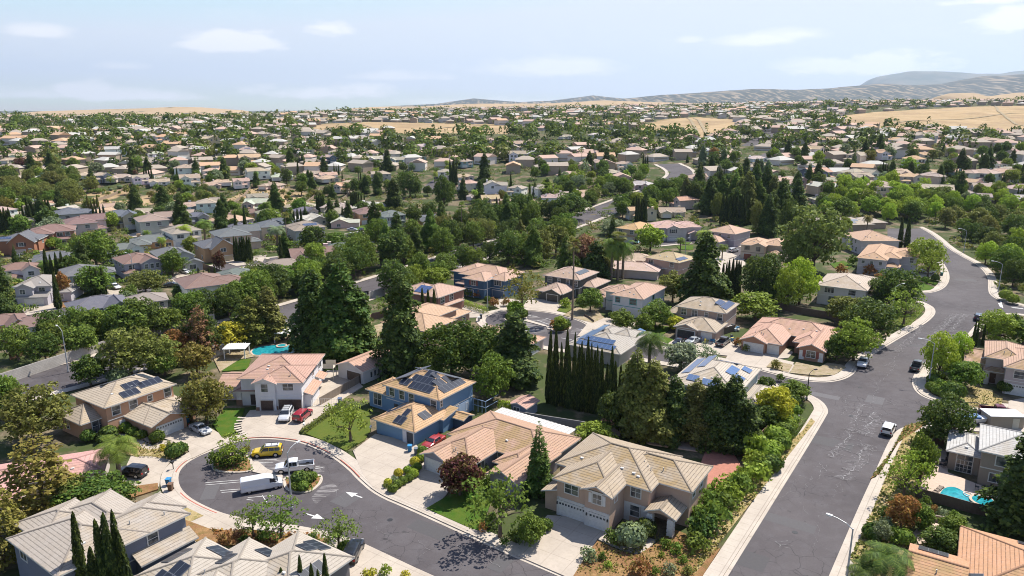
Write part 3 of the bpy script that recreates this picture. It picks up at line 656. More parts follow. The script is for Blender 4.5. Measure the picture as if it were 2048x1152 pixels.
def hedge(name, pts, wd, ht, color, label, z=0., dens=26, leaf=.2):
    """a clipped hedge along a line"""
    C, N = [], []
    for a, b in zip(pts[:-1], pts[1:]):
        a = Vector(a[:2]); b = Vector(b[:2]); d = b - a; ln = d.length; d.normalize(); s = Vector((-d.y, d.x)); n = int(dens * ln * (ht * 2 + wd)); u = rng.uniform(-.3, ln + .3, n); q = rng.uniform(0, 2 * ht + wd, n)
        for k in range(n):
            j = rng.normal() * .06
            if q[k] < ht: l, zz, nn = -wd / 2 + j, q[k], (-s.x, -s.y, .2)
            elif q[k] < ht + wd: l, zz, nn = q[k] - ht - wd / 2, ht + j + .06 * math.sin(u[k] * 2.2), (0, 0, 1)
            else: l, zz, nn = wd / 2 + j, q[k] - ht - wd, (s.x, s.y, .2)
            C.append((a.x + d.x * u[k] + s.x * l, a.y + d.y * u[k] + s.y * l, z + zz)); N.append(nn)
    C = np.array(C); N = np.array(N) + rng.normal(size=C.shape) * .35
    o = quads(name, C, N, leaf * rng.uniform(.7, 1.4, len(C)), M_LEAF, 1.1, color=color); tag(o, label, 'hedge'); return o
PR = {}
def proto(k, fn, n):
    PR[k] = [fn(i) for i in range(n)]
proto('B', lambda i: broad('garden_tree', 7, 3.1, 50 + 4 * i, 70, .34, base=.09 + .03 * i), 4)
proto('b', lambda i: broad('shade_tree', 9, 4.2, 84, 62, .33, base=.05, lobe=.22), 3)          # big, fine textured
proto('O', lambda i: broad('airy_tree', 7, 3.3, 36, 44, .28, base=.18, open_=1, lobe=.24), 3)          # loose, airy
proto('R', lambda i: conifer('conifer_tree', 17, 3.6, 27 + i, .42, 1.45, gaps=.13, prof=.55, per=14, rag=.42), 3)
proto('N', lambda i: conifer('conifer_tree', 14, 3.6, 17, .34, 1.0, droop=.05, gaps=.22, prof=.55, per=9), 2)
proto('K', lambda i: conifer('conifer_tree', 11, 1.9, 20, .26, 1.1, droop=.3, gaps=.1, prof=.85, per=11), 2)
proto('C', lambda i: cypress('cypress_tree', 12, .8 + .08 * i), 3)
proto('F', lambda i: palm('palm_tree', 14, 20, 2.6, fan=True, tr=.2), 1)
proto('Q', lambda i: palm('palm_tree', 7, 26, 3.4, .8, tr=.24), 2)
proto('S', lambda i: shrub('shrub', 1.4, 1.0, 10 + i), 3)
proto('s', lambda i: shrub('shrub', 1.2, .85, ball=True), 2)
USED = set(); PLANTS = []
LC = {k: tuple(x * 2.1 for x in v) for k, v in dict(g=(.066, .103, .018), d=(.036, .062, .014), l=(.125, .168, .022), L=(.18, .24, .026), o=(.095, .10, .028), y=(.27, .25, .025), r=(.17, .075, .03), p=(.055, .014, .020), w=(.12, .15, .085), k=(.030, .050, .014), c=(.014, .024, .008), b=(.15, .07, .045), e=(.10, .085, .022)).items()}
LN = dict(g='green', d='dark green', l='light green', L='bright lime-green', o='olive', y='golden yellow', r='rusty red', p='purple', w='grey-green', k='very dark green', c='black-green', b='dead brown', e='bronze')
KN = dict(B='round tree', b='big dense tree', O='airy tree', R='dense conifer', N='loose pine', K='slender conifer', C='cypress', F='tall fan palm', Q='feather palm', S='loose shrub', s='clipped round shrub')
def plant(kind, loc, h, w=None, col='g', label=None, group=None, jit=.15):
    pr = PR[kind]; i = rng.integers(len(pr)); src = pr[i]; sz = h / src['h']; sx = sz if w is None else (w / 2) / src['r']; rz = rng.uniform(0, 6.28)
    sc = (sx * rng.uniform(.94, 1.06), sx * rng.uniform(.94, 1.06), sz)
    if src.name in USED: o = dup(src, loc, rz, sc) if src.type == 'EMPTY' else src.copy()
    else: o = src; USED.add(src.name)
    if o.type != 'EMPTY' and o is not src: COL.objects.link(o)
    o.location = loc; o.rotation_euler = (0, 0, rz); o.scale = sc
    c = np.array(LC[col]) * rng.uniform(1 - jit, 1 + jit) * (1 + rng.normal(size=3) * .05); c = (*np.clip(c, .004, .6), 1)
    if o.type == 'EMPTY':
        for k in KIDS[o.name]:
            if k.name.startswith('crown'): k.color = c
    else: o.color = c
    cat = 'shrub' if kind in 'Ss' else 'tree'; tag(o, label, cat, group)
    if not label: PLANTS.append((o, kind, col, h))
    return o
def ppx(kind, u, vt, vb, w, col, label=None):
    """plant measured in the photo: column, top row, base row, crown width"""
    g = G(u, vb); s = proj(g)[2]; c = (g.y * CS) / (g - Vector((0, 0, H))).length; h = (vb - vt) / s / max(.7, .97)
    return plant(kind, g, h, w / s, col, label)
# ---------------------------------------------------------------- terrain
FIELDS = [[(600, 264), (640, 248), (740, 244), (1000, 249), (1060, 258), (1010, 268), (760, 266), (690, 266)],
 [(1262, 256), (1320, 240), (1390, 234), (1475, 240), (1470, 264), (1420, 276), (1330, 266)],
 [(1640, 236), (1750, 224), (1950, 213), (2400, 205), (2400, 280), (2048, 270), (1950, 264), (1850, 260), (1720, 256)],
 [(165, 408), (185, 386), (225, 374), (262, 374), (215, 412)], [(250, 404), (300, 378), (352, 380), (345, 410), (270, 414)], [(462, 410), (492, 376), (610, 382), (606, 412)], [(0, 372), (45, 362), (50, 372), (0, 388)], [(350, 383), (405, 381), (390, 392), (352, 396)], [(560, 240), (700, 232), (760, 236), (620, 246)]]
def axis(a, b, st, far, g=1.16):
    v = list(np.arange(a, b + .1, st)); s = st; x = a
    while x > -far: s *= g; x -= s; v.insert(0, x)
    s = st; x = b
    while x < far * (1 if far < 15000 else 1): s *= g; x += s; v.append(x)
    return np.array(v)
xs = axis(-780, 1000, 14, 16000); ys = axis(330, 1620, 10, 16000); ys = np.concatenate([[-400, -100, 0], ys[ys > 40]])
vv = [(x, y, hgt(x, y)) for y in ys for x in xs]; nx = len(xs); ny = len(ys)
ff = [(j * nx + i, j * nx + i + 1, (j + 1) * nx + i + 1, (j + 1) * nx + i) for j in range(ny - 1) for i in range(nx - 1)]
me = bpy.data.meshes.new('ground'); me.from_pydata(vv, [], ff); at = me.attributes.new('field', 'FLOAT', 'POINT'); vals = []
for p in vv:
    k = 0.
    if p[1] > 330:
        u, v, _ = proj(p)
        if any(inpoly(u, v, q) for q in FIELDS): k = 1.
        elif p[1] > 2300: k = .52 if u > 1250 else .2
    vals.append(k)
at.data.foreach_set('value', vals); me.materials.append(M_GROUND); me.polygons.foreach_set('use_smooth', [True] * len(ff))
tag(bpy.data.objects.new('ground', me), kind='structure'); COL.objects.link(bpy.data.objects['ground'])
def hill(name, prof, D, depth, mat_, rough=0., seed=0, back=.6):
    """a range of hills: crest given as (column, row) pairs, standing at distance D with a real front and back slope"""
    rg = random.Random(seed); n = 260; m = 36; u0, u1 = prof[0][0], prof[-1][0]; ph = [rg.uniform(0, 6.28) for _ in range(16)]; V = []
    us = [p[0] for p in prof]; vs = [p[1] for p in prof]
    for j in range(m + 1):
        t = j / m * (1 + back)
        for i in range(n + 1):
            tp = min(1., min(i, n - i) / (n * .10)); tp = tp * tp * (3 - 2 * tp)
            u = u0 + (u1 - u0) * i / n; v = float(np.interp(u, us, vs)); top = H + (217 - v) / F * D / .97; s = t if t < 1 else 1 - (t - 1) / back * .9
            base = -4.; s = max(0., s); e = s * s * (3 - 2 * s) * tp; y = (D - depth) + depth * t; x = (u - 1024) / F * D * (1 + (t - 1) * depth / D * .2)
            nz = 0
            if rough:
                f = 1.
                for o in range(5): nz += math.sin(x * .0021 * f * 9000 / D * 1.0 + ph[o] + math.sin(y * .0017 * f * 9000 / D + ph[o + 5]) * 1.9) / f; f *= 1.9
            V.append((x, y, base + (top - base) * e * (1 + rough * nz * (.35 + 1.2 * e * (1 - e) * 2)) - (1.5 if name else 0)))
    Fc = [(j * (n + 1) + i, j * (n + 1) + i + 1, (j + 1) * (n + 1) + i + 1, (j + 1) * (n + 1) + i) for j in range(m) for i in range(n)]
    q = bpy.data.meshes.new(name); q.from_pydata(V, [], Fc); q.materials.append(mat_); q.polygons.foreach_set('use_smooth', [True] * len(Fc)); o = bpy.data.objects.new(name, q); COL.objects.link(o); tag(o, kind='structure')
hill('golden_hill', [(80, 222), (160, 220), (230, 218), (320, 215.5), (370, 213), (420, 214), (470, 218), (540, 222)], 3600, 900, M_GOLD, .03, 3)
hill('golden_hills', [(620, 222), (760, 214), (850, 212), (960, 207), (1100, 207), (1200, 203), (1300, 205), (1420, 206), (1500, 214)], 3400, 1200, M_GOLD, .06, 5)
hill('pale_hills', [(700, 222), (800, 212), (880, 208), (950, 198), (990, 201), (1040, 205), (1100, 203), (1180, 194), (1240, 199), (1320, 202), (1400, 210)], 10500, 2600, M_OAK, .05, 8)
hill('wooded_ridge', [(1080, 220), (1160, 203), (1250, 198), (1310, 191), (1400, 187), (1480, 183), (1560, 184), (1640, 180), (1720, 172), (1780, 174), (1860, 170), (1930, 160), (1990, 158), (2048, 163), (2200, 156), (2400, 168)], 8200, 2600, M_OAK, .07, 12)
hill('tan_foothills', [(1800, 216), (1830, 200), (1870, 190), (1900, 189), (1930, 196), (1960, 193), (2000, 187), (2048, 189), (2120, 184), (2350, 190)], 2900, 700, M_GOLD, .04, 21)
hill('blue_mountains', [(1640, 225), (1690, 170), (1730, 160), (1780, 152), (1830, 151), (1900, 154), (1960, 152), (1990, 148), (2048, 146), (2150, 143), (2300, 155), (2500, 170)], 17500, 4200, M_MTN, .05, 17)

# ---------------------------------------------------------------- roads, pavements, patches of ground
def px(pts, z=0.): return [tuple(P(u, v)[:2]) for u, v in pts]
def sheet(name, pts, z, mat_, color=None):
    m = MB(); q = pts
    ar = sum(q[i][0] * q[(i + 1) % len(q)][1] - q[(i + 1) % len(q)][0] * q[i][1] for i in range(len(q)))
    if ar < 0: q = q[::-1]
    m.face([(x, y, z) for x, y in q], 0, [(x, y) for x, y in q]); o = m.build(name, mat_, color=color); tag(o, kind='structure'); return o
def smooth_line(p, n=2):
    for _ in range(n):
        q = [p[0]]
        for a, b in zip(p[:-1], p[1:]): q += [(a[0] * .75 + b[0] * .25, a[1] * .75 + b[1] * .25), (a[0] * .25 + b[0] * .75, a[1] * .25 + b[1] * .75)]
        p = q + [p[-1]]
    return p
def offs(p, d):
    o = []
    for i in range(len(p)):
        a = Vector(p[max(0, i - 1)]); b = Vector(p[min(len(p) - 1, i + 1)]); t = (b - a).normalized(); o.append((p[i][0] - t.y * d, p[i][1] + t.x * d))
    return o
def pavement(pts, d, w=2.0, red=()):
    """kerb and walk along a road edge; d = +1 when the walk lies left of the line's direction"""
    k = offs(pts, .16 * d); e = offs(pts, w * d); m = MB(); s = 0.
    for i in range(len(pts) - 1):
        l = math.dist(pts[i], pts[i + 1])
        def q(A, B, z, m_, v0, v1):
            f = [(A[i][0], A[i][1], z), (A[i + 1][0], A[i + 1][1], z), (B[i + 1][0], B[i + 1][1], z), (B[i][0], B[i][1], z)]; uv = [(s, v0), (s + l, v0), (s + l, v1), (s, v1)]
            if d < 0: f = f[::-1]; uv = uv[::-1]
            m.face(f, m_, uv)
        q(pts, e, .15, 0, 0, w)
        f = [(pts[i][0], pts[i][1], 0), (pts[i + 1][0], pts[i + 1][1], 0), (pts[i + 1][0], pts[i + 1][1], .15), (pts[i][0], pts[i][1], .15)]; m.face(f if d > 0 else f[::-1], 0, [(0, .1)] * 4)
        f = [(e[i][0], e[i][1], 0), (e[i + 1][0], e[i + 1][1], 0), (e[i + 1][0], e[i + 1][1], .15), (e[i][0], e[i][1], .15)]; m.face(f[::-1] if d > 0 else f, 0, [(0, .1)] * 4); s += l
    o = m.build('pavement', M_WALK); tag(o, kind='structure')
    # gutter pan lying on the asphalt
    g = offs(pts, -.45 * d); m = MB()
    for i in range(len(pts) - 1):
        f = [(pts[i][0], pts[i][1], .036), (pts[i + 1][0], pts[i + 1][1], .036), (g[i + 1][0], g[i + 1][1], .036), (g[i][0], g[i][1], .036)]; m.face(f[::-1] if d > 0 else f, 0, [(0, 0), (1.3, 0), (1.3, .2), (0, .2)])
    tag(m.build('gutter', M_WALK), kind='structure')
    for a, b in red:
        r = offs(pts, .0 * d)[a:b]; k2 = k[a:b]; m = MB()
        for i in range(len(r) - 1): f = [(r[i][0], r[i][1], .158), (r[i + 1][0], r[i + 1][1], .158), (k2[i + 1][0], k2[i + 1][1], .158), (k2[i][0], k2[i][1], .158)]; m.face(f if d > 0 else f[::-1])
        tag(m.build('red_kerb_paint', M_RED), kind='structure')
A1 = [(1386, 1250), (1447, 1152), (1649, 831), (1652, 818), (1638, 800), (1600, 783), (1560, 771), (1500, 757), (1420, 741), (1340, 727), (1260, 713), (1180, 706), (1110, 698), (1050, 684), (1010, 670), (978, 654), (967, 644), (968, 636), (978, 629), (1000, 623), (1028, 620), (1078, 622), (1119, 629), (1161, 641), (1183, 654), (1203, 666), (1244, 683), (1300, 694), (1360, 706), (1420, 718), (1484, 731), (1536, 744), (1576, 755), (1616, 762), (1656, 764), (1689, 757), (1707, 744), (1712, 729), (1745, 707), (1785, 682), (1843, 649), (1856, 640), (1868, 627), (1866, 616), (1855, 609), (1839, 602), (1795, 596)]
A2 = [(1795, 582), (1837, 587), (1869, 584), (1889, 574), (1897, 558), (1894, 541), (1883, 524), (1880, 513), (1883, 503), (1860, 493), (1829, 488), (1800, 481), (1775, 472)]
A3 = [(1775, 452), (1800, 448), (1835, 452), (1868, 470), (1895, 495), (1925, 513), (1953, 527), (1972, 544), (1980, 560), (1979, 576), (1982, 590), (2003, 602), (2048, 613), (2120, 630)]
A4 = [(2120, 642), (2048, 628), (2008, 627), (1980, 633), (1958, 647), (1944, 663), (1933, 677), (1915, 692), (1890, 707), (1847, 729), (1831, 752), (1828, 769), (1838, 787), (1860, 798), (1885, 805), (1950, 811), (2060, 820), (2140, 826)]
A5 = [(2140, 862), (2048, 858), (1940, 854), (1862, 851), (1832, 853), (1812, 856), (1798, 863), (1783, 884), (1758, 942), (1727, 1009), (1669, 1147), (1620, 1265)]
edges = [smooth_line(px(a), 2) for a in (A1, A2, A3, A4, A5)]
sheet('main_street', sum(edges, []), .02, M_ASPH)
for e in edges: pavement(e, 1)
B1 = [(1300, 1228), (1129, 1152), (1031, 1111), (933, 1067), (818, 1015), (756, 989), (720, 958), (702, 938), (667, 911), (622, 889), (587, 880), (533, 875), (489, 878), (453, 887), (418, 902), (392, 912), (364, 929), (350, 948), (351, 973), (369, 995), (400, 1013), (440, 1030), (475, 1038), (540, 1047), (622, 1060), (670, 1072), (707, 1086), (755, 1109), (844, 1147), (950, 1197), (1060, 1252)]
eb = smooth_line(px(B1), 2); sheet('culdesac_street', eb, .02, M_ASPH); pavement(eb, -1, 2.0, [(26, 33), (34, 52), (64, 70), (76, 86)])
# the collector road behind the long wall
def ribbon(name, cl, w, z, mat_):
    m = MB(); l = offs(cl, w / 2); r = offs(cl, -w / 2)
    zz = lambda p: hgt(p[0], p[1]) + z
    s = 0
    for i in range(len(cl) - 1):
        d = math.dist(cl[i], cl[i + 1]); m.face([(*r[i], zz(r[i])), (*r[i + 1], zz(r[i + 1])), (*l[i + 1], zz(l[i + 1])), (*l[i], zz(l[i]))], 0, [(s, 0), (s + d, 0), (s + d, w), (s, w)]); s += d
    tag(m.build(name, mat_), kind='structure')
STR = []
def dense(p, st=6):
    q = []
    for a, b in zip(p[:-1], p[1:]):
        n = max(1, int(math.dist(a, b) / st)); q += [(a[0] + (b[0] - a[0]) * k / n, a[1] + (b[1] - a[1]) * k / n) for k in range(n)]
    return q + [p[-1]]
def gpx(pts): return [tuple(G(u, v)[:2]) for u, v in pts]
coll = dense(smooth_line(gpx([(-260, 830), (-80, 800), (70, 768), (200, 735), (420, 672), (570, 630), (665, 601), (765, 568), (820, 551), (900, 523), (1010, 488), (1110, 455), (1195, 424), (1262, 399), (1315, 378), (1350, 362), (1365, 348), (1352, 336), (1335, 328)]), 2))
ribbon('collector_road', coll, 15.5, .03, M_ASPH)
for s_ in (-1, 1): ribbon('pavement', offs(coll, 8.9 * s_), 2.3, .16, M_WALK)
for nm, pts, w in (('residential_street', [(1504, 292), (1540, 268), (1570, 254), (1592, 240), (1598, 228), (1580, 218)], 17), ('residential_street', [(-20, 652), (60, 640), (140, 625), (190, 606), (235, 590), (300, 585)], 10), ('residential_street', [(690, 500), (705, 480), (730, 468), (755, 470)], 16),
                   ('residential_street', [(420, 540), (500, 525), (560, 520)], 10), ('residential_street', [(1290, 488), (1330, 484), (1400, 478), (1470, 500), (1440, 520)], 12), ('residential_street', [(300, 470), (350, 486), (380, 500)], 9),
                   ('residential_street', [(860, 380), (880, 362), (905, 352)], 12), ('residential_street', [(1500, 330), (1560, 300), (1580, 285)], 12)):
    STR += dense(smooth_line(gpx(pts), 2), 5)
    ribbon(nm, dense(smooth_line(gpx(pts), 2), 5), w, .12 if pts[0][1] < 400 else .03, M_ASPH)
    if pts[0][1] > 400:
        for s_ in (-1, 1): ribbon('pavement', offs(dense(smooth_line(gpx(pts), 2), 5), s_ * (w / 2 + .9)), 1.8, .15, M_WALK)
for pts in ([(1700, 262), (1780, 246), (1860, 240), (1960, 236), (2060, 226)], [(1990, 212), (2000, 228), (2040, 250), (2080, 262)], [(1375, 236), (1385, 246), (1392, 258), (1396, 270)], [(1388, 236), (1404, 250), (1412, 268)], [(700, 246), (735, 252), (760, 262)], [(860, 262), (900, 254), (960, 250), (1040, 252)]): ribbon('dirt_track', dense(smooth_line(gpx(pts), 2), 12), 3.6, .5, M_SAND)
def slabpx(name, pts, z, mat_, color=None, off=(0, 0, 1), ground=False):
    q = [tuple(G(off[0] + u / off[2], off[1] + v / off[2])[:2]) for u, v in pts]
    m = MB(); m.prism(q, 0, z); o = m.build(name, mat_, color=color); tag(o, kind='structure'); return o
Z1 = (0, 640, 2.25); Z2 = (400, 640, 2.25); Z3 = (800, 640, 2.25); Z4 = (1200, 640, 2.25); Z5 = (1536, 640, 2.25); ZH4 = (420, 670, 5.389); ZH6 = (100, 730, 5.12); ZR = (1780, 820, 3.47); Z12 = (1800, 620, 4.8); Z13 = (1460, 600, 7.2); Z14 = (1180, 540, 5.24); Z16 = (880, 510, 5.69); Z23 = (1600, 420, 4.8); ZL = (0, 380, 3.6); ZM = (400, 380, 3.6)
GRN = (.045, .115, .012); GR2 = (.085, .125, .022)
zc = .16
for pts, off in (([(1095, 1032), (1049, 1078), (1014, 1104), (1143, 1160), (1156, 1140), (1178, 1105), (1195, 1080), (1222, 1068), (1215, 1040)], (0, 0, 1)), ([(838, 948), (846, 920), (893, 944), (909, 962), (893, 990), (862, 1026), (815, 1005), (785, 990)], (0, 0, 1)),
                 ([(706, 903), (751, 869), (827, 885), (845, 905), (838, 947), (790, 972), (768, 990), (745, 975), (726, 950)], (0, 0, 1)), ([(500, 822), (622, 813), (640, 800), (684, 802), (600, 862), (594, 876), (533, 871), (486, 876), (482, 849), (493, 831)], (0, 0, 1)),
                 ([(622, 817), (622, 789), (648, 750), (660, 735), (700, 748), (726, 774), (685, 800), (669, 813)], (0, 0, 1)), ([(303, 871), (373, 855), (420, 857), (444, 871), (455, 884), (385, 918), (377, 902), (346, 884), (327, 878)], (0, 0, 1)),
                 ([(235, 868), (265, 872), (305, 893), (325, 882), (346, 884), (330, 902), (290, 904), (255, 886)], (0, 0, 1)), ([(262, 914), (290, 912), (345, 918), (322, 951), (318, 975), (262, 980), (240, 960)], (0, 0, 1)),
                 ([(369, 1053), (404, 1031), (440, 1028), (490, 1040), (484, 1058), (444, 1080), (391, 1086)], (0, 0, 1)), ([(690, 1100), (720, 1085), (900, 1170), (860, 1200), (700, 1165)], (0, 0, 1)),
                 ([(1195, 1080), (1232, 1096), (1268, 1110), (1292, 1106), (1312, 1083), (1297, 1076), (1283, 1093), (1266, 1097), (1212, 1070)], (0, 0, 1)), ([(930, 972), (976, 946), (984, 954), (942, 980)], (0, 0, 1)),
                 ([(170, 690), (720, 770), (800, 700), (910, 760), (840, 840), (620, 860), (520, 985), (230, 960), (-60, 850), (0, 740), (100, 650)], Z13), ([(760, 1040), (860, 930), (940, 945), (850, 1060)], Z13), ([(620, 862), (680, 850), (920, 905), (900, 945), (660, 895)], Z13),
                 ([(910, 690), (850, 800), (1200, 880), (1450, 905), (1560, 770), (1340, 690)], Z14), ([(740, 700), (900, 740), (860, 800), (700, 745)], Z14), ([(30, 570), (170, 505), (250, 520), (480, 560), (360, 690), (180, 690)], Z14),
                 ([(1010, 490), (1410, 540), (1320, 650), (1050, 620), (940, 600)], Z16), ([(540, 540), (700, 490), (900, 520), (960, 600), (700, 632)], Z16), ([(230, 570), (400, 600), (545, 655), (560, 680), (480, 715), (300, 720)], Z16), ([(1560, 930), (1700, 760), (1870, 720), (2048, 800), (2048, 905), (1880, 905)], Z16),
                 ([(1085, 560), (1150, 600), (1330, 620), (1400, 640), (1330, 700), (1150, 650), (1100, 690), (1080, 660)], Z23), ([(1040, 880), (1190, 850), (1200, 960), (1190, 1050), (1120, 1000), (1040, 950)], Z12),
                 ([(600, 910), (780, 950), (1200, 960), (1200, 975), (760, 968), (600, 935)], Z12), ([(400, 550), (490, 450), (600, 440), (600, 560), (450, 560)], (1160, 420, 4.65)), ([(1180, 440), (1400, 460), (1480, 430), (1560, 520), (1300, 600)], (1160, 420, 4.65)), ([(1260, 390), (1400, 400), (1460, 430), (1310, 480)], (1160, 420, 4.65)),
                 ([(150, 850), (300, 820), (350, 790), (420, 850), (330, 885), (180, 900)], ZL), ([(690, 760), (800, 690), (910, 740), (900, 790), (800, 770)], ZL), ([(1180, 640), (1290, 580), (1400, 600), (1330, 640), (1260, 690)], ZL), ([(90, 470), (200, 470), (280, 505), (240, 520)], ZL), ([(920, 325), (1040, 290), (1180, 290), (1150, 320), (960, 340)], ZL), ([(1610, 520), (1700, 500), (1800, 540), (1700, 550)], ZL),
                 ([(1240, 300), (1400, 290), (1370, 320), (1250, 320)], ZM), ([(370, 480), (480, 470), (450, 520), (380, 510)], ZM)):
    slabpx('driveway', pts, zc, M_CONC, off=off); zc += .0006
zc = .19
for pts, off, c in (([(852, 1019), (898, 992), (935, 970), (975, 958), (990, 985), (960, 1064), (935, 1056)], (0, 0, 1), GRN), ([(609, 868), (662, 831), (738, 818), (742, 862), (729, 882), (692, 903), (667, 892), (640, 880)], (0, 0, 1), GR2),
                    ([(449, 818), (489, 818), (484, 836), (469, 853), (469, 867), (444, 876), (425, 850)], (0, 0, 1), GRN), ([(444, 744), (463, 720), (502, 719), (495, 740)], (0, 0, 1), GRN), ([(651, 742), (650, 728), (678, 728), (678, 742)], (0, 0, 1), GRN),
                    ([(360, 685), (480, 610), (640, 590), (850, 600), (830, 640), (740, 695), (880, 735), (810, 780), (700, 740), (560, 740)], Z14, GRN), ([(1330, 640), (1400, 560), (1480, 570), (1500, 620), (1430, 665)], Z16, GR2), ([(1080, 690), (1140, 685), (1290, 750), (1250, 772), (1140, 782)], Z23, GRN), ([(1150, 650), (1330, 690), (1300, 725), (1160, 680)], Z23, GRN),
                    ([(290, 520), (420, 490), (520, 540), (430, 580), (330, 560)], Z23, GRN), ([(870, 970), (1020, 1000), (1130, 990), (1180, 920), (1190, 960), (1060, 1110), (930, 1130), (900, 1050)], Z23, GR2), ([(900, 340), (1055, 330), (1050, 375), (920, 370)], (1160, 420, 4.65), GRN), ([(930, 300), (1040, 305), (1000, 325), (930, 320)], (1160, 420, 4.65), GRN),
                    ([(520, 780), (640, 730), (700, 760), (600, 800)], ZL, (.03, .06, .015)), ([(1110, 265), (1200, 255), (1290, 275), (1250, 300), (1130, 290)], ZM, GRN)):
    slabpx('lawn', pts, zc, M_LAWN, c, off); zc += .0007
zc = .20
for nm, pts, off, mt in (('dry_lawn', [(555, 770), (700, 740), (870, 790), (985, 850), (970, 925), (700, 945), (570, 915)], Z12, M_DRYG), ('planting_bed', [(1143, 1160), (1178, 1105), (1195, 1084), (1240, 1104), (1275, 1112), (1312, 1090), (1345, 1060), (1385, 1075), (1440, 1100), (1395, 1170), (1300, 1240)], (0, 0, 1), M_MULCH), ('planting_bed', [(1225, 1092), (1222, 1072), (1245, 1065), (1285, 1075), (1278, 1092), (1262, 1096)], (0, 0, 1), M_DRYG),
                         ('verge', [(1390, 1150), (1630, 845), (1622, 838), (1606, 862), (1560, 905), (1500, 960), (1440, 1040), (1400, 1110)], (0, 0, 1), M_DRYG), ('verge', [(1829, 866), (1812, 868), (1798, 895), (1770, 960), (1747, 1018), (1700, 1120), (1760, 1200), (1830, 1060), (1830, 960), (1850, 880)], (0, 0, 1), M_DRYG),
                         ('side_yard', [(1395, 945), (1412, 900), (1290, 868), (1200, 845), (1205, 838), (1460, 898), (1480, 930), (1440, 990), (1400, 1000)], (0, 0, 1), M_REDP), ('pool_deck', [(185, 610), (300, 230), (390, 300), (400, 440), (600, 520), (780, 570), (745, 745), (560, 712)], ZR, M_DECK), ('patio', [(160, 860), (240, 770), (400, 820), (390, 900), (200, 940)], ZR, M_DECK), ('pool_deck', [(410, 215), (440, 160), (520, 120), (700, 80), (940, 90), (1140, 140), (1130, 200), (900, 240), (480, 240)], ZH4, M_DECK),
                         ('pool_deck', [(1245, 865), (1270, 835), (1400, 850), (1440, 880), (1400, 905), (1300, 890)], (0, 0, 1), M_DECK), ('front_yard', [(520, 975), (620, 865), (680, 895), (900, 945), (840, 1050)], Z13, M_SAND), ('front_yard', [(860, 1060), (950, 905), (1290, 975), (1400, 915), (1600, 940), (1670, 985), (1500, 1090), (1250, 1100)], Z13, M_SAND), ('front_yard', [(1400, 690), (1560, 600), (1790, 640), (1870, 720), (1740, 780)], Z16, M_SAND),
                         ('front_yard', [(570, 830), (700, 740), (860, 800), (980, 880), (1230, 850), (1330, 850), (1400, 870), (1250, 980), (1000, 940), (880, 950), (700, 900)], ZH6, M_DRYG), ('front_yard', [(1240, 80), (1540, 40), (1545, 100), (1230, 200)], (0, 960, 4.876), M_MULCH), ('front_yard', [(1660, 200), (1985, 360), (1820, 435), (1760, 330)], (0, 960, 4.876), M_DRYG), ('front_yard', [(410, 790), (440, 780), (520, 790), (500, 850), (400, 850)], ZL, M_MULCH), ('street_bed', [(930, 420), (985, 390), (1140, 100), (1300, 60), (1250, 100), (1100, 200), (1000, 330)], (1430, 820, 3.0), M_MULCH),
                         ('planting_strip', [(270, 1005), (420, 1060), (600, 1075), (660, 1080), (640, 1100), (400, 1090)], (0, 0, 1), M_MULCH), ('gravel_yard', [(420, 705), (470, 680), (640, 650), (740, 630), (745, 655), (640, 690), (480, 720), (440, 745)], (0, 0, 1), M_SAND), ('gravel_yard', [(740, 655), (790, 640), (790, 690), (740, 700)], (0, 0, 1), M_SAND)):
    slabpx(nm, pts, zc, mt, off=off); zc += .0007
# islands and their kerbs, worn parking asphalt
def island(pts, off, top=M_MULCH):
    q = smooth_line([tuple(P(off[0] + u / off[2], off[1] + v / off[2])[:2]) for u, v in pts + [pts[0]]], 2)[:-1]
    c = Vector((sum(p[0] for p in q) / len(q), sum(p[1] for p in q) / len(q))); inn = [tuple(Vector(p) + (c - Vector(p)).normalized() * .45) for p in q]
    m = MB(); m.prism(q, .0, .17); tag(m.build('kerbed_island', M_WALK), kind='structure')
    m = MB(); m.prism(inn, .0, .185); tag(m.build('island_bed', top), kind='structure')
island([(47, 655), (60, 632), (110, 612), (160, 600), (222, 612), (240, 640), (240, 685), (170, 692), (100, 690), (60, 682)], Z2)
island([(372, 720), (400, 702), (540, 695), (555, 712), (548, 740), (500, 780), (440, 782), (380, 770)], Z2)
island([(725, 730), (780, 700), (860, 680), (950, 690), (955, 750), (880, 770), (770, 765)], Z16)
island([(1262, 800), (1330, 780), (1440, 780), (1500, 810), (1490, 850), (1420, 880), (1300, 880), (1258, 850)], Z16)
for pts, off in (([(238, 640), (262, 640), (300, 672), (372, 702), (372, 722), (300, 702), (236, 686)], Z2), ([(955, 680), (975, 680), (1000, 740), (1240, 815), (1262, 850), (1225, 850), (1210, 822), (1000, 765), (955, 752)], Z16)):
    slabpx('kerbed_divider', pts, .165, M_WALK, off=off)
sheet('parking_surface', px([(400 + u / 2.25, 640 + v / 2.25) for u, v in [(250, 640), (300, 620), (430, 625), (560, 660), (560, 690), (400, 700), (340, 700)]]), .028, M_FADED)
sheet('parking_surface', px([(880 + u / 5.69, 510 + v / 5.69) for u, v in [(975, 680), (1010, 672), (1290, 760), (1240, 812), (1000, 740)]]), .028, M_FADED); sheet('parking_surface', px([(880 + u / 5.69, 510 + v / 5.69) for u, v in [(890, 772), (1000, 768), (1210, 825), (1225, 870), (1100, 895), (900, 850)]]), .029, M_FADED)
sheet('parking_surface', px([(880 + u / 5.69, 510 + v / 5.69) for u, v in [(1500, 860), (1560, 830), (1640, 870), (1560, 920), (1480, 900)]]), .029, M_FADED)
sheet('parking_surface', px([(400 + u / 2.25, 640 + v / 2.25) for u, v in [(500, 800), (545, 750), (600, 735), (630, 760), (560, 800), (520, 830)]]), .028, M_FADED)
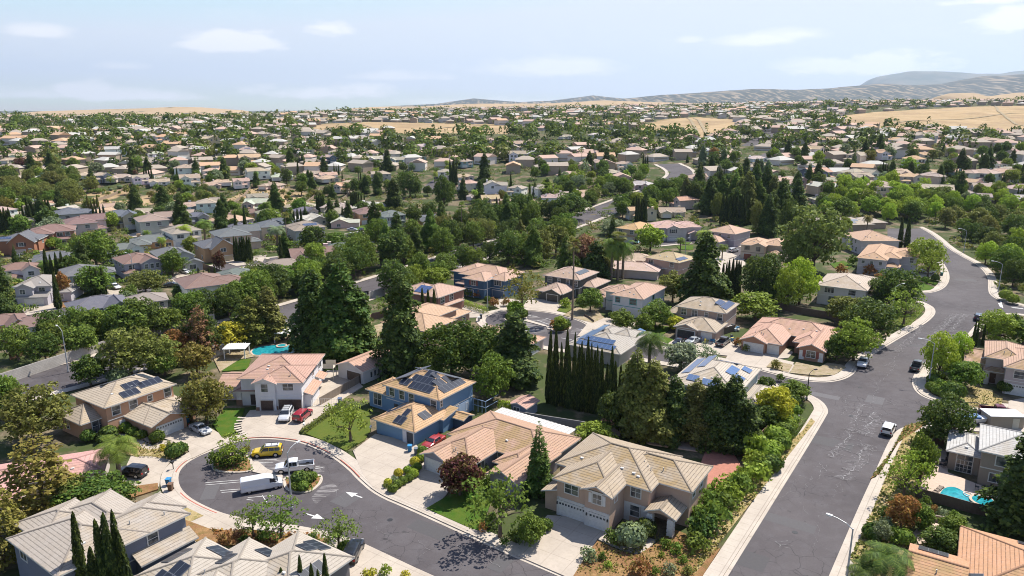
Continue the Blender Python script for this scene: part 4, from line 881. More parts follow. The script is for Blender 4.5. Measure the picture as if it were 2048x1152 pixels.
# painted markings
def line(a, b, w, off, z=.034):
    a, b = [Vector(P(off[0] + q[0] / off[2], off[1] + q[1] / off[2])[:2]) for q in (a, b)]; d = (b - a).normalized(); s = Vector((-d.y, d.x)) * w / 2
    sheet('parking_line', [tuple(a - s), tuple(b - s), tuple(b + s), tuple(a + s)], z, M_LINE)
for a, b in (((25, 733), (188, 720)), ((25, 743), (188, 729)), ((92, 768), (200, 760)), ((97, 777), (200, 769)), ((215, 800), (330, 790)), ((210, 808), (240, 812)), ((245, 632), (345, 628)), ((248, 642), (330, 641)), ((520, 660), (552, 664)), ((518, 668), (545, 672)), ((290, 690), (345, 684)), ((280, 790), (300, 820))): line(a, b, .11, Z2)
for a, b in (((1000, 690), (1110, 700)), ((1100, 740), (1240, 790)), ((900, 800), (1000, 810)), ((960, 860), (1080, 870)), ((1380, 945), (1500, 965)), ((1740, 915), (1800, 925)), ((1200, 720), (1260, 735))): line(a, b, .16, Z16)
def arrow(u, v, ang, sc=1.):
    c = P(u, v); pts = [(-.14, -1.8), (.14, -1.8), (.14, -.2), (.75, -.2), (0, 1.9), (-.75, -.2), (-.14, -.2)]; cr, sr = math.cos(ang), math.sin(ang)
    sheet('road_arrow', [(c.x + (x * cr - y * sr) * sc, c.y + (x * sr + y * cr) * sc) for x, y in pts], .035, M_LINE)
arrow(708, 990, R(60), .85); arrow(630, 1033, R(-115), .85); arrow(1174, 661, R(60), 1.0)
for a, b, w in (((1675, 800), (1690, 850), .3), ((1755, 848), (1840, 858), .3)): line(a, b, w, (1536, 380, 3.6), .036)
line((1665, 815), (1680, 845), .6, (1536, 380, 3.6), .0362); line((1750, 843), (1838, 855), .5, (1536, 380, 3.6), .0364)
# pale filler worked into the cracks of the wide street
def crack(u, v, u2, v2, w, br, seed):
    rg = random.Random(seed); a = P(u, v); b = P(u2, v2); n = max(6, int((b - a).length / .55)); m = MB(); pts = []
    d = (b - a).normalized(); s = Vector((-d.y, d.x, 0)); off = 0
    for i in range(n + 1): off = off * .8 + rg.uniform(-.35, .35); pts.append(a.lerp(b, i / n) + s * off)
    def strip(p, w0):
        for i in range(len(p) - 1):
            t = (p[i + 1] - p[i]).normalized(); q = Vector((-t.y, t.x, 0)); w1 = w0 * rg.uniform(.25, 1.6); w2 = w0 * rg.uniform(.25, 1.6); m.face([(p[i] - q * w1 / 2)[:2] + (.095,), (p[i + 1] - q * w2 / 2)[:2] + (.095,), (p[i + 1] + q * w2 / 2)[:2] + (.095,), (p[i] + q * w1 / 2)[:2] + (.095,)])
    if w > .15:      # pale worn band the crack lies in
        zz = .036 + .004 * (len([o for o in bpy.data.objects if o.name.startswith('worn_streak')]) % 13); q = [(a.lerp(b, i / n) + s * rg.uniform(w * 2, w * 4.5), a.lerp(b, i / n) - s * rg.uniform(w * 2, w * 4.5)) for i in range(n + 1)]; wm = MB()
        for i in range(n): wm.face([(*q[i][1][:2], zz), (*q[i + 1][1][:2], zz), (*q[i + 1][0][:2], zz), (*q[i][0][:2], zz)])
        tag(wm.build('worn_streak', M_WASH), kind='structure')
    strip(pts, w * .5)
    for i in range(1, n, 1):
        if rg.random() < br:
            q = [pts[i]]; dd = (s * rg.choice((-1, 1)) + d * rg.uniform(-.5, .5)).normalized()
            for _ in range(rg.randint(2, 5)): q.append(q[-1] + dd * .4 + Vector((rg.uniform(-.15, .15), rg.uniform(-.15, .15), 0)))
            strip(q, w * .28)
    tag(m.build('crack_filler', M_SEAL), kind='structure')
for i, c in enumerate(((1723, 808, 1690, 880, .16, .35), (1700, 870, 1660, 915, .20, .25), (1712, 880, 1745, 905, .12, .3), (1740, 890, 1685, 960, .30, .4), (1753, 825, 1730, 872, .34, .45), (1735, 910, 1715, 935, .14, .3), (1650, 930, 1635, 960, .10, .4), (1640, 925, 1660, 945, .12, .2), (1625, 955, 1612, 978, .08, .3), (1680, 965, 1672, 985, .07, .3), (1790, 730, 1765, 760, .10, .3), (1805, 700, 1775, 735, .12, .5), (1760, 760, 1748, 800, .10, .5),
                          (1825, 672, 1790, 705, .22, .6), (1845, 650, 1815, 690, .20, .7), (1893, 640, 1850, 690, .22, .7), (1930, 628, 1900, 665, .26, .8), (1912, 628, 1870, 668, .30, .8), (1880, 665, 1845, 705, .18, .6), (1750, 800, 1722, 815, .10, .2), (1546, 1083, 1556, 1100, .12, .4), (1602, 1005, 1612, 1028, .05, .6), (1700, 790, 1680, 830, .07, .5), (1770, 880, 1800, 925, .04, .1), (1765, 800, 1790, 812, .08, .2), (1540, 1020, 1600, 960, .03, .2), (1620, 1100, 1700, 930, .03, .15), (900, 1090, 960, 1120, .06, .5), (840, 1080, 870, 1100, .05, .6), (1000, 1135, 960, 1110, .07, .4), (700, 1010, 780, 1080, .03, .3), (620, 940, 690, 1000, .03, .3))):
    crack(*c, i)

def patch(u, v, w, d, ang, col, name='asphalt_patch', z=.030):
    c = P(u, v); cr, sr = math.cos(R(ang)), math.sin(R(ang)); o = sheet(name, [(c.x + x * cr - y * sr, c.y + x * sr + y * cr) for x, y in ((-w / 2, -d / 2), (w / 2, -d / 2), (w / 2, d / 2), (-w / 2, d / 2))], z, M_PATCH, col)
M_PATCH = mat('patched_asphalt', lambda t, b: (L(t, mix(t, mth(t, 'MULTIPLY', noise(t, 3, 5, world(t), .7), .5), objc(t), (.03, .028, .03)), b.inputs['Base Color']), setattr(b.inputs['Roughness'], 'default_value', .9)))
for i, a in enumerate(((1660, 885, 3.2, 7, 57, .085), (1560, 1040, 2.2, 9, 57, .10), (1750, 800, 4, 3, 57, .12), (1500, 1120, 3.5, 4, 57, .075), (860, 1060, 6, 2.4, -33, .08), (690, 1000, 3, 3, -33, .10), (560, 905, 5, 1.6, -10, .09), (420, 985, 2, 4, 10, .11), (1640, 790, 7, 2, -33, .13), (1930, 560, 3, 6, 80, .10), (1010, 1120, 2, 5, -33, .09), (1820, 690, 2, 8, 57, .09))):
    patch(*a[:5], (a[5], a[5] * .93, a[5] * .95), z=.029 + .0002 * i)
for u, v in ((1702, 832), (1590, 1065), (780, 1040), (600, 930), (1880, 650), (1720, 775), (1935, 580)):
    c = P(u, v); m = MB(); m.prism([(c.x + math.cos(k * .524) * .38, c.y + math.sin(k * .524) * .38) for k in range(12)], .0, .037); tag(m.build('manhole_cover', M_DKPL), kind='structure')
# ---------------------------------------------------------------- the houses near the camera, each built for itself
def at(u, v, off, z=0.):
    p = P(off[0] + u / off[2], off[1] + v / off[2], z); return Vector((p.x, p.y, 0))
def extra(root, name, boxes, m, col=None, parent=None):
    mb = MB()
    for b in boxes: mb.box(*b)
    return mb.build(name, m, parent or root, col)
N1 = (None, True)     # tail of a wing without walls: (wall colour, no walls)
def arch_porch(root, x0, x1, y0, ze, dep, col, wallc):
    for x in (x0, x1 - .75):
        m = MB(); m.box(x, x + .75, y0, y0 + .75, 0, ze - .25)
        for k in range(4): m.box(x - .04, x + .79, y0 - .04, y0 + .79, .35 + k * .55, .75 + k * .55)
        m.build('porch_pillar', M_PAINT, root, col)
    m = MB(); w = x1 - x0; n = 12; c = (x0 + x1) / 2; r = (w - 1.5) / 2; top = ze + w * .24
    pts = [(x0, ze - .3), (x0 + .75, ze - .3)] + [(c - math.cos(math.pi * k / n) * r, ze - .3 + math.sin(math.pi * k / n) * r * .35) for k in range(1, n)] + [(x1 - .75, ze - .3), (x1, ze - .3), (x1, ze), (c, top), (x0, ze)]
    m.face([(a, y0 + .2, b) for a, b in pts]); m.face([(a, y0 + .45, b) for a, b in pts[::-1]]); m.build('porch_front', M_STUC, root, wallc)
# 1 big tan two-storey house
Wt = (.56, .54, .52)
w = [(-1.3, 12.1, 4.3, 15, 5.5, 'hipx', .38), (5.5, 16.7, 7, 14.5, 5.5, 'hipx', .38), (.5, 8.55, .3, 13.5, 5.5, 'hipy', .38), (4.9, 8.6, -.1, 8.5, 5.5, 'gy', .42), (12.3, 16.1, 3.3, 8, 2.95, 'gy', .42, 0, .35, None, True), (-1.7, .3, .8, 4.2, 2.75, 'sL', .35, 0, .4), (3.5, 9.5, 12, 17.2, 3.0, 'hipx', .35)]
h1 = house('house', 'large beige two-storey house with mossy tan tiles on the street corner', 'house', at(205, 820, (1060, 850, 4.6075)), -33, w, (.36, .29, .215), (.47, .33, .25), M_MOSS, vents=8,
   win=[(2, 'F', 1.25, 3.75, 1.95, 1.35, (2, 2)), (3, 'F', 1.2, 3.75, 1.25, 1.35, (2, 2), True, (.62, .60, .58)), (0, 'F', 10.9, 3.75, 1.35, 1.45, (2, 2)), (0, 'F', 10.9, .9, 1.3, 1.55, (1, 2)), (2, 'R', 1.1, 3.8, .8, 1.25, (1, 2)), (1, 'R', 1.2, 3.7, 1.0, 1.2, (1, 2)), (1, 'R', 4.2, 3.7, 1.0, 1.2, (1, 2)), (1, 'F', 1.0 + 7.2, 1.0, .8, 1.4, (1, 2))],
   gar=[(2, 'F', .35, 4.0, (.60, .58, .56), True), (3, 'F', .75, 2.45, (.60, .58, .56), True)], doors=[(1, 'F', 8.4)], trim=False)
fc = on_wall(w[2], 'F', 2); m = MB(); slab(m, fc, .02, .33, 0, 2.75, 0, .06); slab(m, fc, .02, 4.4, 2.36, 2.78, 0, .06); f3 = on_wall(w[3], 'F', 3); slab(m, f3, .02, .7, 0, 2.75, 0, .06); slab(m, f3, 3.25, 3.66, 0, 2.75, 0, .06); slab(m, f3, .7, 3.25, 2.36, 2.78, 0, .06)
m.build('stone_cladding', M_PAINT, h1, Wt); m = MB()
f0 = on_wall(w[0], 'F', 0); slab(m, f0, 10.0, 10.8, 0, 2.75, 0, .05); slab(m, f0, 12.4, 13.38, 0, 2.75, 0, .05); slab(m, f0, 10.8, 12.4, 2.55, 2.78, 0, .06)
m.build('stone_cladding', M_PAINT, h1, Wt); arch_porch(h1, 12.4, 16.0, 3.1, 2.95, 4, Wt, (.47, .33, .25))
m = MB()
for f_, s_ in ((fc, .15), (f3, .4), (f3, 3.45)): slab(m, f_, s_ - .08, s_ + .08, 1.7, 2.05, .06, .22)
m.build('wall_lamps', M_DKPL, h1)
# 2 long ranch house
w = [(-1, 16.5, 6.8, 17.4, 2.75, 'hipx', .36), (.1, 8.2, .2, 13, 2.7, 'hipy', .40), (.1, 5.0, -.9, 6.5, 2.7, 'gy', .40), (12.0, 16.8, .3, 11, 2.7, 'gy', .40), (10.7, 15.2, 3.7, 12, 2.7, 'hipy', .38)]
h2 = house('house', 'long grey ranch house with orange mossy tiles behind the purple plum tree', 'house', at(180, 790, (820, 780, 5.12)), -36, w, (.43, .265, .185), (.26, .25, .28), M_MOSS, gar=[(2, 'F', .55, 3.9)], win=[(3, 'F', 1.4, .9, 1.8, 1.3, (2, 1)), (1, 'R', 2, 1, 1.6, 1.2, (2, 1)), (0, 'F', 9.6, .9, 1.3, 1.4, (1, 2)), (3, 'R', 3, 1, 1.5, 1.1, (2, 1)), (0, 'R', 3, 1, 1.6, 1.2, (2, 1))], doors=[(0, 'F', 11.2)], vents=7)
pr = empty('patio_cover', at(180, 790, (820, 780, 5.12)), R(-36)); tag(pr, 'long white corrugated patio cover behind the ranch house', 'patio cover'); m = MB()
n = 40
for k in range(n):
    a, b = -1 + 15.4 * k / n, -1 + 15.4 * (k + 1) / n; z = .06 if k % 2 else 0; m.box(a, b, 18.1, 20.7, 2.42 + z, 2.48 + z)
m.build('roof_sheet', M_ANY, pr, (.50, .48, .45))
for x in (-.8, 4.3, 9.3, 14.2): extra(pr, 'post', [(x - .06, x + .06, 20.4, 20.52, 0, 2.42)], M_WHITE)
# 3 blue solar house
w = [(-10.5, 1.9, 3.6, 13.2, 5.5, 'hipx', .40), (-15.3, -9, 4.0, 10.5, 3.4, 'hipx', .40), (-5.9, 2.8, -3.8, 5.5, 2.7, 'hipy', .42), (-5.9, .5, -3.3, 3.8, 2.68, 'hip', .42), (1.2, 3.6, 2.6, 6.2, 2.5, 'sF', .2, 0, .3)]
BL = (.165, .275, .41)
h3 = house('house', 'bright blue two-storey house with black solar panels on every roof', 'house', at(735, 940, (720, 720, 6.4)), -34, w, (.50, .31, .17), BL, M_MOSS, gar=[(3, 'F', .5, 4.7, (.05, .055, .07)), (2, 'F', 6.5, 1.9, (.05, .055, .07))],
   win=[(0, 'F', .9, 3.6, 1.1, 1.65), (0, 'F', 3.3, 3.5, 1.1, 1.65), (0, 'F', 5.6, 3.4, 1.1, 1.6), (0, 'F', 10.6, 3.35, 1.2, 1.6), (0, 'R', .4, 3.9, .5, 1.1), (0, 'R', 4.3, .8, 1.1, 1.7, (2, 1)), (1, 'F', 1.2, .7, 1.9, 2.4, (2, 2)), (0, 'R', 7.6, .8, .5, 1.2)], doors=[(0, 'F', 1.9, (.05, .05, .06))], vents=3,
   sol=[(0, 'F', 2.6, 1.2, 2, 1), (0, 'F', 5.0, .9, 5, 1), (0, 'F', 4.2, 2.7, 5, 1), (0, 'F', 6.0, 4.45, 2, 1), (0, 'R', 1.9, .8, 6, 1), (0, 'R', 2.4, 2.6, 2, 1), (0, 'R', 4.9, 2.6, 1, 1), (0, 'R', 3.9, 4.35, 1, 1), (0, 'L', 1, 1, 7, 2, (.16, .17, .2)), (0, 'B', 1.5, 1, 9, 2, (.16, .17, .2)), (2, 'F', 3.8, .6, 2, 1), (2, 'F', 4.3, 2.4, 1, 1), (3, 'F', 1.0, .9, 2, 1), (2, 'R', 3.2, 1.2, 2, 1), (3, 'L', 2, 1.4, 3, 1)])
extra(h3, 'garage_pillar', [(.3, 1.15, -4.0, -3.5, 0, 2.3)], M_PAINT, (.55, .56, .6)); extra(h3, 'sunlit_wall_patch', [(1.92, 1.95, 3.9, 11.9, .05, 2.5)], M_STUC, (.38, .47, .60))  # paler blue patch paints the sunlight on the lower side wall
m = MB()
for z in (1.2, 2.4): m.box(2.0, 5.0, 13.0, 13.1, z, z + .08); m.box(4.9, 5.0, 13, 17, z, z + .08)
for x in (2.2, 3.2, 4.1, 4.95): m.box(x, x + .08, 13, 13.1, 0, 2.5)
m.build('glazed_enclosure', M_PAINT, h3, (.25, .35, .48))
# 4 white house with pool
WH = (.66, .65, .66)
w = [(-4.2, 7.7, 2.6, 15.5, 5.5, 'hipy', .34), (-.7, 7.7, .4, 9, 5.5, 'hip', .36), (-.7, 3.0, -.1, 4.5, 5.5, 'gy', .42), (-9.4, -3.5, 5.2, 12.2, 2.9, 'gx', .30), (-5.2, -.5, 2.6, 5.6, 2.9, 'hipx', .38, 0, .4, None, True)]
h4 = house('house', 'white two-storey house with pinkish tiled roof in front of the kidney pool', 'house', at(545, 820, ZH4), 0, w, (.42, .25, .195), WH, M_TILE, gar=[(2, 'F', .9, 2.3, (.06, .035, .028)), (1, 'F', 4.0, 4.2, (.06, .035, .028))], win=[(2, 'F', 1.2, 3.8, 1.2, 1.5, (1, 2)), (1, 'F', 5.0, 3.9, 1.9, 1.3, (2, 2)), (3, 'F', 3.2, .9, 1.3, 1.3, (2, 2)), (0, 'R', 9.5, 3.6, 2, 1.4, (2, 1)), (0, 'R', 5, 3.8, 1.2, 1.2)], doors=[(0, 'F', 1.6, (.05, .03, .03))], vents=8, tcol=(.66, .65, .66))
extra(h4, 'porch_pillar', [(-5.2, -4.3, 2.6, 3.5, 1.1, 2.85)], M_PAINT, WH); extra(h4, 'brick_pillar_base', [(-5.3, -4.2, 2.5, 3.6, 0, 1.1), (-.74, -.1, -.2, .2, 0, .8), (2.95, 3.25, .2, .6, 0, .8)], M_ANY, (.22, .13, .09))
for a, b, z in ((1.5, 8.0, 2.55), (9.4, 12.5, 2.6)):
    rb, cp = MB(), MB(); roof_wing(rb, cp, (7.9, 9.3, a, b, z, 'sR', .38, 0, .15), 2); rb.build('lean_to_roof', [M_TILE, M_TRIM], h4, (.50, .28, .2)); 
extra(h4, 'lean_to_wall', [(7.7, 8.9, 1.8, 7.6, 0, 2.5)], M_STUC, WH)
m = MB(); m.box(7.75, 10.0, 15.0, 17.5, 2.7, 2.8); [m.box(x, x + .12, y, y + .12, 0, 2.7) for x in (9.8,) for y in (15.0, 17.3)]; [m.box(7.8, 9.9, y, y + .05, 2.8, 3.7) for y in (15.0, 17.4)]; m.build('balcony', M_PAINT, h4, (.5, .45, .35))
# 5 detached garage
g5 = house('garage_building', 'white detached garage with brown door and pinkish gabled roof', 'garage', at(1385, 470, ZH4), -33, [(-.5, 6.6, .5, 10.5, 2.85, 'gy', .36)], (.48, .29, .21), (.58, .55, .52), M_TILE, gar=[(0, 'F', 2.6, 3.9, (.06, .04, .03))], win=[(0, 'R', 2 + k * 1.1, .8, .55, 1.2, (1, 1)) for k in range(4)], vents=0)
# 6 peach house on the bulb
w = [(-4.3, 7.8, 5.2, 15.1, 5.5, 'hipx', .36), (-1.1, 5.0, -2.6, 7, 2.75, 'gy', .36), (-1.0, 8.2, -.3, 6.2, 2.75, 'hipx', .36), (-7.4, -2.6, 7.3, 14.5, 3.1, 'hipx', .45)]
h6 = house('house', 'peach two-storey house with three black solar panels beside the parked silver sedan', 'house', at(1040, 715, ZH6), 57, w, (.40, .33, .25), (.50, .29, .185), M_TILE, gar=[(1, 'F', .7, 4.6, (.60, .59, .57), True)], win=[(0, 'F', 1.0, 3.5, 1.3, 1.5, (1, 2)), (0, 'F', 4.0, 3.5, 1.3, 1.5, (1, 2)), (0, 'F', 7.3, 3.8, .8, 1.0), (0, 'F', 10.4, 3.6, 1.2, 1.5), (3, 'F', 1.6, .7, 2.2, 2.3, (2, 2)), (3, 'L', 1.5, 1, 1.2, 1.4)], doors=[(0, 'F', 1.9, (.6, .58, .56))], vents=4,
   sol=[(0, 'F', 3.3, .7, 3, 1), (0, 'F', 4.7, 2.6, 3, 1), (0, 'F', 7.0, 1.7, 4, 1), (0, 'R', 2.6, 1.5, 5, 1), (0, 'B', 3, 1.5, 6, 2)])
extra(h6, 'white_wall_panel', [(-2.66, -2.55, 7.2, 7.32, 0, 2.1), (-7.4, -6.0, 7.2, 7.26, 0, 1.4)], M_PAINT, (.62, .6, .58))
# 7 grey house, lower-left corner
w = [(.5, 9.8, .5, 12.0, 5.5, 'hipy', .36), (4.5, 14.9, .4, 7.4, 5.5, 'hipx', .36), (5, 12.2, 2.5, 13.5, 5.5, 'hipy', .34), (2.4, 8.5, 8.5, 15.0, 5.45, 'hipy', .36), (10.5, 15.6, 2.5, 7.6, 5.4, 'hipx', .33)]
h7 = house('house', 'slate grey two-storey house with weathered grey tiles behind the row of pointed cypresses', 'house', at(545, 936, (0, 960, 4.876), 5.7), 55, w, (.36, .315, .27), (.17, .18, .225), M_TILE, win=[(0, 'L', 1.6, 3.6, 1.6, 1.2, (2, 1)), (0, 'L', 6.2, .9, 2.6, 1.9, (3, 1)), (1, 'R', 2.2, 3.9, 1.4, 1.2, (2, 1)), (0, 'F', 4, 3.7, 1.2, 1.3), (1, 'F', 5.6, 3.7, 1.2, 1.3)], vents=7)
rb, cp = MB(), MB(); roof_wing(rb, cp, (8.2, 15.1, -1.4, .3, 2.8, 'sF', .45, 0, .15), 3); rb.build('lower_roof', [M_TILE, M_TRIM], h7, (.36, .315, .27)); extra(h7, 'lower_wall', [(8.4, 14.9, -1.2, .4, 0, 2.75)], M_STUC, (.17, .18, .225))
# 8 solar house at the bottom edge
w = [(-9.2, -.5, -9.6, -.5, 3.05, 'hipy', .38), (-13.2, -4, -14.6, -4.7, 3.05, 'hipy', .38), (-17.7, -9.4, -15.8, -7.6, 3.05, 'hipy', .38), (-13, -.6, -19, -8, 3.05, 'hipx', .34)]
h8 = house('house', 'single-storey house with pale hip roofs and many black solar arrays at the bottom edge', 'house', at(1960, 355, (260, 1030, 4.357), 3.2), -33, w, (.40, .355, .30), (.20, .18, .18), M_TILE, vents=6, win=[(0, 'R', 2, 1, 1.2, 1.2)],
   sol=[(0, 'R', 3, .6, 3, 1), (0, 'B', 2.8, .6, 3, 1), (0, 'B', 3.3, 2.3, 2, 1), (1, 'F', 2.6, .5, 4, 1), (1, 'L', 3.2, .5, 3, 1), (1, 'L', 3.7, 2.2, 2, 1), (2, 'F', 2.2, .5, 4, 1), (2, 'F', 3.2, 2.2, 2, 1), (2, 'B', 2.6, .5, 3, 1), (2, 'L', 2.5, .5, 3, 1), (3, 'F', 3, 1, 6, 2), (1, 'B', 2.8, .6, 3, 1)])
# 9 pink tiled roof
h9 = house('house', 'single-storey house under a broad dusty pink roof behind the tall pine', 'house', at(505, 570, Z1, 3.), 22, [(-24, -.6, -7.6, -.5, 2.9, 'hipx', .22), (-30, -10, -14, -3, 2.9, 'hipx', .24)], (.50, .27, .245), (.50, .42, .38), M_FAR, vents=2)
# 10 orange-tiled house, lower right
w = [(.5, 16, -15, -.5, 3.1, 'hip', .36), (-4.4, .6, -15, -8.2, 3.1, 'gx', .30)]
h10 = house('house', 'orange tiled single-storey roof filling the lower right corner', 'house', at(485, 805, ZR, 3.), -33, w, (.50, .26, .145), (.48, .36, .28), M_MOSS, vents=3, sol=[(0, 'L', 11.2, 1.0, 2, 1, (.05, .05, .055)), (1, 'B', 1.5, .5, 3, 1, (.05, .05, .055)), (0, 'B', 5, 1, 5, 1, (.05, .05, .055)), (0, 'B', 1, .7, 5, 1, (.05, .05, .055))])
# 11 grey house with the pool
w = [(.0, 4.2, 1.7, 9.8, 3.2, 'hipy', .36), (4.0, 14, -1.2, 8.8, 5.5, 'hip', .36)]
h11 = house('house', 'taupe house with pale grey roofs and french doors facing the turquoise pool', 'house', at(390, 440, ZR), -33, w, (.48, .47, .45), (.30, .245, .20), M_TILE, win=[(0, 'F', 1.1, 2.1, 2.0, .75, (2, 1)), (1, 'F', 1.8, 3.6, 1.5, 1.4, (1, 1)), (1, 'F', 1.3, .9, 2.0, 1.3, (2, 1)), (0, 'F', 1.1, .1, 2.0, 1.85, (4, 3))], vents=6)
# 12 beige house on the right edge
w = [(-3.6, 2, 5.8, 13.5, 3.2, 'gx', .40), (-.3, 6, 3, 14.5, 5.5, 'hipy', .42), (2.9, 12, -1.9, 11, 5.5, 'hip', .42), (-.2, 3.4, 2.1, 5.5, 2.95, 'hip', .5, 0, .4, None, True)]
h12 = house('house', 'pinkish beige house with pillared porch above the patchy dry lawn', 'house', at(810, 740, Z12), -33, w, (.47, .30, .22), (.44, .37, .36), M_MOSS, win=[(0, 'F', 2.5, .8, 1.4, 1.9, (1, 2)), (2, 'F', 1.4, 3.5, 1.6, 1.4, (1, 2)), (2, 'F', 4.5, 3.5, 1.6, 1.4)], gar=[(2, 'F', .6, 4.6, (.6, .59, .56), True)], doors=[(1, 'F', 1.0, (.10, .05, .03))], vents=5)
extra(h12, 'porch_pillar', [(-.2, .5, 2.0, 2.7, 0, 2.8)], M_PAINT, (.56, .54, .53))
# 13 pink ranch on the corner
w = [(.2, 17.8, 7.6, 18.5, 2.75, 'hipx', .38), (.4, 8.8, -1, 13, 2.75, 'hipy', .42), (.4, 5.7, -1.9, 6, 2.75, 'gy', .42), (12.7, 17.9, -.9, 12, 2.75, 'gy', .42), (11, 16, 3, 12, 2.75, 'hipy', .42)]
h13 = house('house', 'salmon ranch house with red window shutters behind the bare dirt front yard', 'house', at(165, 690, Z13), -33, w, (.50, .295, .22), (.35, .20, .135), M_TILE, gar=[(2, 'F', .6, 4.2), (1, 'F', 5.7, 2.3)], win=[(3, 'F', 1.65, .85, 1.8, 1.45, (2, 2), False, (.24, .06, .04)), (4, 'R', 2, 1, 1, 1)], doors=[(3, 'F', .15, (.62, .6, .58)), (3, 'F', 4.1, (.62, .6, .58))], vents=6)
# 14 house with the cluttered garage
w = [(-2.8, 9.2, 7.4, 17.6, 5.5, 'hipx', .36), (.0, 9.4, -.7, 8, 2.75, 'hipx', .40), (.0, 5.2, -1.2, 5, 2.72, 'gy', .36), (-6, -2, 9.4, 16, 3.0, 'hipx', .4)]
h14 = house('house', 'beige-pink two-storey house with open cluttered garage and blue solar panels', 'house', at(910, 690, Z14), -33, w, (.38, .31, .235), (.42, .31, .25), M_TILE, gar=[(2, 'F', .5, 4.2, (.03, .03, .035)), (1, 'F', 6.3, 2.4)], win=[(0, 'F', 1.0, 3.5, 1.3, 1.5, (2, 2)), (0, 'F', 3.8, 3.5, 1.3, 1.5, (2, 2)), (0, 'F', 7.0, 3.8, .8, 1.1), (0, 'F', 10.2, 3.4, 1.2, 1.6)], doors=[(0, 'F', 1.2)], vents=4, sol=[(0, 'R', 1.6, .7, 7, 1, (.035, .05, .11)), (0, 'R', 2.4, 2.5, 4, 1, (.035, .05, .11))])  # open garage: its dark interior is painted as a near-black door panel
# 15 white house with teal trim
TE = (.05, .30, .29)
w = [(.2, 8.7, -.3, 15.5, 5.5, 'hipy', .34), (-3.4, 3, 3.0, 11, 5.4, 'hipx', .30), (-9, 0, 8.5, 17, 3.0, 'hipx', .38), (-5.6, .3, 4.8, 9, 2.95, 'hipx', .36, 0, .4, None, True)]
h15 = house('house', 'white two-storey house with teal window trim beside the culdesac', 'house', at(230, 460, Z14), -33, w, (.44, .285, .215), (.66, .65, .66), M_TILE, gar=[(0, 'F', .5, 2.4, (.62, .61, .6)), (0, 'F', 3.7, 4.4, (.62, .61, .6))], win=[(0, 'F', .9, 3.7, 1.2, 1.3), (0, 'F', 5.0, 3.6, 1.8, 1.4, (2, 2)), (0, 'R', 7, 3.7, 1.2, 1.4), (2, 'F', 1.2, .8, 1.2, 1.8)], tcol=TE, vents=5)
extra(h15, 'porch_pillar', [(-5.4, -4.5, 4.8, 5.7, 0, 2.8)], M_PAINT, (.66, .65, .66))
# 16 dark grey-green house
w = [(-4.2, 7.2, 7.3, 19.3, 5.5, 'hip', .36), (-2.3, 6.0, -.4, 8, 2.75, 'hip', .42), (.6, 5.6, -1.0, 5, 2.7, 'gy', .42), (5.5, 10.6, 10.5, 20.5, 3.0, 'hip', .38)]
h16 = house('house', 'dark olive-grey two-storey house with brown garage door behind the culdesac', 'house', at(1190, 510, Z16), -33, w, (.42, .30, .24), (.105, .105, .095), M_TILE, gar=[(2, 'F', .7, 3.6, (.07, .06, .05))], win=[(0, 'F', 1.1, 3.6, 1.3, 1.4), (0, 'F', 4.4, 3.8, .8, 1.1), (0, 'F', 7.3, 3.6, 1.0, 1.4), (0, 'F', 9.6, 3.5, 1.4, 1.5, (2, 2)), (3, 'F', 1.5, .8, 1.2, 1.6)], doors=[(0, 'F', 9.5, (.30, .34, .38))], sol=[(0, 'R', 3, 1.8, 6, 1, (.08, .09, .10))])
# 17 deep blue house
w = [(-13.5, 1.5, 5, 17, 5.5, 'hipx', .36), (-17.6, -8, 7, 18, 5.45, 'hipy', .36), (-8.9, -1.6, .8, 10, 5.5, 'hipy', .36), (-13.2, -8.4, 2.9, 7, 3.0, 'hipx', .42, 0, .4, None, True), (-1.8, 3.0, 4.4, 12, 5.45, 'hipx', .36)]
h17 = house('house', 'deep blue two-storey house with ridged salmon roof behind the culdesac', 'house', at(540, 520, Z16), -33, w, (.47, .30, .22), (.07, .125, .20), M_TILE, gar=[(2, 'F', .8, 2.5, (.10, .15, .22)), (4, 'F', .5, 4.0, (.10, .15, .22))], win=[(2, 'F', 2.6, 3.7, 1.6, 1.4, (2, 2), False, (.22, .06, .05)), (0, 'F', 2.0, 3.8, 1.3, 1.4), (4, 'F', 1.2, 3.7, 2.4, 1.5, (3, 1)), (0, 'F', 3.2, .9, 1.4, 1.6)], doors=[(0, 'F', 1, (.2, .05, .04))], vents=4)
# 18 two houses left of it
h18 = house('house', 'house with red-brown side wall and blue solar array beside the hedge', 'house', at(615, 370, (780, 540, 5.24)), -33, [(-4.4, 5, -11, .5, 5.5, 'hipy', .36), (-9, 0, -9.5, -1.5, 5.4, 'hipx', .36), (2, 5.6, -9, -1, 2.7, 'hipy', .4)], (.46, .30, .23), (.28, .15, .12), M_TILE, win=[(0, 'R', 1.3, 3.5, 1.6, 1.6, (2, 2)), (0, 'R', 5.0, 3.5, 1.6, 1.6, (2, 2))], gar=[(0, 'R', 1.0, 4.5, (.60, .59, .60))], sol=[(0, 'F', 1, .9, 4, 2, (.04, .07, .17))])
h19 = house('house', 'tall tan house with stepped orange roofs beside the tall redwood', 'house', at(340, 830, (780, 540, 5.24)), -33, [(-10, 3, -2.2, 8.4, 5.5, 'hip', .36), (-12.5, -3, 3, 17, 5.3, 'hipy', .34), (-8.5, -2.6, 12, 22, 3.4, 'hipy', .36), (-5, 2.2, 6, 11, 3.2, 'hipy', .36)], (.48, .31, .20), (.34, .225, .17), M_TILE, win=[(0, 'F', 9.6, 3.8, 1.5, 1.1, (2, 1)), (0, 'F', 3.2, 3.8, 1.5, 1.1, (2, 1)), (2, 'R', 7, .8, 1.2, 1.8)])
